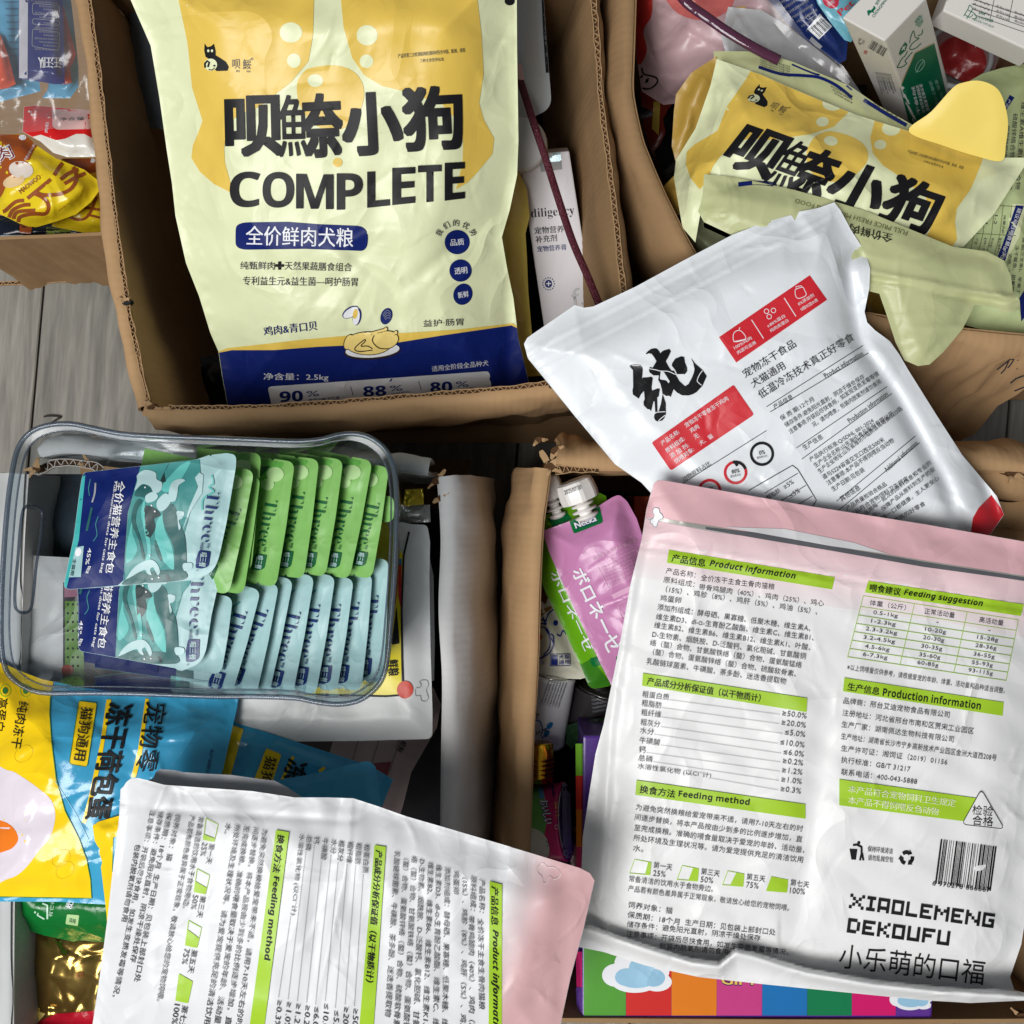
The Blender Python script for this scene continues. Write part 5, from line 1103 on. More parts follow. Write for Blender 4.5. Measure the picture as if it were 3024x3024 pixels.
def sachet(label, kind, RT, RB, zR, wl=250, zL=None, text=None, seed=0, group="sachets in the clear bin", lean=0, h=38, sag=0):
    jr = np.random.RandomState(seed + 7); RT = np.array(RT, float) + jr.uniform(-5, 5, 2); RB = np.array(RB, float) + jr.uniform(-5, 5, 2); e = RB - RT; L = np.linalg.norm(e); e /= L; w = np.array((-e[1], e[0]))   # w points left
    zL = zR - .075 if zL is None else zL
    LT = RT + w * wl + np.array((0, lean)); LB = RB + w * wl + np.array((0, lean))
    nt = 13
    pts = [tuple(RT) + (26,), tuple(RT + e * L * .5 + w * -3), tuple(RB) + (32,), tuple(RB + w * 48), tuple(RB + w * 54 - e * 7), tuple(RB + w * 60), tuple(LB), tuple(LT), tuple(RT + w * 74), tuple(RT + w * 66 + e * 7), tuple(RT + w * 60)]
    m_ = {"g": GRN, "p": ICE}[kind]
    m3_ = (RT + RB) / 2; l3 = (LT + LB) / 2
    s = pouch("sachet", label, "sachet", pts, [(RT[0], RT[1], zR), (RB[0], RB[1], zR - sag), (LT[0], LT[1], zL), (LB[0], LB[1], zL - sag), (m3_[0] + 8, m3_[1], zR + jr.uniform(-.0012, .0012))], m_, puff=.0035, back=.6, edge=45, seal=13, sp=12, seed=seed + 100, wr=.0008, nw=26, wlen=50, wwide=6, group=group)
    if kind == "g":
        s.fill([tuple(RT + w * 30 + e * 8) + (10,), tuple(RT + w * 120 + e * 6), tuple(RT + w * 140 + e * 170), tuple(RT + w * 85 + e * 100), tuple(RT + w * 60 + e * 60)], GRNM, 1, "leaf_print")
        s.fill(ellipse(*(RT + w * 52 + e * 45), 26, 22, k=14), GRNL, 2, "leaf_print"); s.fill(ellipse(*(RT + w * 70 + e * 78), 20, 18, k=12), GRNL, 2, "leaf_print")
        s.fill([tuple(RT + w * 70 + e * 22), tuple(RT + w * 140 + e * 40), tuple(RT + w * 140 + e * 90), tuple(RT + w * 92 + e * 55)], GRND, 2, "leaf_print")
    else:
        s.fill([tuple(RT + w * 60 + e * 90), tuple(RT + w * 84 + e * 118), tuple(RT + w * 150 + e * 330), tuple(RT + w * 150 + e * 80), tuple(RT + w * 90 + e * 40)], FOAM, 1, "wave_print")
        s.line([tuple(RT + w * 50 + e * 50), tuple(RT + w * 66 + e * 72), tuple(RT + w * 60 + e * 90), tuple(RT + w * 84 + e * 120)], 5, TEAL, 2, "wave_print", sm=True)
    if text:
        brand(s, text[0], text[1], h, GRT if kind == "g" else NVT)
    s.flush(); return s
def B_(x, y): return (x * .6211, 1200 + y * .6211)
ordn = ("first", "second", "third", "fourth", "fifth", "sixth", "seventh", "eighth", "ninth")
# pale row, right to left in depth: the rightmost lies deepest
pr = [((1855, 722), (1822, 1312), ((1738, 895), (1716, 1150))), ((1765, 790), (1712, 1352), ((1648, 925), (1612, 1180))), ((1690, 820), (1602, 1362), ((1560, 935), (1528, 1185))), ((1590, 815), (1500, 1366), ((1462, 935), (1420, 1190))),
      ((1500, 815), (1392, 1370), ((1372, 965), (1308, 1205))), ((1400, 820), (1282, 1370), None), ((1322, 852), (1212, 1372), ((1218, 950), (1130, 1190))), ((1240, 870), (1098, 1374), ((1118, 960), (1035, 1210)))]
nm = ("rightmost", "second from the right", "third from the right", "fourth from the right", "fifth from the right", "sixth from the right", "seventh from the right", "leftmost upright")
for i, (a, b, t) in enumerate(pr):
    zz = .412 + .0035 * i
    sachet("ice blue sachet, %s of the pale row in the clear bin" % nm[i], "p", B_(*a), B_(*b), zz, wl=200, zL=zz - .035, text=(B_(*t[0]), B_(*t[1])) if t else None, seed=i, group="pale sachets in the clear bin")
gr = [((1872, 420), (1866, 545), None), ((1846, 288), (1775, 822), ((1748, 450), (1705, 650))), ((1765, 262), (1668, 818), ((1622, 425), (1580, 648))), ((1630, 256), (1545, 816), ((1500, 425), (1462, 648))), ((1521, 245), (1440, 812), ((1392, 400), (1350, 640))),
      ((1396, 266), (1312, 852), ((1262, 440), (1222, 660))), ((1246, 224), (1195, 790), None), ((1246, 330), (1165, 892), None)]
for i, (a, b, t) in enumerate(gr):
    zz = .418 + .0035 * i
    sachet("spring green sachet, %s of the green row in the clear bin" % (nm[i] if i < 7 else "last before the teal one,"), "g", B_(*a), B_(*b), zz, wl=190, zL=zz - .035, text=(B_(*t[0]), B_(*t[1])) if t else None, seed=20 + i, group="green sachets in the clear bin", h=36)
s = sachet("green sachet lying flat right under the top teal one", "g", B_(1215, 298), B_(1085, 898), .4485, wl=330, zL=.425, text=(B_(1092, 470), B_(1002, 700)), seed=40, group="green sachets in the clear bin", h=36)
s = sachet("pale sachet peeping out under the lower teal one", "p", B_(1115, 900), B_(1055, 1280), .440, wl=240, zL=.41, seed=41, group="pale sachets in the clear bin")

def teal_print(T, f):
    """artwork of the teal cat food sachet; f maps the top sachet's own photo crop to photo pixels"""
    T.fill(f((185, 60), (240, 20), (668, -22), (610, 200), (565, 350), (540, 700), (545, 860), (490, 910), (80, 945), (70, 930)), NV, 1, "navy_panel")
    T.fill(f((205, 80), (240, 60), (190, 560), (95, 930), (70, 920), (150, 520), (190, 120)), EDGE, 2, "turquoise_edge")
    T.fill(f((668, -22), (1120, -60), (1130, 60), (1090, 200), (1040, 380), (1000, 520), (1010, 760), (1000, 860), (530, 905), (545, 700), (570, 350), (610, 200)), TEAL, 1, "sea_print")
    for poly, m_, l in (([(690, 230), (620, 350), (560, 600), (560, 740), (640, 640), (600, 480), (640, 330)], TEALL, 2), ([(640, 250), (600, 340), (600, 440), (650, 560), (680, 700), (700, 700), (670, 560), (630, 430), (640, 330), (680, 260)], TEALD, 3), ([(700, 250), (670, 340), (690, 470), (720, 640), (700, 720), (740, 720), (740, 560), (700, 400)], TEALL, 3),
                        ([(860, 300), (920, 290), (960, 400), (1010, 560), (1010, 820), (930, 820), (920, 620), (850, 460), (835, 360)], TEALD, 3), ([(790, 420), (850, 360), (850, 470), (910, 620), (920, 790), (830, 700), (780, 560)], TEALL, 2), ([(700, 300), (780, 320), (820, 370), (770, 400), (780, 470), (715, 560), (700, 420)], DKG, 3),
                        ([(780, 560), (830, 690), (820, 720), (780, 640)], TEALD, 3), ([(640, 170), (700, 110), (760, 180), (740, 260), (680, 230), (620, 220)], TEALD, 2), ([(900, 60), (980, -20), (1050, -40), (960, 120), (880, 190), (820, 160)], TEALL, 2), ([(870, 0), (900, -60), (850, 40), (860, 110), (820, 100)], DKG, 3),
                        ([(980, 220), (1050, 200), (1120, 220), (1050, 330), (990, 470), (960, 380)], TEAL, 2), ([(700, 820), (860, 790), (1000, 800), (1000, 866), (700, 890)], TEALD, 2), ([(545, 870), (620, 820), (700, 810), (690, 892), (530, 905)], TEALD, 2)):
        T.fill(f(*poly), m_, l, "sea_print", sm=True)
    for poly in ([(640, 60), (700, 20), (780, 40), (790, 90), (830, 120), (820, 180), (770, 200), (740, 150), (680, 130), (620, 180), (640, 110)], [(800, 250), (860, 200), (900, 250), (870, 310), (820, 340), (790, 300)], [(705, 220), (760, 190), (800, 220), (770, 260), (710, 270)], [(560, 850), (600, 790), (660, 740), (740, 712), (790, 740), (815, 800), (800, 832), (780, 800), (760, 770), (740, 790), (750, 830), (720, 820), (700, 790), (650, 810), (600, 840), (550, 865)],
                 [(1000, 740), (1060, 740), (1060, 780), (1010, 800), (990, 770)], [(945, 340), (1000, 345), (990, 390), (960, 410), (975, 460), (960, 480), (950, 390)], [(900, 130), (960, 90), (1010, 100), (960, 140), (950, 200), (930, 260), (880, 250)]):
        T.fill(f(*poly), FOAM, 4, "foam_print", sm=True)
    for c in ((700, 155), (750, 295), (775, 340), (735, 680), (805, 850), (755, 860)): T.fill(ellipse(*f(c)[0], 2.6, 2.6, k=7), WHITE, 5, "foam_print")
    for q in ([(860, 830), (880, 825), (895, 870), (872, 876)],): T.fill(f(*q), DKG, 3, "sea_print")
    T.text4("全价猫营养主食包", f((480, 95), (392, 820), (455, 826), (553, 105)), WHITE, 3, bold=.015)
    T.text4("Full-nutrient diets for cats bag", f((462, 100), (345, 820), (372, 826), (484, 104)), WHITE, 3, bold=.02)
    T.text4("45%", f((262, 620), (238, 750), (268, 754), (290, 622)), WHITE, 3, bold=.03); T.text4("粗蛋白质", f((262, 760), (238, 815), (262, 820), (286, 763)), WHITE, 3, bold=.02)
    T.fill(f((165, 618), (228, 606), (205, 845), (112, 848)), ICE, 3, "pale_panel"); T.text4("全猫期", f((145, 700), (122, 832), (150, 838), (172, 708)), TEALD, 4, bold=.02)
    T.fill(ellipse(*f((186, 655))[0], 9, 13, 20, 12), WHITE, 4, "pale_panel")
    T.line(f((318, 120), (312, 200), (292, 270)), 5, GREYINK, 3, "fish_print", sm=True); T.line(f((280, 90), (265, 160), (272, 220)), 2, TEAL, 3, "fish_print", sm=True); T.line(f((340, 380), (320, 440), (330, 520), (300, 570)), 2, TEAL, 3, "fish_print", sm=True)
    T.line(f((290, 310), (250, 490)), 7, TEALD, 3, "fish_print")
def tf(P): return [(160 + .3831 * p[0], 1380 + .3831 * p[1]) + tuple(p[2:]) for p in P]
ft = lambda *P: tf(P)
top = pouch("sachet", "teal and navy sachet lying flat on top of all the others in the bin", "sachet", ft((215, 60, 26), (240, 38), (640, -8), (1100, -62), (1195, -95), (1205, -85), (1218, -97), (1330, -110), (1405, -96, 26), (1400, 0), (1330, 420), (1250, 790, 50), (1110, 860), (1078, 852), (1062, 872), (500, 915), (300, 930), (100, 943, 16), (72, 915, 12), (150, 540), (190, 230)),
    [(240, 1400, .448), (690, 1350, .462), (640, 1690, .462), (190, 1730, .45)], ICE, puff=.006, back=.4, edge=70, seal=13, sp=9, seed=61, wr=.0006, nw=40, wlen=60, wwide=7, group="teal sachets in the clear bin")
teal_print(top, ft); brand(top, ft((1180, 185))[0], ft((1128, 572))[0], 36, NVT)
top.fill(ft((985, 500), (1050, 340), (1140, 200), (1150, 60), (1120, 40), (1085, 80), (1110, 150), (1045, 300)), FOAM, 2, "wave_print"); top.line(ft((1215, 60), (1225, 130), (1190, 150), (1230, 190), (1150, 240), (1140, 330)), 5, TEALL, 3, "wave_print", sm=True); top.flush()
fl = lambda *P: [(p[0] - 22, p[1] + 192) + tuple(p[2:]) for p in ft(*P)]
low = pouch("sachet", "second teal and navy sachet, half hidden below the top one in the bin", "sachet", fl((215, 60, 26), (640, -8), (1195, -95), (1405, -96, 26), (1345, 300), (1270, 640), (1215, 1000, 50), (1040, 1068), (1010, 1062), (990, 1048), (500, 960), (243, 915, 16), (240, 500)),
    [(240, 1600, .434), (670, 1560, .447), (600, 1960, .445), (230, 1920, .436)], ICE, puff=.004, back=.4, edge=70, seal=13, sp=9, seed=62, wr=.0006, nw=40, wlen=60, wwide=7, group="teal sachets in the clear bin")
def _shear(*P): return [(p[0], p[1]) + tuple(p[2:]) for p in fl(*[(q[0] - 10 + max(0, (q[1] - 500)) * .02, q[1] + 62 + (q[0] - 300) * .12) + tuple(q[2:]) for q in P])]
teal_print(low, _shear); low.fill(fl((70, 900), (240, 300), (262, 700), (250, 980), (150, 1000)), NV, 3, "navy_panel"); brand(low, fl((1115, 250))[0], fl((1095, 740))[0], 36, NVT); low.flush()
for j, (dx, dy, zz, lb) in enumerate(((45, 50, .418, "third teal sachet, only its navy and teal foot showing under the second"), (95, 78, .404, "lowest teal sachet, its foot showing above the bin's front wall"))):
    s = pouch("sachet", lb, "sachet", [(190 + dx, 1760), (600 + dx, 1760), (590 + dx, 1985 + dy * .6, 36), (440 + dx, 1962 + dy * .6), (222 + dx * .6, 1925 + dy * .6)], [(250, 1800, zz), (600, 1800, zz + .008), (400, 2000, zz)], NV if j == 0 else TEAL, puff=.003, edge=60, seal=13, sp=12, seed=64 + j, wr=.0005, nw=15, group="teal sachets in the clear bin")
    s.fill([(480 + dx - 50 * j, 1900), (640 + dx, 1900), (640 + dx, 2060), (470 + dx - 50 * j, 2060)], TEALD if j == 0 else TEALL, 1, "sea_print"); s.fill([(530 + dx, 1900), (640 + dx, 1900), (640 + dx, 2060), (525 + dx, 2060)], ICE, 2, "sea_print")
    s.fill([(200, 1700), (470 + dx * .3, 1700), (418 + dx * .9, 2090), (200, 2090)], NV, 3, "navy_panel"); s.flush()

# ------------------------------------------------------------ other things in the top middle box
GREYF = mat("grey_translucent_film", (128, 134, 138), .35, bump=.25, vary=.03)
t = pouch("grey_pouch", "smoky grey pouch with a rounded corner behind the left edge of the dog food bag", "pouch", [(340, -100), (382, 0), (388, 130), (404, 259), (420, 372, 30), (500, 386), (560, 380), (540, -100)], [(380, 0, .25), (420, 370, .22), (540, 0, .25)], mat("smoky_film", (92, 100, 108), .35, bump=.2), puff=.006, seed=71, sp=14, wr=.0005, nw=10); t.flush()
t = pouch("grey_pouch", "pale grey pouch with a black strip of writing right of the dog food bag", "pouch", [(1400, -100), (1600, -100), (1606, 0), (1614, 120), (1630, 320, 36), (1560, 352, 20), (1400, 360)], [(1500, 0, .30), (1630, 0, .30), (1600, 350, .28)], mat("pale_grey_film", (176, 182, 184), .35, bump=.25, vary=.02), puff=.008, seed=72, sp=12, wr=.0006, nw=14)
t.fill([(1598, -40), (1618, -40), (1626, 215), (1612, 215), (1604, 100)], BLACK, 1, "black_strip"); t.text("T MANAGEMENT", (1602, -6), (1615, 208), 10, GREYINK, bold=.02, layer=2); t.flush()
t = pouch("grey_pouch", "dark pouch with outlined lettering low in the corner of the top middle box", "pouch", [(560, 1060), (700, 1040), (720, 1190), (620, 1200), (560, 1180)], [(600, 1100, .15), (700, 1150, .14)], mat("near_black_film", (22, 24, 26), .3, bump=.3), puff=.01, seed=73, sp=12, wr=.001, nw=12)
t.text("狗粮", (668, 1090), (664, 1180), 22, GREYINK, bold=.01); t.flush()
t = Thing("plastic_jar", "translucent white plastic jar lid beside the dog food bag above the slim carton", "jar")
V, F = lathe(W(1535, 448, .17), W(1540, 425, .30), [(0, .022), (.02, .024), (.8, .024), (.82, .0205), (.84, .0225), (.97, .0225), (1, .020)]); t.add("jar_body", V, F, mat("milky_plastic", (196, 196, 196), .3, bump=.05)); t.flush()
t = Thing("slim_carton", "slim white supplement carton with black lettering leaning in the top middle box", "carton")
SC_W = mat("carton_white", (216, 212, 216), .4, bump=.05, vary=.02)
q = [W(1625, 1090, .17), W(1776, 1060, .175), W(1681, 446, .262), W(1531, 459, .258)]
carton(t, "carton_body", q, .032, SC_W)
t.fill([(1548, 460), (1585, 457), (1588, 488), (1551, 492)], mat("sticker_white", (232, 232, 230), .4), 1, "sticker"); t.text("心持", (1553, 478), (1580, 475), 12, BLACK, bold=.01); t.fill([(1550, 482), (1587, 479), (1588, 489), (1551, 492)], NAVY, 2, "sticker")
t.fill([(1588, 452), (1655, 449), (1658, 476), (1593, 480)], mat("hologram_foil", (190, 214, 222), .25, metal=.3, bump=.3), 1, "hologram_sticker"); t.fill([(1593, 480), (1658, 476), (1660, 500), (1598, 508)], mat("grey_sticker", (150, 152, 152), .5), 1, "sticker")
t.text("diligency", (1570, 650), (1697, 640), 33, BLACK, st="s", bold=-.008, layer=2)
t.text("宠物营养", (1578, 692), (1667, 686), 21, BLACK, bold=.015); t.text("补充剂", (1582, 718), (1646, 712), 21, BLACK, bold=.015); t.text("宠物营养膏", (1586, 745), (1674, 738), 18, NAVY, bold=.015)
t.fill(ellipse(1620, 838, 11, 12), NAVY, 1, "seal_print"); t.line([(1613, 838), (1627, 837)], 3, WHITE, 3); t.line([(1620, 831), (1620, 845)], 3, WHITE, 3)
for a in range(0, 360, 24): t.textc("·", (1620 + 17 * math.cos(math.radians(a)), 838 + 18 * math.sin(math.radians(a))), a, 4, 4, NAVY)
t.text("f.", (1690, 905), (1728, 900), 52, mat("pale_grey_ink", (180, 180, 182), .5)); t.flush()
# glitter straps
def strap(T, pts, r, m, part="strap", flat=.45):
    P = pathw(pts, 10); V, F = tube(P, r, 10, flat=flat); T.add(part, V, F, m)
GLIT = mat("plum_glitter", (88, 30, 44), .3, metal=.35, bump=1, bscale=700, vary=.7)
t = Thing("glitter_strap", "plum glitter strap lying across the slim carton in the top middle box", "strap")
strap(t, [(1536, 236, .315), (1556, 300, .318), (1580, 375, .318), (1612, 470, .316), (1645, 575, .314), (1690, 710, .318), (1735, 815, .324), (1772, 905, .33)], .0033, GLIT)
strap(t, [(1530, 190, .312), (1534, 212, .314), (1539, 238, .3155)], .0028, mat("pink_plastic_end", (206, 160, 156), .35, bump=.1), "strap_end"); t.flush()

# ------------------------------------------------------------ things in the top right box
zt = zm(1850, 0, .6077); zq = zm(2200, 0, .4265)
t = pouch("plastic_bag", "thin pinkish plastic bag with red patches in the corner of the top right box", "plastic bag", [(1880, -100), (1876, 60), (1878, 160), (1895, 270), (1960, 310), (2110, 290), (2230, 260), (2400, 250), (2360, 100), (2300, -100)], [(1900, 0, .27), (2300, 0, .28), (1950, 260, .20), (2300, 240, .25)],
    mat("pinkish_thin_film", (196, 164, 168), .35, bump=.5, bscale=24, vary=.12), puff=.02, seed=81, sp=11, wr=.0022, nw=50, wlen=110, wwide=10)
RF = mat("red_film_print", (196, 52, 46), .35, bump=.4)
t.fill(spline([(1880, -60), (1920, -60), (1925, 40), (1900, 90), (1910, 150), (1885, 190), (1876, 100)]), RF, 1); t.fill(spline([(1960, -60), (2150, -60), (2160, 20), (2080, 60), (1990, 30)]), mat("salmon_film_print", (206, 108, 104), .35, bump=.4), 1); t.fill([(2200, 20), (2215, 45), (2190, 60), (2175, 20)], YEL, 1)
t.line(zt((75, 330), (85, 360), (140, 375), (150, 400), (115, 430), (70, 425), (60, 390), (80, 365)), 5, BLACK, 2, sm=True); t.fill(zt((95, 385), (110, 378), (105, 400), (88, 405)), BLACK, 2); t.flush()
t = pouch("plastic_bag", "pale grey translucent plastic bag between the pinkish bag and the navy pouch", "plastic bag", [(2130, 110), (2150, 20), (2250, 30), (2330, 80), (2470, 190), (2510, 240), (2470, 330), (2330, 270), (2160, 215)], [(2150, 100, .292), (2330, 60, .30), (2500, 260, .28)],
    mat("pale_translucent_film", (178, 178, 180), .38, bump=.5, bscale=24, vary=.05), puff=.012, seed=82, sp=11, wr=.0014, nw=30, wlen=110, wwide=10); t.flush()
t = pouch("snack_pouch", "red snack packs deep behind the small clear tub", "snack pack", [(2780, 20), (3080, 60), (3080, 260), (2900, 270), (2760, 200)], [(2800, 60, .2), (3050, 200, .2)], mat("dark_red_film", (150, 36, 38), .3, bump=.4), puff=.015, seed=83, sp=14, wr=.002, nw=30); 
t.text("肉肉", (2880, 140), (2930, 150), 20, WHITE); t.flush()
t = pouch("snack_pouch", "yellow and red snack pack half hidden under the plastic bags by the left wall", "snack pack", [(1890, 270), (2010, 280), (2010, 420), (1930, 460), (1900, 380)], [(1900, 300, .12), (2000, 400, .12)], mat("dim_red_film", (140, 50, 36), .3, bump=.4), puff=.01, seed=84, sp=14, wr=.002, nw=20); t.fill([(1930, 300), (1950, 300), (1945, 400), (1925, 380)], YEL, 1); t.flush()
t = Thing("glitter_strap", "dark plum strap with a white highlight crossing the plastic bags in the top right box", "strap")
strap(t, [(1990, -40, .335), (2030, 10, .335), (2085, 50, .335), (2150, 95, .335), (2225, 140, .335), (2300, 178, .333)], .0045, mat("plum_gloss", (84, 44, 66), .15, bump=.3, bscale=80), flat=.7); t.flush()
t = pouch("wipes_pouch", "navy wipes pouch with small white print and a barcode under clear film", "pouch", zt((620, -60), (700, 10), (780, 110), (860, 185), (960, 255), (1030, 312), (1068, 290), (1075, 205), (1060, 190), (1000, 100), (940, -60)), [(2250, 0, .335), (2450, 20, .345), (2490, 170, .33)], mat("navy_film", (26, 44, 100), .25, bump=.35), puff=.008, edge=30, seal=6, seed=85, sp=9, wr=.0009, nw=30)
for i in range(8): t.text("产品信息注意事项请勿食用", (2285 + 14 * i, 4 + 13 * i), (2350 + 13 * i, -38 + 14 * i), 8, GREYINK)
t.fill(zt((938, 68), (1000, 128), (935, 192), (878, 140)), WHITE, 2); t.barcode(zt((940, 180))[0], zt((990, 130))[0], 38, BLACK, 14, 3, 5); t.fill(zt((900, 178), (952, 225), (938, 242), (888, 196)), GREYINK, 2); t.line(zt((885, 95), (915, 75), (905, 60), (870, 85)), 2, GREYINK, 2, closed=True); t.flush()
t = pouch("wipes_pouch", "turquoise pouch with a red badge tucked behind the upright white and green carton", "pouch", zt((900, -60), (930, 20), (1000, 120), (1060, 195), (1090, 205), (1150, 140), (1120, -60)), [(2420, 0, .352), (2500, 110, .342)], mat("turquoise_film", (108, 172, 190), .25, bump=.35), puff=.006, edge=30, seal=6, seed=86, sp=9, wr=.0009, nw=20)
t.fill(zt((945, -20), (1035, -20), (1030, 30, 10), (1000, 45, 10), (960, 25, 10)), mat("raspberry_print", (190, 50, 76), .3), 1); t.text("国标", zt((985, 32))[0], zt((1015, 12))[0], 12, WHITE, layer=3); t.text("Pet", zt((1042, 80))[0], zt((1110, 20))[0], 20, RED, bold=.03); t.flush()
CW = mat("coated_carton_white", (222, 218, 212), .3, bump=.04, vary=.01); CG = mat("carton_green", (6, 106, 76), .32, bump=.05)
t = Thing("medicine_carton", "white and green carton standing upright with its small end facing up", "carton")
A_, B2, C_ = np.array(W(2486, 53, .43)), np.array(W(2612, 122, .43)), np.array(W(2736, -6, .43))
ax = np.array(W(2712, 385, .235)) - B2; carton(t, "carton_body", [A_, B2, C_, A_ + C_ - B2], ax, CW)
def q2(*P): return zq(*P)
t.fill(q2((1312, 302), (1178, 370), (1074, 612), (1160, 950), (1430, 800)), CG, 1, "green_panel", 9)
t.line(q2((1308, 298), (1176, 366), (1072, 606)), 2, mat("gold_line", (190, 160, 90), .4), 2)
t.text("CHONGMING", q2((893, 125))[0], q2((990, -5))[0], 9, CG, bold=.01); t.fill(q2((845, 75), (862, 68), (872, 72), (880, 62), (888, 55), (890, 40), (900, 45), (905, 58), (890, 78), (895, 92), (880, 85), (865, 92), (858, 112), (850, 100)), CG, 2, "logo", 8); t.text("宠明", q2((918, 40))[0], q2((940, 0))[0], 10, CG)
t.fill(q2((1065, 372), (1078, 335), (1110, 290), (1126, 310), (1112, 350), (1075, 385)), CG, 2, "cross_mark", 8); t.line(q2((1085, 348), (1112, 318)), 3, WHITE, 4); t.line(q2((1092, 322), (1106, 344)), 3, WHITE, 4)
for p in (((1140, 300), (1150, 250), (1168, 215), (1180, 260), (1205, 265), (1160, 300), (1140, 340), (1180, 335), (1220, 300)), ((1195, 250), (1225, 235), (1230, 205)), ((1052, 470), (1085, 410), (1110, 385), (1125, 355)), ((1056, 468), (1085, 465), (1120, 440), (1108, 425), (1130, 395), (1160, 360))): t.line(q2(*p), 2.6, CG, 2, sm=True)
t.fill(q2((1185, 130), (1225, 100), (1236, 150), (1210, 190), (1180, 175)), mat("pale_green_stamp", (150, 180, 165), .4), 1); t.text("非处方", q2((1190, 165))[0], q2((1225, 115))[0], 10, CG, layer=3)
t.barcode(q2((850, 330))[0], q2((960, 395))[0], 26, INK, 14, 2, 6); t.text("♻", q2((790, 320))[0], q2((835, 300))[0], 20, INK); t.text("食", q2((815, 370))[0], q2((845, 380))[0], 12, RF)
for i in range(8): t.text("生产企业注册地址批准文号"[: 12 - i % 3], q2((900 + 14 * i, 500 + i * 2))[0], q2((945 + 13 * i, 650 - (i % 3) * 14))[0], 5, INK)
for i, (x, s, m_) in enumerate(((1150, "狗博士", WHITE), (1180, "宠物营养补充剂 片", WHITE), (1205, "复合维生素软膏", WHITE), (1270, "适用于犬猫", mat("pale_green_ink", (150, 200, 180), .4)), (1310, "全面 均衡", mat("pale_green_ink", (150, 200, 180), .4)))): t.text(s, q2((x, 600 - (x - 1150) * .3))[0], q2((x + 45 + i * 4, 800 - (x - 1150) * .5))[0], 10, m_, bold=.012, layer=3)
t.line(ellipse(*q2((1212, 455))[0], 20, 10, -60, 16), 2, mat("pale_green_ink", (150, 200, 180), .4), 3, closed=True); t.line(q2((1185, 505), (1215, 450), (1240, 420)), 2, mat("pale_green_ink", (150, 200, 180), .4), 3); t.flush()
t = Thing("medicine_carton", "white carton with a printed table lying at the top right corner", "carton")
carton(t, "carton_body", [W(2784, 32, .385), W(3060, 160, .385), W(3130, -40, .39), W(2850, -150, .39)], .03, CW)
t.fill(q2((1240, -80), (1440, -80), (1425, -30), (1400, 10)), CG, 1, "green_panel")
for i in range(4): t.line(q2((1560 + 30 * i * .3, -12 + 38 * i), (1960, 118 + 38 * i)), 1.6, INK, 2, "table_line")
for x in (1710, 1840): t.line(q2((x + 20, -30), (x - 12, 130)), 1.6, INK, 2, "table_line")
for i in range(3): t.text("锌≥10mg/kg", q2((1575, 5 + 32 * i))[0], q2((1690, 42 + 34 * i))[0], 9, INK); t.text("水分≤10%", q2((1735, 50 + 32 * i))[0], q2((1830, 85 + 34 * i))[0], 9, INK); t.text("铁≥20mg", q2((1862, 95 + 30 * i))[0], q2((1940, 120 + 30 * i))[0], 9, INK)
for p in (((1515, 110), (1545, 60), (1555, 35), (1575, 60), (1560, 90), (1535, 130)), ((1545, 70), (1590, 95), (1600, 125), (1570, 130)), ((1520, 100), (1555, 120), (1580, 100))): t.line(q2(*p), 2.2, CG, 2, sm=True)
t.text("宠明威", q2((1615, 98))[0], q2((1660, 108))[0], 9, CG); t.text("21年守护宠物健康", q2((1600, 128))[0], q2((1715, 158))[0], 10, CG); t.text("DEDICATED TO PET HEALTH", q2((1580, 140))[0], q2((1720, 195))[0], 6, CG); t.flush()
t = Thing("plastic_tub", "small clear round plastic tub beside the upright carton", "tub")
V, F = lathe(W(2822, 205, .19), W(2832, 165, .262), [(0, .022), (.05, .026), (.85, .030), (.9, .034), (1.0, .034)], 30); t.add("tub_body", V, F[:-1], clearmat("cloudy_plastic", (.8, .8, .8), .1, ior=1.4, haze=.3, hazecol=(.6, .6, .6)))
V, F = tube([W(2832 + 96 * math.cos(a), 165 + 92 * math.sin(a), .262) for a in np.linspace(0, 6.28, 40, endpoint=False)], .0025, 8, closed=True); t.add("tub_rim", V, F, clearmat("cloudy_plastic_rim", (.75, .76, .78), .1, ior=1.5, haze=.4, hazecol=(.6, .62, .64))); t.flush()
FILMC = clearmat("crinkly_clear_film", (.93, .93, .94), .2, bump=.3, bscale=16, ior=1.45, haze=.08, hazecol=(.7, .7, .72))
def filmsheet(name, label, outline, zc, seed, wr=.002, n=60, m=None):
    T = Thing(name, label, "plastic film"); poly = rounded(outline); P, F, Bq = tri_fill(poly, 11, seed); x, y = P[:, 0], P[:, 1]
    z = rbf(zc)(x, y) + wrinkles(x, y, (x.min(), y.min(), x.max(), y.max()), seed, wr, n, 70, 9, None, 1.5); T.add("film", WA(x, y, z), F, m or FILMC, solid=False); return T
filmsheet("clear_film", "crinkled clear film around the navy pouch beside the upright carton", [(2270, -40), (2380, 110), (2490, 195), (2560, 300), (2570, 350), (2500, 250), (2420, 190), (2330, 120), (2230, 0)], [(2300, 0, .352), (2500, 200, .350), (2560, 330, .345)], 88, .0015, 40)

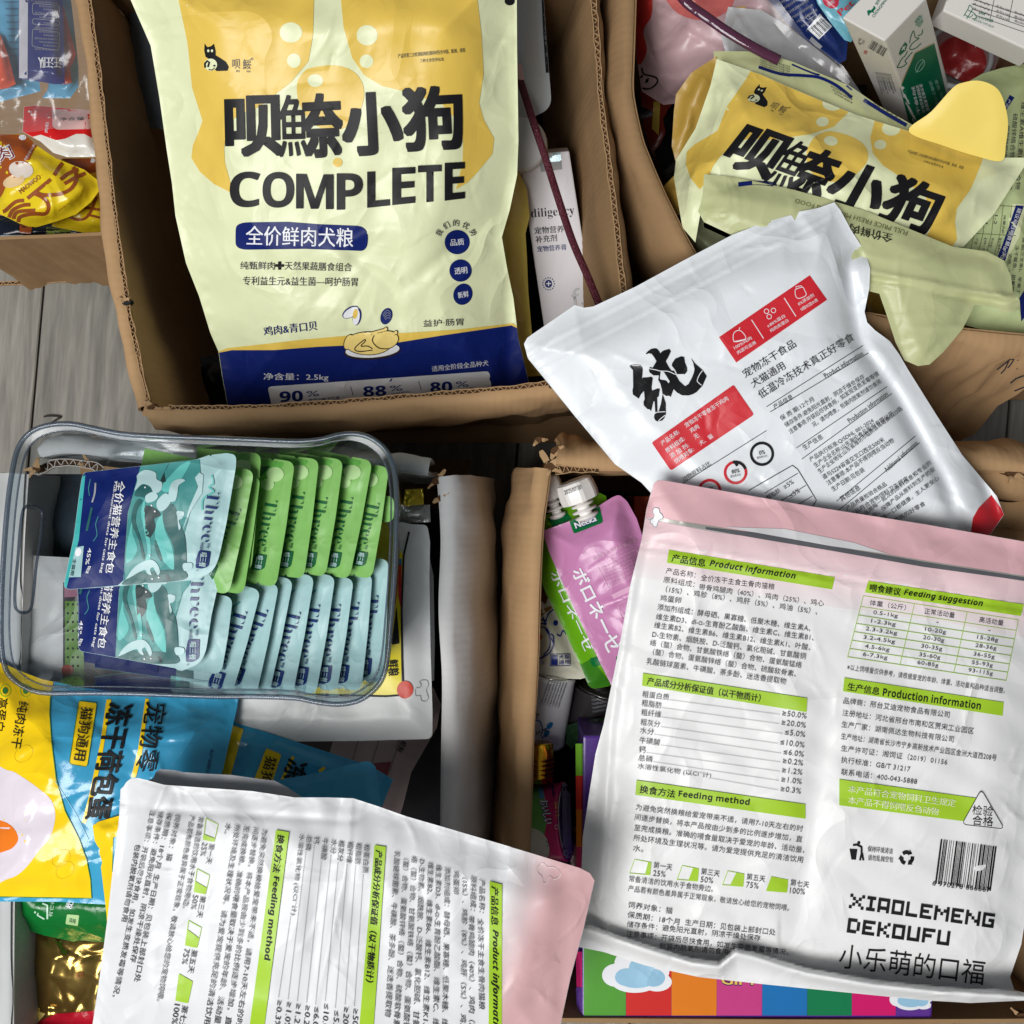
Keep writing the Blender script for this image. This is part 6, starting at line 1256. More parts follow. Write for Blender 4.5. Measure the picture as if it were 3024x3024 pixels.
# ------------------------------------------------------------ things in the corner box, top left
z0 = zm(0, 0, .4141)
LB = mat("sky_blue_film", (96, 168, 204), .22, bump=.4); ORR = mat("orange_red_film", (226, 84, 44), .22, bump=.4); DN = mat("royal_navy_film", (28, 40, 112), .22, bump=.3)
t = pouch("snack_stick_pack", "sky blue stick packs under clear film in the corner box", "snack pack", z0((-60, -60), (135, -60), (135, 560), (280, 580), (290, 650), (140, 690), (-60, 740)), [(20, 0, .272), (100, 250, .27), (0, 280, .27)], LB, puff=.007, edge=30, seal=5, seed=91, sp=9, wr=.001, nw=30)
for i in range(9): t.text("产品信息原料组成", z0((30 + 4 * i, 20 + 48 * i))[0], z0((125, 20 + 48 * i))[0], 5, NAVY)
t.flush()
t = pouch("snack_stick_pack", "orange stick pack at the photo's left edge under clear film", "snack pack", z0((-60, 220), (5, 255), (60, 400), (112, 600), (60, 625), (-60, 650)), [(0, 120, .285), (30, 250, .283)], ORR, puff=.006, edge=25, seal=4, seed=92, sp=9, wr=.0008, nw=20); t.flush()
t = pouch("snack_stick_pack", "sky blue stick pack behind the orange red one next to the box's right wall", "snack pack", z0((440, -60), (500, -60), (530, 200), (560, 480), (560, 620), (500, 700), (300, 700), (340, 640)), [(200, 0, .262), (225, 250, .26)], LB, puff=.006, edge=25, seal=4, seed=93, sp=9, wr=.0008, nw=20); t.flush()
t = pouch("snack_stick_pack", "orange red stick pack right of the navy one under clear film", "snack pack", z0((440, 30), (458, 60), (500, 230), (542, 385), (520, 450), (500, 480), (510, 590), (440, 605)), [(190, 30, .27), (215, 240, .268)], ORR, puff=.006, edge=25, seal=4, seed=94, sp=9, wr=.0008, nw=20)
t.text("O", z0((470, 330))[0], z0((500, 340))[0], 12, WHITE); t.flush()
t = pouch("snack_stick_pack", "navy stick pack with a white stripe and small print under clear film", "snack pack", z0((135, -60), (440, -60), (450, 100), (455, 300), (462, 600), (380, 600), (300, 585), (132, 562)), [(60, 0, .288), (180, 0, .288), (130, 240, .286)], DN, puff=.008, edge=30, seal=5, seed=95, sp=9, wr=.0007, nw=20)
t.fill(z0((136, -60), (200, -60), (196, 560), (136, 556)), mat("silver_white_stripe", (206, 206, 214), .3), 1)
for q in (((232, 22), (425, 40), (425, 110), (232, 102)), ((232, 132), (425, 150), (425, 182), (232, 172)), ((232, 205), (425, 230), (420, 362), (228, 330))): t.line(rounded([p + (8,) for p in z0(*q)]), 1.6, GREYINK, 2, closed=True)
for i, y in enumerate((10, 40, 62, 88, 120, 160, 195, 222, 246, 270, 295, 320, 345)): t.text("产品成分分析保证值" if i % 2 else "原料组成添加剂", z0((415, y + 6))[0], z0((250 + (i % 3) * 30, y - 4))[0], 5.5, GREYINK)
t.text("汪汪队", z0((440, 405))[0], z0((270, 405))[0], 34, WHITE, bold=.03, layer=2); t.flush()
t = pouch("snack_pouch", "red and white snack pouch with a wavy band in the corner box", "snack pack", z0((170, 760), (250, 750), (680, 790), (695, 1000), (700, 1118), (480, 1120), (380, 1090), (290, 1010), (160, 940)), [(100, 340, .262), (280, 340, .26), (200, 460, .262)], mat("gloss_white_film", (222, 220, 212), .2, bump=.35), puff=.008, edge=30, seal=6, seed=96, sp=9, wr=.0008, nw=20)
t.fill(z0((170, 750), (690, 760), (694, 980), (650, 980), (600, 955), (540, 955), (460, 990), (400, 1000), (290, 960), (200, 985), (150, 930)), mat("gloss_red_print", (206, 28, 30), .2, bump=.3), 1); t.fill(z0((370, 780), (640, 780), (655, 900, 12), (640, 920), (400, 925, 12), (375, 900)), mat("dusty_pink_print", (216, 176, 172), .3), 2)
t.text("净含量", z0((420, 862))[0], z0((600, 856))[0], 10, INK, layer=4); t.text("肉粒", z0((340, 945))[0], z0((350, 870))[0], 10, WHITE, layer=3); t.flush()
BRW = mat("russet_film", (166, 82, 30), .2, bump=.35); GY = mat("gloss_yellow_film", (232, 204, 34), .2, bump=.4); BRL = mat("brown_lettering", (150, 78, 34), .3)
t = pouch("snack_pouch", "lower yellow egg snack pouch against the corner box's right wall", "snack pack", z0((440, 1130), (700, 1125), (735, 1330), (780, 1560), (785, 1650), (600, 1660), (370, 1615), (380, 1400)), [(250, 480, .225), (320, 680, .22), (160, 670, .22)], GY, puff=.008, edge=30, seal=6, seed=97, sp=9, wr=.001, nw=20)
t.fill(z0((430, 1120), (710, 1120), (712, 1220), (620, 1240), (560, 1200), (480, 1160)), BRW, 1); t.fill(ellipse(*z0((660, 1145))[0], 8, 7), WHITE, 2)
t.line(z0((490, 1540), (540, 1565), (600, 1560), (640, 1520), (670, 1450), (690, 1400)), 8, BRL, 2, sm=True); t.line(z0((600, 1480), (740, 1500)), 8, BRL, 2); t.line(z0((620, 1530), (745, 1560)), 7, BRL, 2); t.flush()
t = pouch("snack_pouch", "front yellow and russet egg snack pouch with brown lettering in the corner box", "snack pack", z0((-60, 950), (60, 955), (180, 960), (265, 1040), (400, 1130), (600, 1210), (716, 1300), (718, 1345), (650, 1440), (540, 1530), (400, 1580), (260, 1620), (200, 1615), (130, 1590), (70, 1560), (-60, 1500)), [(0, 400, .252), (110, 430, .256), (290, 550, .246), (60, 650, .244), (150, 560, .258)], GY, puff=.012, edge=45, seal=6, seed=98, sp=8, wr=.001, nw=40)
t.fill(z0((-60, 940), (60, 945), (180, 955), (268, 1040), (245, 1060), (200, 1160), (150, 1240), (90, 1300), (40, 1330), (20, 1380), (-60, 1500)), BRW, 1)
for c, m_ in (((100, 1290, 34, 18, -20), mat("egg_cream", (226, 196, 150), .3)), ((150, 1210, 36, 25, 10), mat("egg_shell", (226, 214, 204), .25)), ((160, 980, 11, 8, 0), WHITE)): x_, y_ = z0(c[:2])[0]; t.fill(ellipse(x_, y_, *c[2:]), m_, 2)
t.text("肉", z0((-10, 1180))[0], z0((110, 1120))[0], 50, WHITE, bold=.06, layer=2); t.text("肉", z0((-6, 1174))[0], z0((106, 1118))[0], 44, mat("dark_red_ink", (120, 24, 20), .3), layer=3)
t.text("鸡蛋含量93%零食", z0((185, 1150))[0], z0((262, 1020))[0], 8, WHITE); t.text("MAOWOO", z0((150, 1385))[0], z0((295, 1270))[0], 15, BRL, bold=.01, layer=2); t.text("®", z0((296, 1255))[0], z0((302, 1250))[0], 4, BRL)
for p in (((20, 1510), (40, 1500), (110, 1440), (170, 1430)), ((60, 1560), (90, 1500), (160, 1465), (215, 1460)), ((95, 1585), (100, 1545), (130, 1510), (250, 1500)), ((130, 1590), (140, 1550), (200, 1530), (260, 1525), (320, 1525), (345, 1490), (335, 1440), (290, 1400), (240, 1380)), ((195, 1415), (360, 1280)), ((250, 1370), (310, 1390), (420, 1385), (500, 1350), (540, 1290), (540, 1230), (520, 1190)), ((385, 1250), (430, 1180), (470, 1150), (520, 1170)), ((430, 1280), (500, 1230), (585, 1200)), ((460, 1310), (530, 1270), (620, 1230))):
    t.line(z0(*p), 11, BRL, 2, "brush_lettering", sm=True)
t.text("净含量:12g", z0((420, 1510))[0], z0((492, 1455))[0], 5, BRL); t.flush()
t = pouch("snack_pouch", "dark snack packs in the shadow at the front of the corner box", "snack pack", z0((-60, 1530), (200, 1560), (780, 1640), (785, 1700), (400, 1710), (-60, 1740)), [(0, 660, .20), (300, 690, .20)], mat("dark_blue_film", (18, 26, 40), .2, bump=.4), puff=.01, edge=25, seal=4, seed=99, sp=9, wr=.001, nw=20)
t.fill(z0((-60, 1680), (160, 1675), (230, 1700), (-60, 1720)), mat("dull_blue_white", (170, 190, 200), .3), 1); t.fill(z0((330, 1620), (520, 1640), (520, 1700), (330, 1690)), mat("dull_lime", (140, 160, 60), .3), 1); t.fill(z0((510, 1645), (565, 1650), (560, 1685), (500, 1680)), LB, 2); t.fill(z0((140, 1600), (230, 1615), (220, 1670), (140, 1660)), BRW, 1); t.flush()
filmsheet("clear_film", "large crinkled clear plastic bag over the stick packs in the corner box", [(-60, -60), (262, -60), (270, 120), (276, 300), (270, 335, 16), (200, 372), (110, 388), (-60, 408)], [(0, 0, .298), (260, 0, .30), (270, 320, .275), (0, 390, .28), (130, 200, .302)], 101, .0016, 60)

# ------------------------------------------------------------ things in the white box and beside it
CY = mat("gloss_sky_film", (62, 158, 200), .2, bump=.45, bscale=30, vary=.03); EY = mat("gloss_egg_yellow", (248, 208, 20), .2, bump=.45, bscale=30, vary=.03)
t = pouch("treat_bag", "pale bag with green dotted panel seen through the left end of the clear bin", "treat bag", [(88, 1640), (270, 1650), (600, 1700), (600, 2090), (60, 2080)], [(100, 1700, .325), (500, 1700, .325), (300, 2050, .325)], mat("pale_grey_bag", (190, 190, 190), .4, bump=.3), puff=.006, seed=111, sp=14, wr=.0006, nw=20)
t.fill([(186, 1720), (600, 1720), (600, 2060), (186, 2040)], mat("dark_panel", (46, 44, 48), .4), 1); t.fill([(192, 1775), (240, 1775), (250, 2000), (192, 2000)], mat("moss_green", (90, 130, 50), .4), 2); t.fill([(190, 1722), (235, 1728), (235, 1762), (190, 1764)], mat("dull_pink", (150, 100, 120), .4), 2)
for i in range(24): t.fill(ellipse(200 + (i % 3) * 15, 1785 + (i // 3) * 26, 3.5, 4, k=6), BLACK, 3)
t.fill(ellipse(199, 1979, 18, 16), mat("dull_red", (160, 50, 34), .4), 3); t.flush()
t = pouch("treat_bag", "dark blue pouch under the clear bin near its slot handle", "treat bag", [(120, 1400), (420, 1400), (420, 1690), (180, 1690), (120, 1560)], [(200, 1450, .28), (400, 1650, .30)], mat("slate_film", (52, 62, 72), .35, bump=.4), puff=.01, seed=112, sp=14, wr=.0012, nw=20); t.flush()
g6 = zm(600, 1900, .3882); g3 = zm(1000, 1200, .5176)
t = pouch("treat_bag", "blush and brown lined bag showing below the grey white pouch", "treat bag", [(780, 2100), (1280, 2030), (1302, 2080), (1290, 2150), (1255, 2210), (1215, 2280), (1190, 2380), (1150, 2500), (900, 2480)], [(900, 2150, .30), (1290, 2080, .29), (1160, 2450, .22)], mat("blush_bag", (172, 152, 150), .4, bump=.3), puff=.01, edge=50, seed=113, sp=12, wr=.0010, nw=30)
t.fill([(800, 2150), (985, 2185), (960, 2260), (840, 2300)], mat("brown_patch", (66, 50, 46), .4), 1)
for x in (1045, 1105, 1165): t.line([(x + 14, 2185), (x - 14, 2280)], 1.6, INK, 2)
t.text("疫狗", (1186, 2185), (1170, 2215), 20, BLACK, bold=.02); t.fill([(1085, 2258), (1156, 2250), (1145, 2290), (1090, 2290)], mat("raspberry_dark", (120, 22, 46), .4), 2); t.flush()
t = pouch("treat_bag", "grey white treat bag with yellow and black panel, red dot and bone shaped tear hole", "treat bag", [(860, 1500), (1180, 1540), (1215, 1548), (1262, 1550, 14), (1270, 1600), (1268, 1700), (1271, 1900), (1277, 2100), (1277, 2182, 20), (1060, 2188), (864, 2190), (690, 2185), (560, 2100), (560, 1600)],
    [(600, 1600, .322), (1260, 1560, .335), (1275, 2170, .345), (700, 2170, .34)], mat("grey_white_bag", (206, 208, 208), .38, bump=.3, vary=.02), puff=.006, edge=60, seal=10, seed=114, sp=10, wr=.0006, nw=40)
t.fill([(900, 1900), (1120, 1500), (1190, 1640), (1184, 1900), (1186, 2052), (900, 2056)], mat("signal_yellow_print", (232, 214, 24), .35, bump=.2), 1)
t.line([(1208, 1570), (1192, 1640), (1186, 1800), (1188, 1950), (1192, 2052), (1140, 2056), (900, 2050)], 6, BLACK, 2); t.fill([(1176, 1660), (1186, 1666), (1184, 1800), (1176, 1760)], RED, 2); t.fill([(1172, 1650), (1186, 1650), (1186, 1668), (1172, 1668)], mat("blue_spot", (40, 120, 170), .4), 3)
t.fill([(1165, 1760), (1172, 1800), (1180, 1900), (1155, 1905)], BLACK, 3); t.text("粮猫", (1145, 1985), (1150, 1900), 30, BLACK, bold=.03, layer=3); t.text("鲜粮", (1142, 1950), (1146, 1998), 34, BLACK, bold=.03, layer=3)
t.fill(ellipse(1196, 2037, 24, 26), mat("orange_red_spot", (206, 62, 40), .4), 4)
bn = spline(g3((440, 1608), (462, 1606), (470, 1590), (462, 1572), (480, 1562), (505, 1566), (512, 1590), (500, 1615), (505, 1640), (512, 1662), (498, 1682), (475, 1680), (468, 1662), (464, 1650), (440, 1650))); t.line(bn, 2.2, GREYINK, 2, "bone_cutout"); t.flush()
t = pouch("treat_bag", "plain white pouch edge standing between the grey white bag and the white wall", "treat bag", [(1230, 1660), (1268, 1640), (1280, 1700), (1284, 1900), (1282, 2010), (1230, 2020)], [(1250, 1700, .318), (1280, 2000, .318)], mat("plain_white_film", (196, 198, 200), .4, bump=.3), puff=.004, edge=20, seed=115, sp=12, wr=.0006, nw=10); t.flush()
t = pouch("treat_bag", "silver pouch top behind the bin's right end", "treat bag", g3((330, 560), (520, 562), (525, 660), (340, 672)), [(1180, 1500, .325), (1265, 1540, .325)], mat("silver_film", (160, 162, 160), .3, metal=.6, bump=.8, bscale=120), puff=.003, edge=20, seed=116, sp=10, wr=.0008, nw=15); t.flush()
t = pouch("snack_pouch", "small yellow ribbed sachet top beside the torn white corner", "snack pack", g3((380, 475), (480, 468), (486, 560), (370, 570)), [(1200, 1450, .33), (1240, 1490, .33)], mat("olive_yellow_foil", (170, 150, 30), .25, metal=.5, bump=.3), puff=.003, edge=20, seed=117, sp=8, wr=.001, nw=15, extra=lambda x, y, d: .0008 * np.sin(x / 2.2)); t.flush()
gb = pouch("treat_bag", "green bag with small white drawings below the big egg treat bag", "treat bag", yb((70, 1240), (55, 1330), (48, 1425), (220, 1482), (400, 1520), (530, 1535), (660, 1500), (660, 1240)), [(40, 2650, .325), (330, 2650, .33), (300, 2790, .315)], mat("leaf_green_film", (10, 110, 44), .25, bump=.4), puff=.012, edge=60, seal=6, seed=118, sp=10, wr=.0010, nw=30)
for p in (((200, 1340), (190, 1380), (225, 1400)), ((215, 1320), (240, 1330), (240, 1400)), ((180, 1360), (176, 1370))): gb.line(yb(*p), 5, mat("mint_white_print", (190, 226, 200), .35), 2)
gb.text("有它有", yb((265, 1390))[0], yb((280, 1300))[0], 12, mat("mint_white_print", (190, 226, 200), .35)); gb.fill(yb((340, 1375, 4), (402, 1380, 4), (395, 1435, 4), (332, 1425, 4)), GRNL, 1); gb.text("欧冻", yb((362, 1350))[0], yb((388, 1300))[0], 22, WHITE, bold=.02); gb.text("风味", yb((348, 1418))[0], yb((382, 1424))[0], 14, GRT, layer=3); gb.flush()
gd = pouch("treat_bag", "shiny gold foil bag with a red corner at the bottom left", "treat bag", yb((130, 1440), (125, 1560), (110, 1750), (85, 1860), (78, 1960), (60, 2060), (640, 2060), (640, 1450), (400, 1400)), [(80, 2740, .30), (320, 2740, .31), (60, 3060, .285), (320, 3060, .30)], mat("gold_foil", (172, 142, 76), .2, metal=.9, bump=.3, bscale=16), puff=.016, edge=90, seal=6, seed=119, sp=8, wr=.0018, nw=90, wlen=70, wwide=9)
gd.fill(yb((190, 2060), (180, 1930), (280, 1880), (420, 1870), (520, 1860), (600, 1900), (600, 2060)), mat("crimson_print", (176, 18, 40), .25, bump=.4), 1); gd.fill(yb((78, 1930), (170, 1860), (230, 1880), (180, 1940), (170, 2060), (60, 2060)), mat("pale_gold_print", (226, 204, 120), .3), 1)
for i in range(4): gd.line(yb((130 + 10 * i, 1900 + 20 * i), (160 + 12 * i, 1850), (200, 1900)), 2, YEL, 2, sm=True)
gd.text("国货", yb((385, 1700))[0], yb((425, 1695))[0], 16, BRL); gd.flush()
e2 = pouch("treat_bag", "smaller blue and yellow egg treat bag further right under the clear film glare", "treat bag", g6((100, 560), (230, 600), (400, 650), (680, 740), (960, 830), (1190, 905), (1330, 965), (1445, 1035), (1400, 1140), (1365, 1240), (1200, 1300), (60, 1180)), [(650, 2120, .345), (1060, 2250, .34), (1150, 2310, .33), (700, 2350, .35)], CY, puff=.008, edge=40, seal=6, seed=120, sp=9, wr=.0009, nw=40, group="blue and yellow egg treat bags")
e2.fill(g6((225, 620), (306, 652), (210, 1005), (120, 1000)), EY, 1); e2.fill(g6((480, 795, 8), (596, 845, 8), (510, 1100), (370, 1080)), EY, 1)
e2.text("猫狗", g6((478, 850))[0], g6((420, 1060))[0], 36, BLACK, bold=.012, layer=3); e2.line(g6((685, 860), (600, 1040)), 9, EY, 2); e2.text("冻", g6((640, 870))[0], g6((600, 1020))[0], 66, BLACK, bold=.03, layer=3); e2.line(g6((925, 945), (880, 975)), 9, EY, 2); e2.flush()
e3 = pouch("treat_bag", "plain sky blue pouch end standing out at the far right of the egg treat bags", "treat bag", g6((560, 1040), (800, 1000), (1170, 912), (1182, 918), (1195, 902), (1270, 895, 20), (1312, 940), (1335, 1120), (1360, 1260), (1380, 1400), (700, 1300)), [(820, 2310, .372), (1100, 2255, .378), (1120, 2390, .38)], CY, puff=.003, edge=30, seal=6, seed=121, sp=10, wr=.0006, nw=20, group="blue and yellow egg treat bags"); e3.flush()
e1 = pouch("treat_bag", "big blue and yellow egg treat bag with a fried egg picture, turned sideways", "treat bag", [(-80, 1940), (0, 1954), (70, 1985), (124, 2005), (240, 2030), (390, 2050), (560, 2056), (704, 2062)] + yb((1200, 340), (1170, 470), (1132, 640), (1050, 900), (900, 1340), (520, 1325), (300, 1312), (-100, 1310)),
    [(-50, 1960, .345), (690, 2070, .352), (650, 2270, .375), (500, 2660, .385), (-60, 2660, .375), (150, 2300, .385)], CY, puff=.016, edge=120, seal=12, sp=9, seed=122, wr=.0012, nw=110, wlen=90, wwide=8, group="blue and yellow egg treat bags", extra=lambda x, y, d: .001 * np.exp(-((y - 2590 - x * .03) / 12.) ** 2))
e1.fill(yb((-100, 60), (60, 120), (200, 170), (272, 190), (255, 280), (252, 360), (262, 500), (285, 690), (330, 850), (400, 990), (440, 1100), (460, 1200), (465, 1295), (-100, 1285)), EY, 1, "yellow_print", 9)
e1.line(yb((272, 190), (255, 280), (252, 360), (262, 500), (285, 690), (330, 850), (400, 990), (440, 1100), (460, 1200), (465, 1295), (-100, 1285)), 2.5, mat("green_outline", (60, 130, 60), .3), 3)
e1.fill(yb((-100, 640), (40, 645), (100, 670), (200, 740), (262, 800), (280, 880), (255, 980), (200, 1050), (120, 1150), (40, 1195), (-100, 1200)), mat("egg_white_print", (226, 216, 226), .2, bump=.4, bscale=30), 2, "egg_print", sm=True)
e1.fill(yb((-60, 900), (20, 905), (70, 940), (92, 985), (80, 1020), (40, 1050), (-60, 1060)), mat("egg_yolk_print", (238, 124, 30), .2, bump=.3), 3, "egg_print", sm=True)
e1.fill(yb((400, 292, 6), (492, 302, 6), (442, 628, 10), (350, 612, 10)), EY, 1, "yellow_print"); e1.line(rounded(yb((400, 292, 6), (492, 302, 6), (442, 628, 10), (350, 612, 10))), 1.8, mat("green_outline", (60, 130, 60), .3), 3, closed=True)
e1.text("猫狗通用", yb((412, 318))[0], yb((372, 592))[0], 36, BLACK, bold=.01, layer=4)
e1.fill(yb((540, 285), (565, 285), (520, 560), (470, 800), (435, 915), (415, 910), (450, 780), (510, 500)), EY, 1, "yellow_print"); e1.fill(yb((738, 280), (756, 282), (720, 560), (690, 680), (665, 680), (700, 540)), EY, 1, "yellow_print")
e1.text4("冻干荷包蛋", yb((548, 290), (425, 905), (555, 905), (685, 300)), BLACK, 3, bold=.035, big=True); e1.text4("宠物零", yb((738, 292), (682, 655), (795, 655), (852, 305)), BLACK, 3, bold=.01, big=True)
e1.text("纯肉冻干", yb((92, 290))[0], yb((52, 530))[0], 32, BLACK, bold=.006, layer=3); e1.text("高蛋白", yb((-14, 275))[0], yb((-34, 440))[0], 32, BLACK, bold=.006, layer=3)
for c in ((26, 240), (130, 240)): e1.line(ellipse(*yb(c)[0], 16, 18, k=20), 2.2, LIME, 3, closed=True); e1.fill(ellipse(*yb(c)[0], 8, 10), mat("green_outline", (60, 130, 60), .3), 3)
e1.text("生产日期 2025", yb((1068, 535))[0], yb((1040, 700))[0], 10, NVT, layer=2); e1.text("生产日期 2", yb((1068, 535))[0], yb((1045, 650))[0], 11, NVT, layer=2)
e1.line(yb((280, 700), (380, 860), (450, 1000)), 1.5, mat("pale_sketch_line", (140, 200, 220), .3), 2, sm=True)
for c in ((310, 1090), (330, 1150), (120, 560)): e1.line(ellipse(*yb(c)[0], 30, 22, -40, 20), 1.5, mat("ochre_sketch_line", (214, 178, 20), .3), 2, closed=True)
e1.flush()
e4 = pouch("treat_bag", "small yellow and blue pouch corner poking out left of the sideways cat food bag", "treat bag", yb((470, 925), (500, 905), (620, 870), (760, 900), (760, 1500), (545, 1440), (540, 1370), (520, 1200), (500, 1040), (480, 1000)), [(280, 2440, .40), (400, 2420, .405), (320, 2720, .40)], EY, puff=.006, edge=30, seal=6, seed=123, sp=9, wr=.0008, nw=30, group="blue and yellow egg treat bags")
e4.fill(yb((575, 985), (760, 960), (760, 1400), (570, 1160)), CY, 1); e4.line(yb((575, 985), (570, 1160)), 2, mat("green_outline", (60, 130, 60), .3), 2); e4.flush()

# ------------------------------------------------------------ things in the bottom right box
NG = mat("label_green", (0, 110, 56), .3)
CAPM = mat("cap_white", (228, 224, 220), .35, bump=.05, vary=.01)
def spouted(T, top, base, r, zt_, m_, cap="screw_cap"):
    """a spout: neck rings and a broad ribbed cap; base and top are photo points on the spout's axis"""
    a = np.array(W(base[0], base[1], zt_)); b = np.array(W(top[0], top[1], zt_ + .004))
    V, F = lathe(a, b, [(0, r * .42), (.06, r * .62), (.10, r * .62), (.11, r * .36), (.2, r * .36), (.21, r * .66), (.25, r * .66), (.26, r * .36), (.34, r * .36), (.35, r * .6), (.39, r * .6), (.4, r * .36), (.5, r * .36)], 24); T.add("spout", V, F, m_)
    V, F = lathe(a, b, [(.46, r * .8), (.48, r * .97), (.62, r), (.84, r * .97), (.96, r * .9), (1.0, r * .7)], 32)
    V = V.reshape(-1, 32, 3); c = V.mean(1, keepdims=True); k = (1 + .045 * (np.arange(32) % 4 < 2))[None, :, None]; V = (c + (V - c) * k).reshape(-1, 3)
    T.add(cap, V, F, m_, smooth=False)
gp = pouch("squeeze_pouch", "green squeeze pouch mostly hidden behind the pink one", "squeeze pouch", [(1588, 1530), (1640, 1510), (1770, 1455), (1790, 1465), (1830, 1700), (1840, 1990)] + g3((1560, 1590), (1520, 1600), (1452, 1612, 10), (1425, 1590), (1380, 1480), (1280, 1260), (1180, 1060), (1150, 980), (1150, 700)), [(1600, 1550, .285), (1800, 1500, .285), (1760, 2020, .27)], mat("apple_green_film", (106, 176, 24), .3, bump=.35), puff=.010, edge=50, seal=8, seed=131, sp=10, wr=.0008, nw=30, group="squeeze pouches")
gp.text4("ボロネーゼ", g3((1198, 945), (1412, 1420), (1462, 1385), (1262, 925)), WHITE, 2, bold=.03); gp.fill(g3((1430, 1440, 5), (1480, 1425, 5), (1500, 1475, 5), (1450, 1490, 5)), NG, 1); gp.fill(g3((1190, 640), (1290, 590), (1330, 640), (1230, 700)), NG, 1)
gp.fill(g3((1340, 1500), (1440, 1440), (1560, 1590), (1460, 1620)), mat("moss_green_foot", (60, 130, 30), .3, bump=.4), 1)
spouted(gp, (1608, 1408), (1650, 1530), .0125, .292, CAPM); gp.flush()
pp = pouch("squeeze_pouch", "pink squeeze pouch with white katakana and a broad white screw cap", "squeeze pouch", g3((1162, 712, 8), (1250, 680), (1330, 650), (1480, 570), (1560, 520), (1600, 503, 10), (1645, 540, 10), (1700, 640), (1740, 760)) + [(1960, 1780), (1980, 2000), (1900, 2060)] + g3((1560, 1600), (1500, 1480), (1400, 1270), (1300, 1060), (1200, 830)),
    [(1600, 1573, .30), (1840, 1470, .31), (1820, 2030, .295), (1960, 1800, .305)], mat("orchid_pink_film", (196, 130, 176), .3, bump=.35), puff=.014, edge=80, seal=9, seed=132, sp=9, wr=.0010, nw=60, group="squeeze pouches")
pp.text4("ボロネーゼ", g3((1322, 935), (1545, 1430), (1630, 1370), (1395, 905)), WHITE, 2, bold=.03, big=True)
pp.fill(g3((1308, 632, 4), (1488, 568, 4), (1510, 662, 8), (1342, 728, 8)), NG, 1, "brand_label"); pp.text("Neeka", g3((1352, 700))[0], g3((1478, 652))[0], 19, WHITE, bold=.05, layer=4); pp.text("Neeka", g3((1352, 704))[0], g3((1480, 655))[0], 22, NAVY, bold=.09, layer=3)
pp.fill(g3((1375, 650, 4), (1430, 630, 4), (1436, 648, 4), (1380, 668, 4)), YEL, 3, "brand_label"); pp.text("かわいい", g3((1380, 662))[0], g3((1430, 644))[0], 7, BLACK, layer=4); pp.text("尼咔", g3((1442, 638))[0], g3((1468, 628))[0], 8, WHITE, layer=3)
PK2 = mat("pale_pink_print", (226, 176, 206), .35)
pp.text("宠物零食 猪肉虾肉肉泥", g3((1450, 885))[0], g3((1705, 770))[0], 12, PK2, bold=.01); pp.text("ペットのおやつ", g3((1465, 905))[0], g3((1660, 820))[0], 8, PK2)
pp.line(rounded(g3((1478, 915, 6), (1700, 815, 6), (1760, 930, 6), (1540, 1040, 6))), 1.6, PK2, 2, closed=True)
for i in range(6): pp.text("原料组成添加剂组成产品成分", g3((1500 + 8 * i, 930 + 19 * i))[0], g3((1700 + 8 * i, 845 + 19 * i))[0], 6, PK2)
pp.fill(g3((1555, 1075, 4), (1690, 1010, 4), (1700, 1040, 4), (1570, 1100, 4)), PK2, 2); pp.line(rounded(g3((1590, 1130, 8), (1700, 1080, 8), (1740, 1180, 8), (1620, 1220, 8))), 2, PK2, 2, closed=True)
pp.fill(g3((1580, 1430, 4), (1640, 1405, 4), (1650, 1450, 4), (1590, 1470, 4)), NG, 1); spouted(pp, (1692, 1418), (1736, 1532), .0165, .315, CAPM)
cap = Thing if False else None
pp.text("2025/07/20", (1668, 1462), (1718, 1444), 13, INK, layer=2); pp.flush()
t = pouch("treat_bag", "cream pouch with blue line drawings below the green squeeze pouch", "treat bag", g3((1100, 990), (1150, 1000), (1200, 1100), (1300, 1260), (1400, 1500), (1440, 1540), (1380, 1556), (1280, 1552), (1160, 1540), (1120, 1530)), [(1580, 1740, .262), (1740, 2000, .262), (1580, 1990, .258)], mat("cream_film", (222, 220, 200), .3, bump=.25), puff=.010, edge=40, seed=133, sp=9, wr=.0008, nw=20)
BLN = mat("blue_line_print", (30, 50, 140), .35)
t.fill(g3((1120, 990), (1160, 1000), (1200, 1080), (1180, 1130), (1140, 1100), (1120, 1140)), mat("brown_print", (110, 60, 30), .35), 1); t.fill(g3((1130, 1170), (1210, 1140), (1220, 1150), (1140, 1210)), mat("gold_brown_print", (150, 110, 50), .35), 1)
for p in (((1180, 1230), (1200, 1180), (1240, 1150)), ((1140, 1215), (1190, 1222)), ((1140, 1240), (1190, 1240)), ((1165, 1200), (1180, 1250)), ((1180, 1270), (1210, 1320), (1225, 1360), (1200, 1410), (1140, 1440)), ((1200, 1300), (1225, 1310), (1228, 1370)), ((1245, 1300), (1265, 1310), (1280, 1280), (1300, 1300)), ((1130, 1270), (1170, 1260), (1200, 1290), (1205, 1370), (1170, 1420))): t.line(g3(*p), 4, BLN, 2, sm=True)
t.fill(ellipse(*g3((1238, 1236))[0], 7, 8), BLN, 2); t.fill(ellipse(*g3((1145, 1315))[0], 8, 9), mat("orange_print", (220, 90, 40), .35), 2)
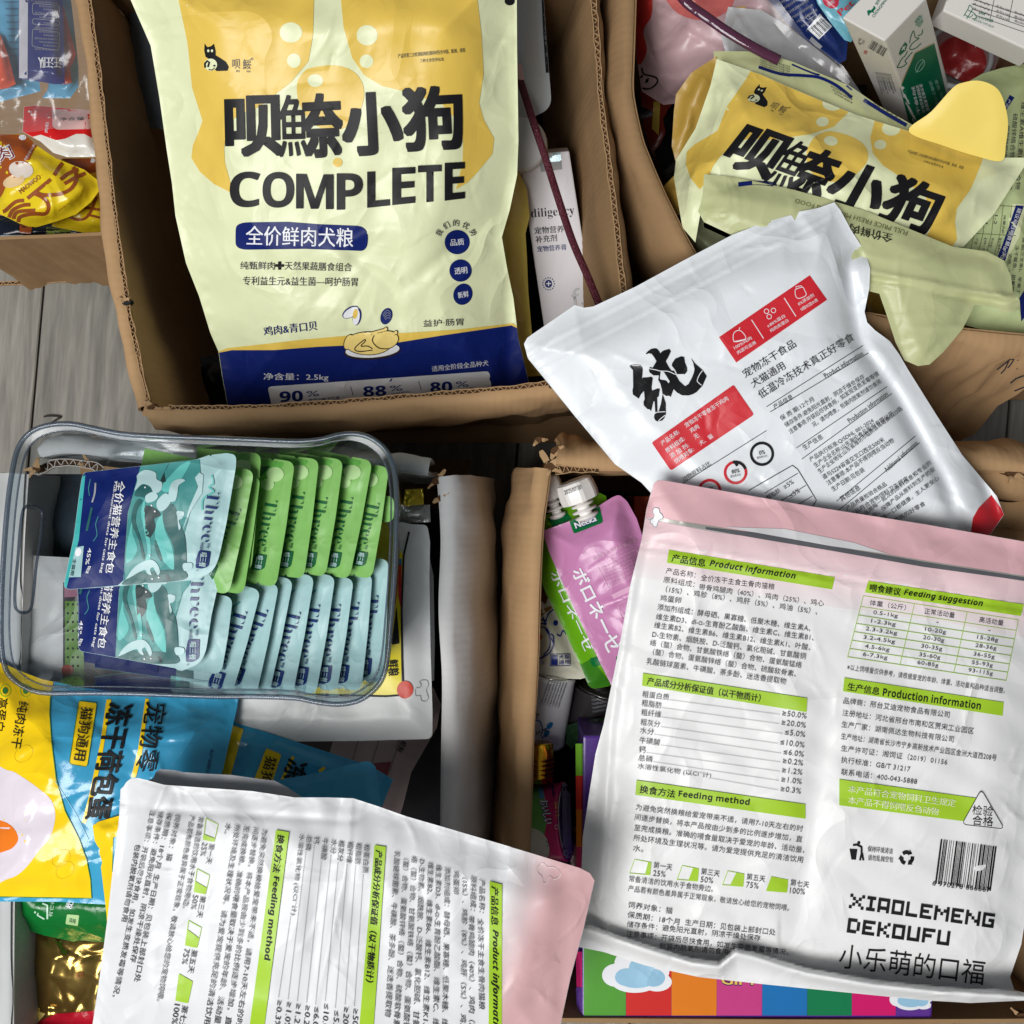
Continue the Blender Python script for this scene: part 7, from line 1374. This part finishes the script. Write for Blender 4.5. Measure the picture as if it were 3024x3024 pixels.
t.line(rounded(g3((1208, 1415, 4), (1320, 1412, 4), (1322, 1480, 4), (1206, 1480, 4))), 2, BLN, 2, closed=True); t.fill(g3((1212, 1420), (1250, 1420), (1250, 1476), (1212, 1476)), BLN, 2); t.text("犬猫", g3((1256, 1444))[0], g3((1316, 1442))[0], 13, BLN, bold=.01); t.text("通用", g3((1256, 1474))[0], g3((1316, 1472))[0], 13, BLN, bold=.01); t.text("0g", g3((1118, 1475))[0], g3((1170, 1470))[0], 24, BLN, bold=.03, layer=3); t.text("0g", g3((1121, 1473))[0], g3((1167, 1469))[0], 20, WHITE, layer=4); t.flush()
z7 = zm(900, 2100, .4783)
def can(label, a, b, r, m_, ends=None, group="small food cans"):
    T = Thing("food_can", label, "can", group); V, F = lathe(a, b, [(0, r * .93), (.01, r * .98), (.03, r), (.06, r), (.08, r * .975), (.92, r * .975), (.94, r), (.97, r), (.99, r * .98), (1, r * .93)], 40); T.add("can_body", V, F, m_)
    for k, p, q in (("can_lid", b, a),):
        ax_ = (np.array(p) - np.array(q)); ax_ /= np.linalg.norm(ax_); V, F = lathe(np.array(p) - ax_ * .0005, np.array(p) + ax_ * .001, [(0, r * .88), (.5, r * .9), (1, r * .86)], 32); T.add(k, V, F, ends or mat("tin_end", (190, 190, 188), .25, metal=.9, bump=.1))
    return T
t = can("silver white food can with blue fish against the brown wall", W(1598, 2190, .232), W(1632, 1985, .246), .0225, mat("can_silver_print", (226, 227, 230), .3, metal=.05, bump=.05))
for i in range(7): t.text("产品成分分析保证值原料组成水", g3((1160 + 16 * i, 1700 + 4 * i))[0], g3((1210 + 16 * i, 1560 + 3 * i))[0], 6, INK, bold=.01)
t.text("罐头", g3((1118, 1790))[0], g3((1150, 1760))[0], 14, BLACK, bold=.02)
for c in ((1205, 1822), (1186, 1868)): x_, y_ = g3(c)[0]; t.fill(ellipse(x_, y_, 12, 7, -50), mat("fish_blue_print", (30, 120, 180), .3), 2); t.fill([(x_ - 9, y_ + 8), (x_ - 16, y_ + 6), (x_ - 10, y_ + 18)], mat("fish_blue_print", (30, 120, 180), .3), 2)
t.line(g3((1120, 1790), (1150, 1800), (1165, 1850), (1150, 1880)), 3, mat("fish_blue_print", (30, 120, 180), .3), 2, sm=True); t.text("100g", g3((1120, 1890))[0], g3((1190, 1850))[0], 12, INK); t.flush()
t = can("dark printed food can in the shadow right of the silver one", W(1752, 2160, .22), W(1785, 2040, .225), .030, mat("can_dark_print", (60, 58, 60), .3, bump=.05))
for i in range(6): t.text("产品信息原料组成添加剂", g3((1440 + 2 * i, 1640 + 22 * i))[0], g3((1530, 1625 + 22 * i))[0], 7, GREYINK)
t.flush()
t = Thing("bottle_cap", "shiny gold ribbed bottle top between the two cans at the brown wall", "bottle")
pr_ = [(0, .013)]
for i in range(5): pr_ += [(.32 + .12 * i, .013), (.34 + .12 * i, .0145), (.38 + .12 * i, .0145), (.40 + .12 * i, .013)]
V, F = lathe(W(1592, 2195, .272), W(1592, 2305, .272), pr_ + [(1, .013)], 28); t.add("cap", V, F, mat("bright_gold", (232, 180, 50), .15, metal=1, bump=0)); t.flush()
t = can("pink and green food can with Japanese lettering below the gold top", W(1556, 2430, .262), W(1674, 2425, .272), .035, mat("can_pink_print", (214, 60, 120), .25, bump=.04))
t.fill(z7((1380, 440), (1440, 440), (1480, 520), (1490, 700), (1480, 760), (1380, 760)), mat("can_meadow_print", (110, 180, 90), .25), 1); t.fill(z7((1380, 740), (1440, 735), (1490, 780), (1510, 850), (1490, 910), (1380, 920)), mat("can_cream_print", (226, 228, 206), .25), 2, sm=True)
t.text4("おいしい", z7((1445, 548), (1478, 700), (1540, 700), (1500, 540)), NAVY, 2, bold=.10); t.text4("おいしい", z7((1448, 550), (1480, 698), (1537, 698), (1498, 543)), WHITE, 3, bold=.03); t.text("Neeka", z7((1520, 455))[0], z7((1530, 530))[0], 10, NAVY, bold=.03); t.text("びみつう!", z7((1540, 560))[0], z7((1550, 660))[0], 12, YEL, bold=.03)
t.fill(ellipse(*z7((1555, 715))[0], 6, 7), WHITE, 2); t.fill(z7((1440, 460), (1470, 470), (1480, 540), (1450, 540)), LB, 2); t.line(z7((1490, 800), (1510, 820), (1495, 835)), 2, NAVY, 4); t.line(z7((1530, 790), (1532, 792)), 4, NAVY, 4); t.line(z7((1530, 830), (1532, 832)), 4, NAVY, 4)
t.fill(z7((1590, 440), (1640, 440), (1650, 930), (1595, 930)), WHITE, 2, "white_edge"); t.flush()
t = Thing("small_carton", "dark orange carton corner beside the pink squeeze pouch", "carton"); carton(t, "carton_body", [W(1872, 1600, .23), W(1990, 1600, .23), W(1990, 1462, .23), W(1872, 1466, .23)], .1, mat("burnt_orange_card", (170, 62, 20), .5)); t.flush()
# rainbow carton
PUR = mat("purple_card", (84, 44, 142), .28, bump=.1); t = Thing("rainbow_carton", "large gift carton, purple above with a rainbow striped end and clouds", "carton")
tq = [W(1719, 3004, .322), W(2752, 3008, .322), W(2790, 2172, .322), W(1722, 2172, .322)]
carton(t, "carton_body", tq, .15, PUR, .002)
cols = ((84, 154, 54), (204, 44, 40), (222, 124, 30), (196, 64, 130), (30, 112, 178), (20, 122, 76), (206, 24, 104), (92, 50, 140))
xs = [1724, 1849, 1983, 2117, 2251, 2384, 2516, 2646, 2746]
for i, c in enumerate(cols): t.fill([(xs[i], 2770), (xs[i + 1], 2770), (xs[i + 1] - 1, 2999), (xs[i], 2999)], mat("stripe_card_%s" % "abcdefgh"[i], c, .28, bump=.08), 1, "stripe_print", 20)
side = ((130, 200, 60), (220, 60, 50), (226, 130, 40), (214, 60, 110))
for cx, cy, s_ in ((1880, 2870, 1.0), (2690, 2945, .62)):
    for e in ((-62, 10, 40, 34), (-20, -22, 46, 44), (45, -5, 52, 48), (-5, 28, 70, 34), (60, 30, 44, 28)): t.fill(ellipse(cx + e[0] * s_, cy + e[1] * s_, e[2] * s_, e[3] * s_), WHITE, 2, "cloud_print")
    for e in ((-30, 16, 34, 26), (15, -10, 38, 36), (50, 18, 34, 26), (0, 26, 52, 22)): t.fill(ellipse(cx + e[0] * s_, cy + e[1] * s_, e[2] * s_, e[3] * s_), mat("cloud_blue_print", (150, 194, 220), .3), 3, "cloud_print")
t.text("GIFT", (2125, 2910), (2240, 2912), 40, NAVY, bold=.08, layer=3); t.text("GIFT", (2128, 2908), (2238, 2910), 34, YEL, bold=.03, layer=4)
t.flush()
sd = Thing("striped_card", "thin striped card standing along the purple carton's side", "carton")
for i, (c, y0, y1) in enumerate(zip(side, (2196, 2290, 2390, 2500), (2290, 2390, 2500, 2600))):
    V, F = sheet(np.array([[W(1702 + i, y0, .312), W(1719, y0, .318)], [W(1703 + i, y1, .312), W(1719, y1, .318)]]), .002); sd.add("stripe", V, F, mat("card_edge_%s" % "abcd"[i], c, .35), smooth=False)
for i, (c, y0, y1) in enumerate((((206, 40, 110), 2810, 2915), ((92, 60, 140), 2915, 3000))):
    V, F = sheet(np.array([[W(1704, y0, .306), W(1719, y0, .318)], [W(1706, y1, .306), W(1719, y1, .318)]]), .002); sd.add("stripe", V, F, mat("card_edge_%s" % "ef"[i], c, .35), smooth=False)
t = pouch("snack_pouch", "dark green and purple wrapped packs behind the purple carton", "snack pack", z7((1620, 90), (1700, 60), (1850, 40), (1850, 170), (1700, 160), (1650, 240), (1610, 200)), [(1700, 2140, .25), (1780, 2150, .27)], mat("dark_green_wrap", (30, 64, 36), .25, bump=.5), puff=.01, edge=30, seed=135, sp=10, wr=.0015, nw=20); t.fill(z7((1740, 100), (1850, 60), (1850, 130), (1760, 130)), PUR, 1); t.flush()
t = pouch("snack_pouch", "dark red wrapped pack squeezed between the pink can and the rainbow carton", "snack pack", z7((1640, 740), (1690, 700), (1692, 990), (1640, 980)), [(1690, 2450, .25), (1700, 2560, .25)], mat("dim_maroon_wrap", (96, 34, 34), .35, bump=.5), puff=.01, edge=20, seed=136, sp=10, wr=.0015, nw=10); t.flush()

# ------------------------------------------------------------ black pouch shapes added as shade deep in the boxes
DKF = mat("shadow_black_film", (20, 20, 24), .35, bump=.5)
for nm_, lb_, ol_, z_ in (("pouch", "added shade at the bottom of the white box, in the gap by its wall", [(900, 1500), (1330, 1500), (1335, 2700), (900, 2700)], .14), ("pouch", "added shade at the bottom of the box of squeeze pouches and cans", [(1575, 1450), (2000, 1450), (2000, 2700), (1560, 2700)], .17),
    ("pouch", "added shade on the floor of the box with the upright dog food bag", [(620, 300), (1640, 200), (1690, 1150), (640, 1180)], .06), ("pouch", "added shade under the folded dog food bag in the top right box", [(1870, 300), (2560, 250), (2560, 860), (2150, 830), (1960, 520)], .12)):
    pouch(nm_, lb_, "pouch", ol_, [(ol_[0][0], ol_[0][1], z_), (ol_[2][0], ol_[2][1], z_)], DKF, puff=.03, edge=160, seed=len(lb_), sp=26, wr=.003, nw=60, wwide=20, group="black shade shapes added low in the boxes").flush()

t = Thing("twig", "small dark twig lying on the grey floor above the clear bin", "twig")
V, F = tube(pathw([(130, 1230, .003), (150, 1228, .004), (178, 1231, .003), (165, 1240, .003), (150, 1250, .003)], 4), .0011, 6); t.add("twig_stem", V, F, mat("dark_twig", (40, 30, 26), .7, bump=.1)); t.flush()
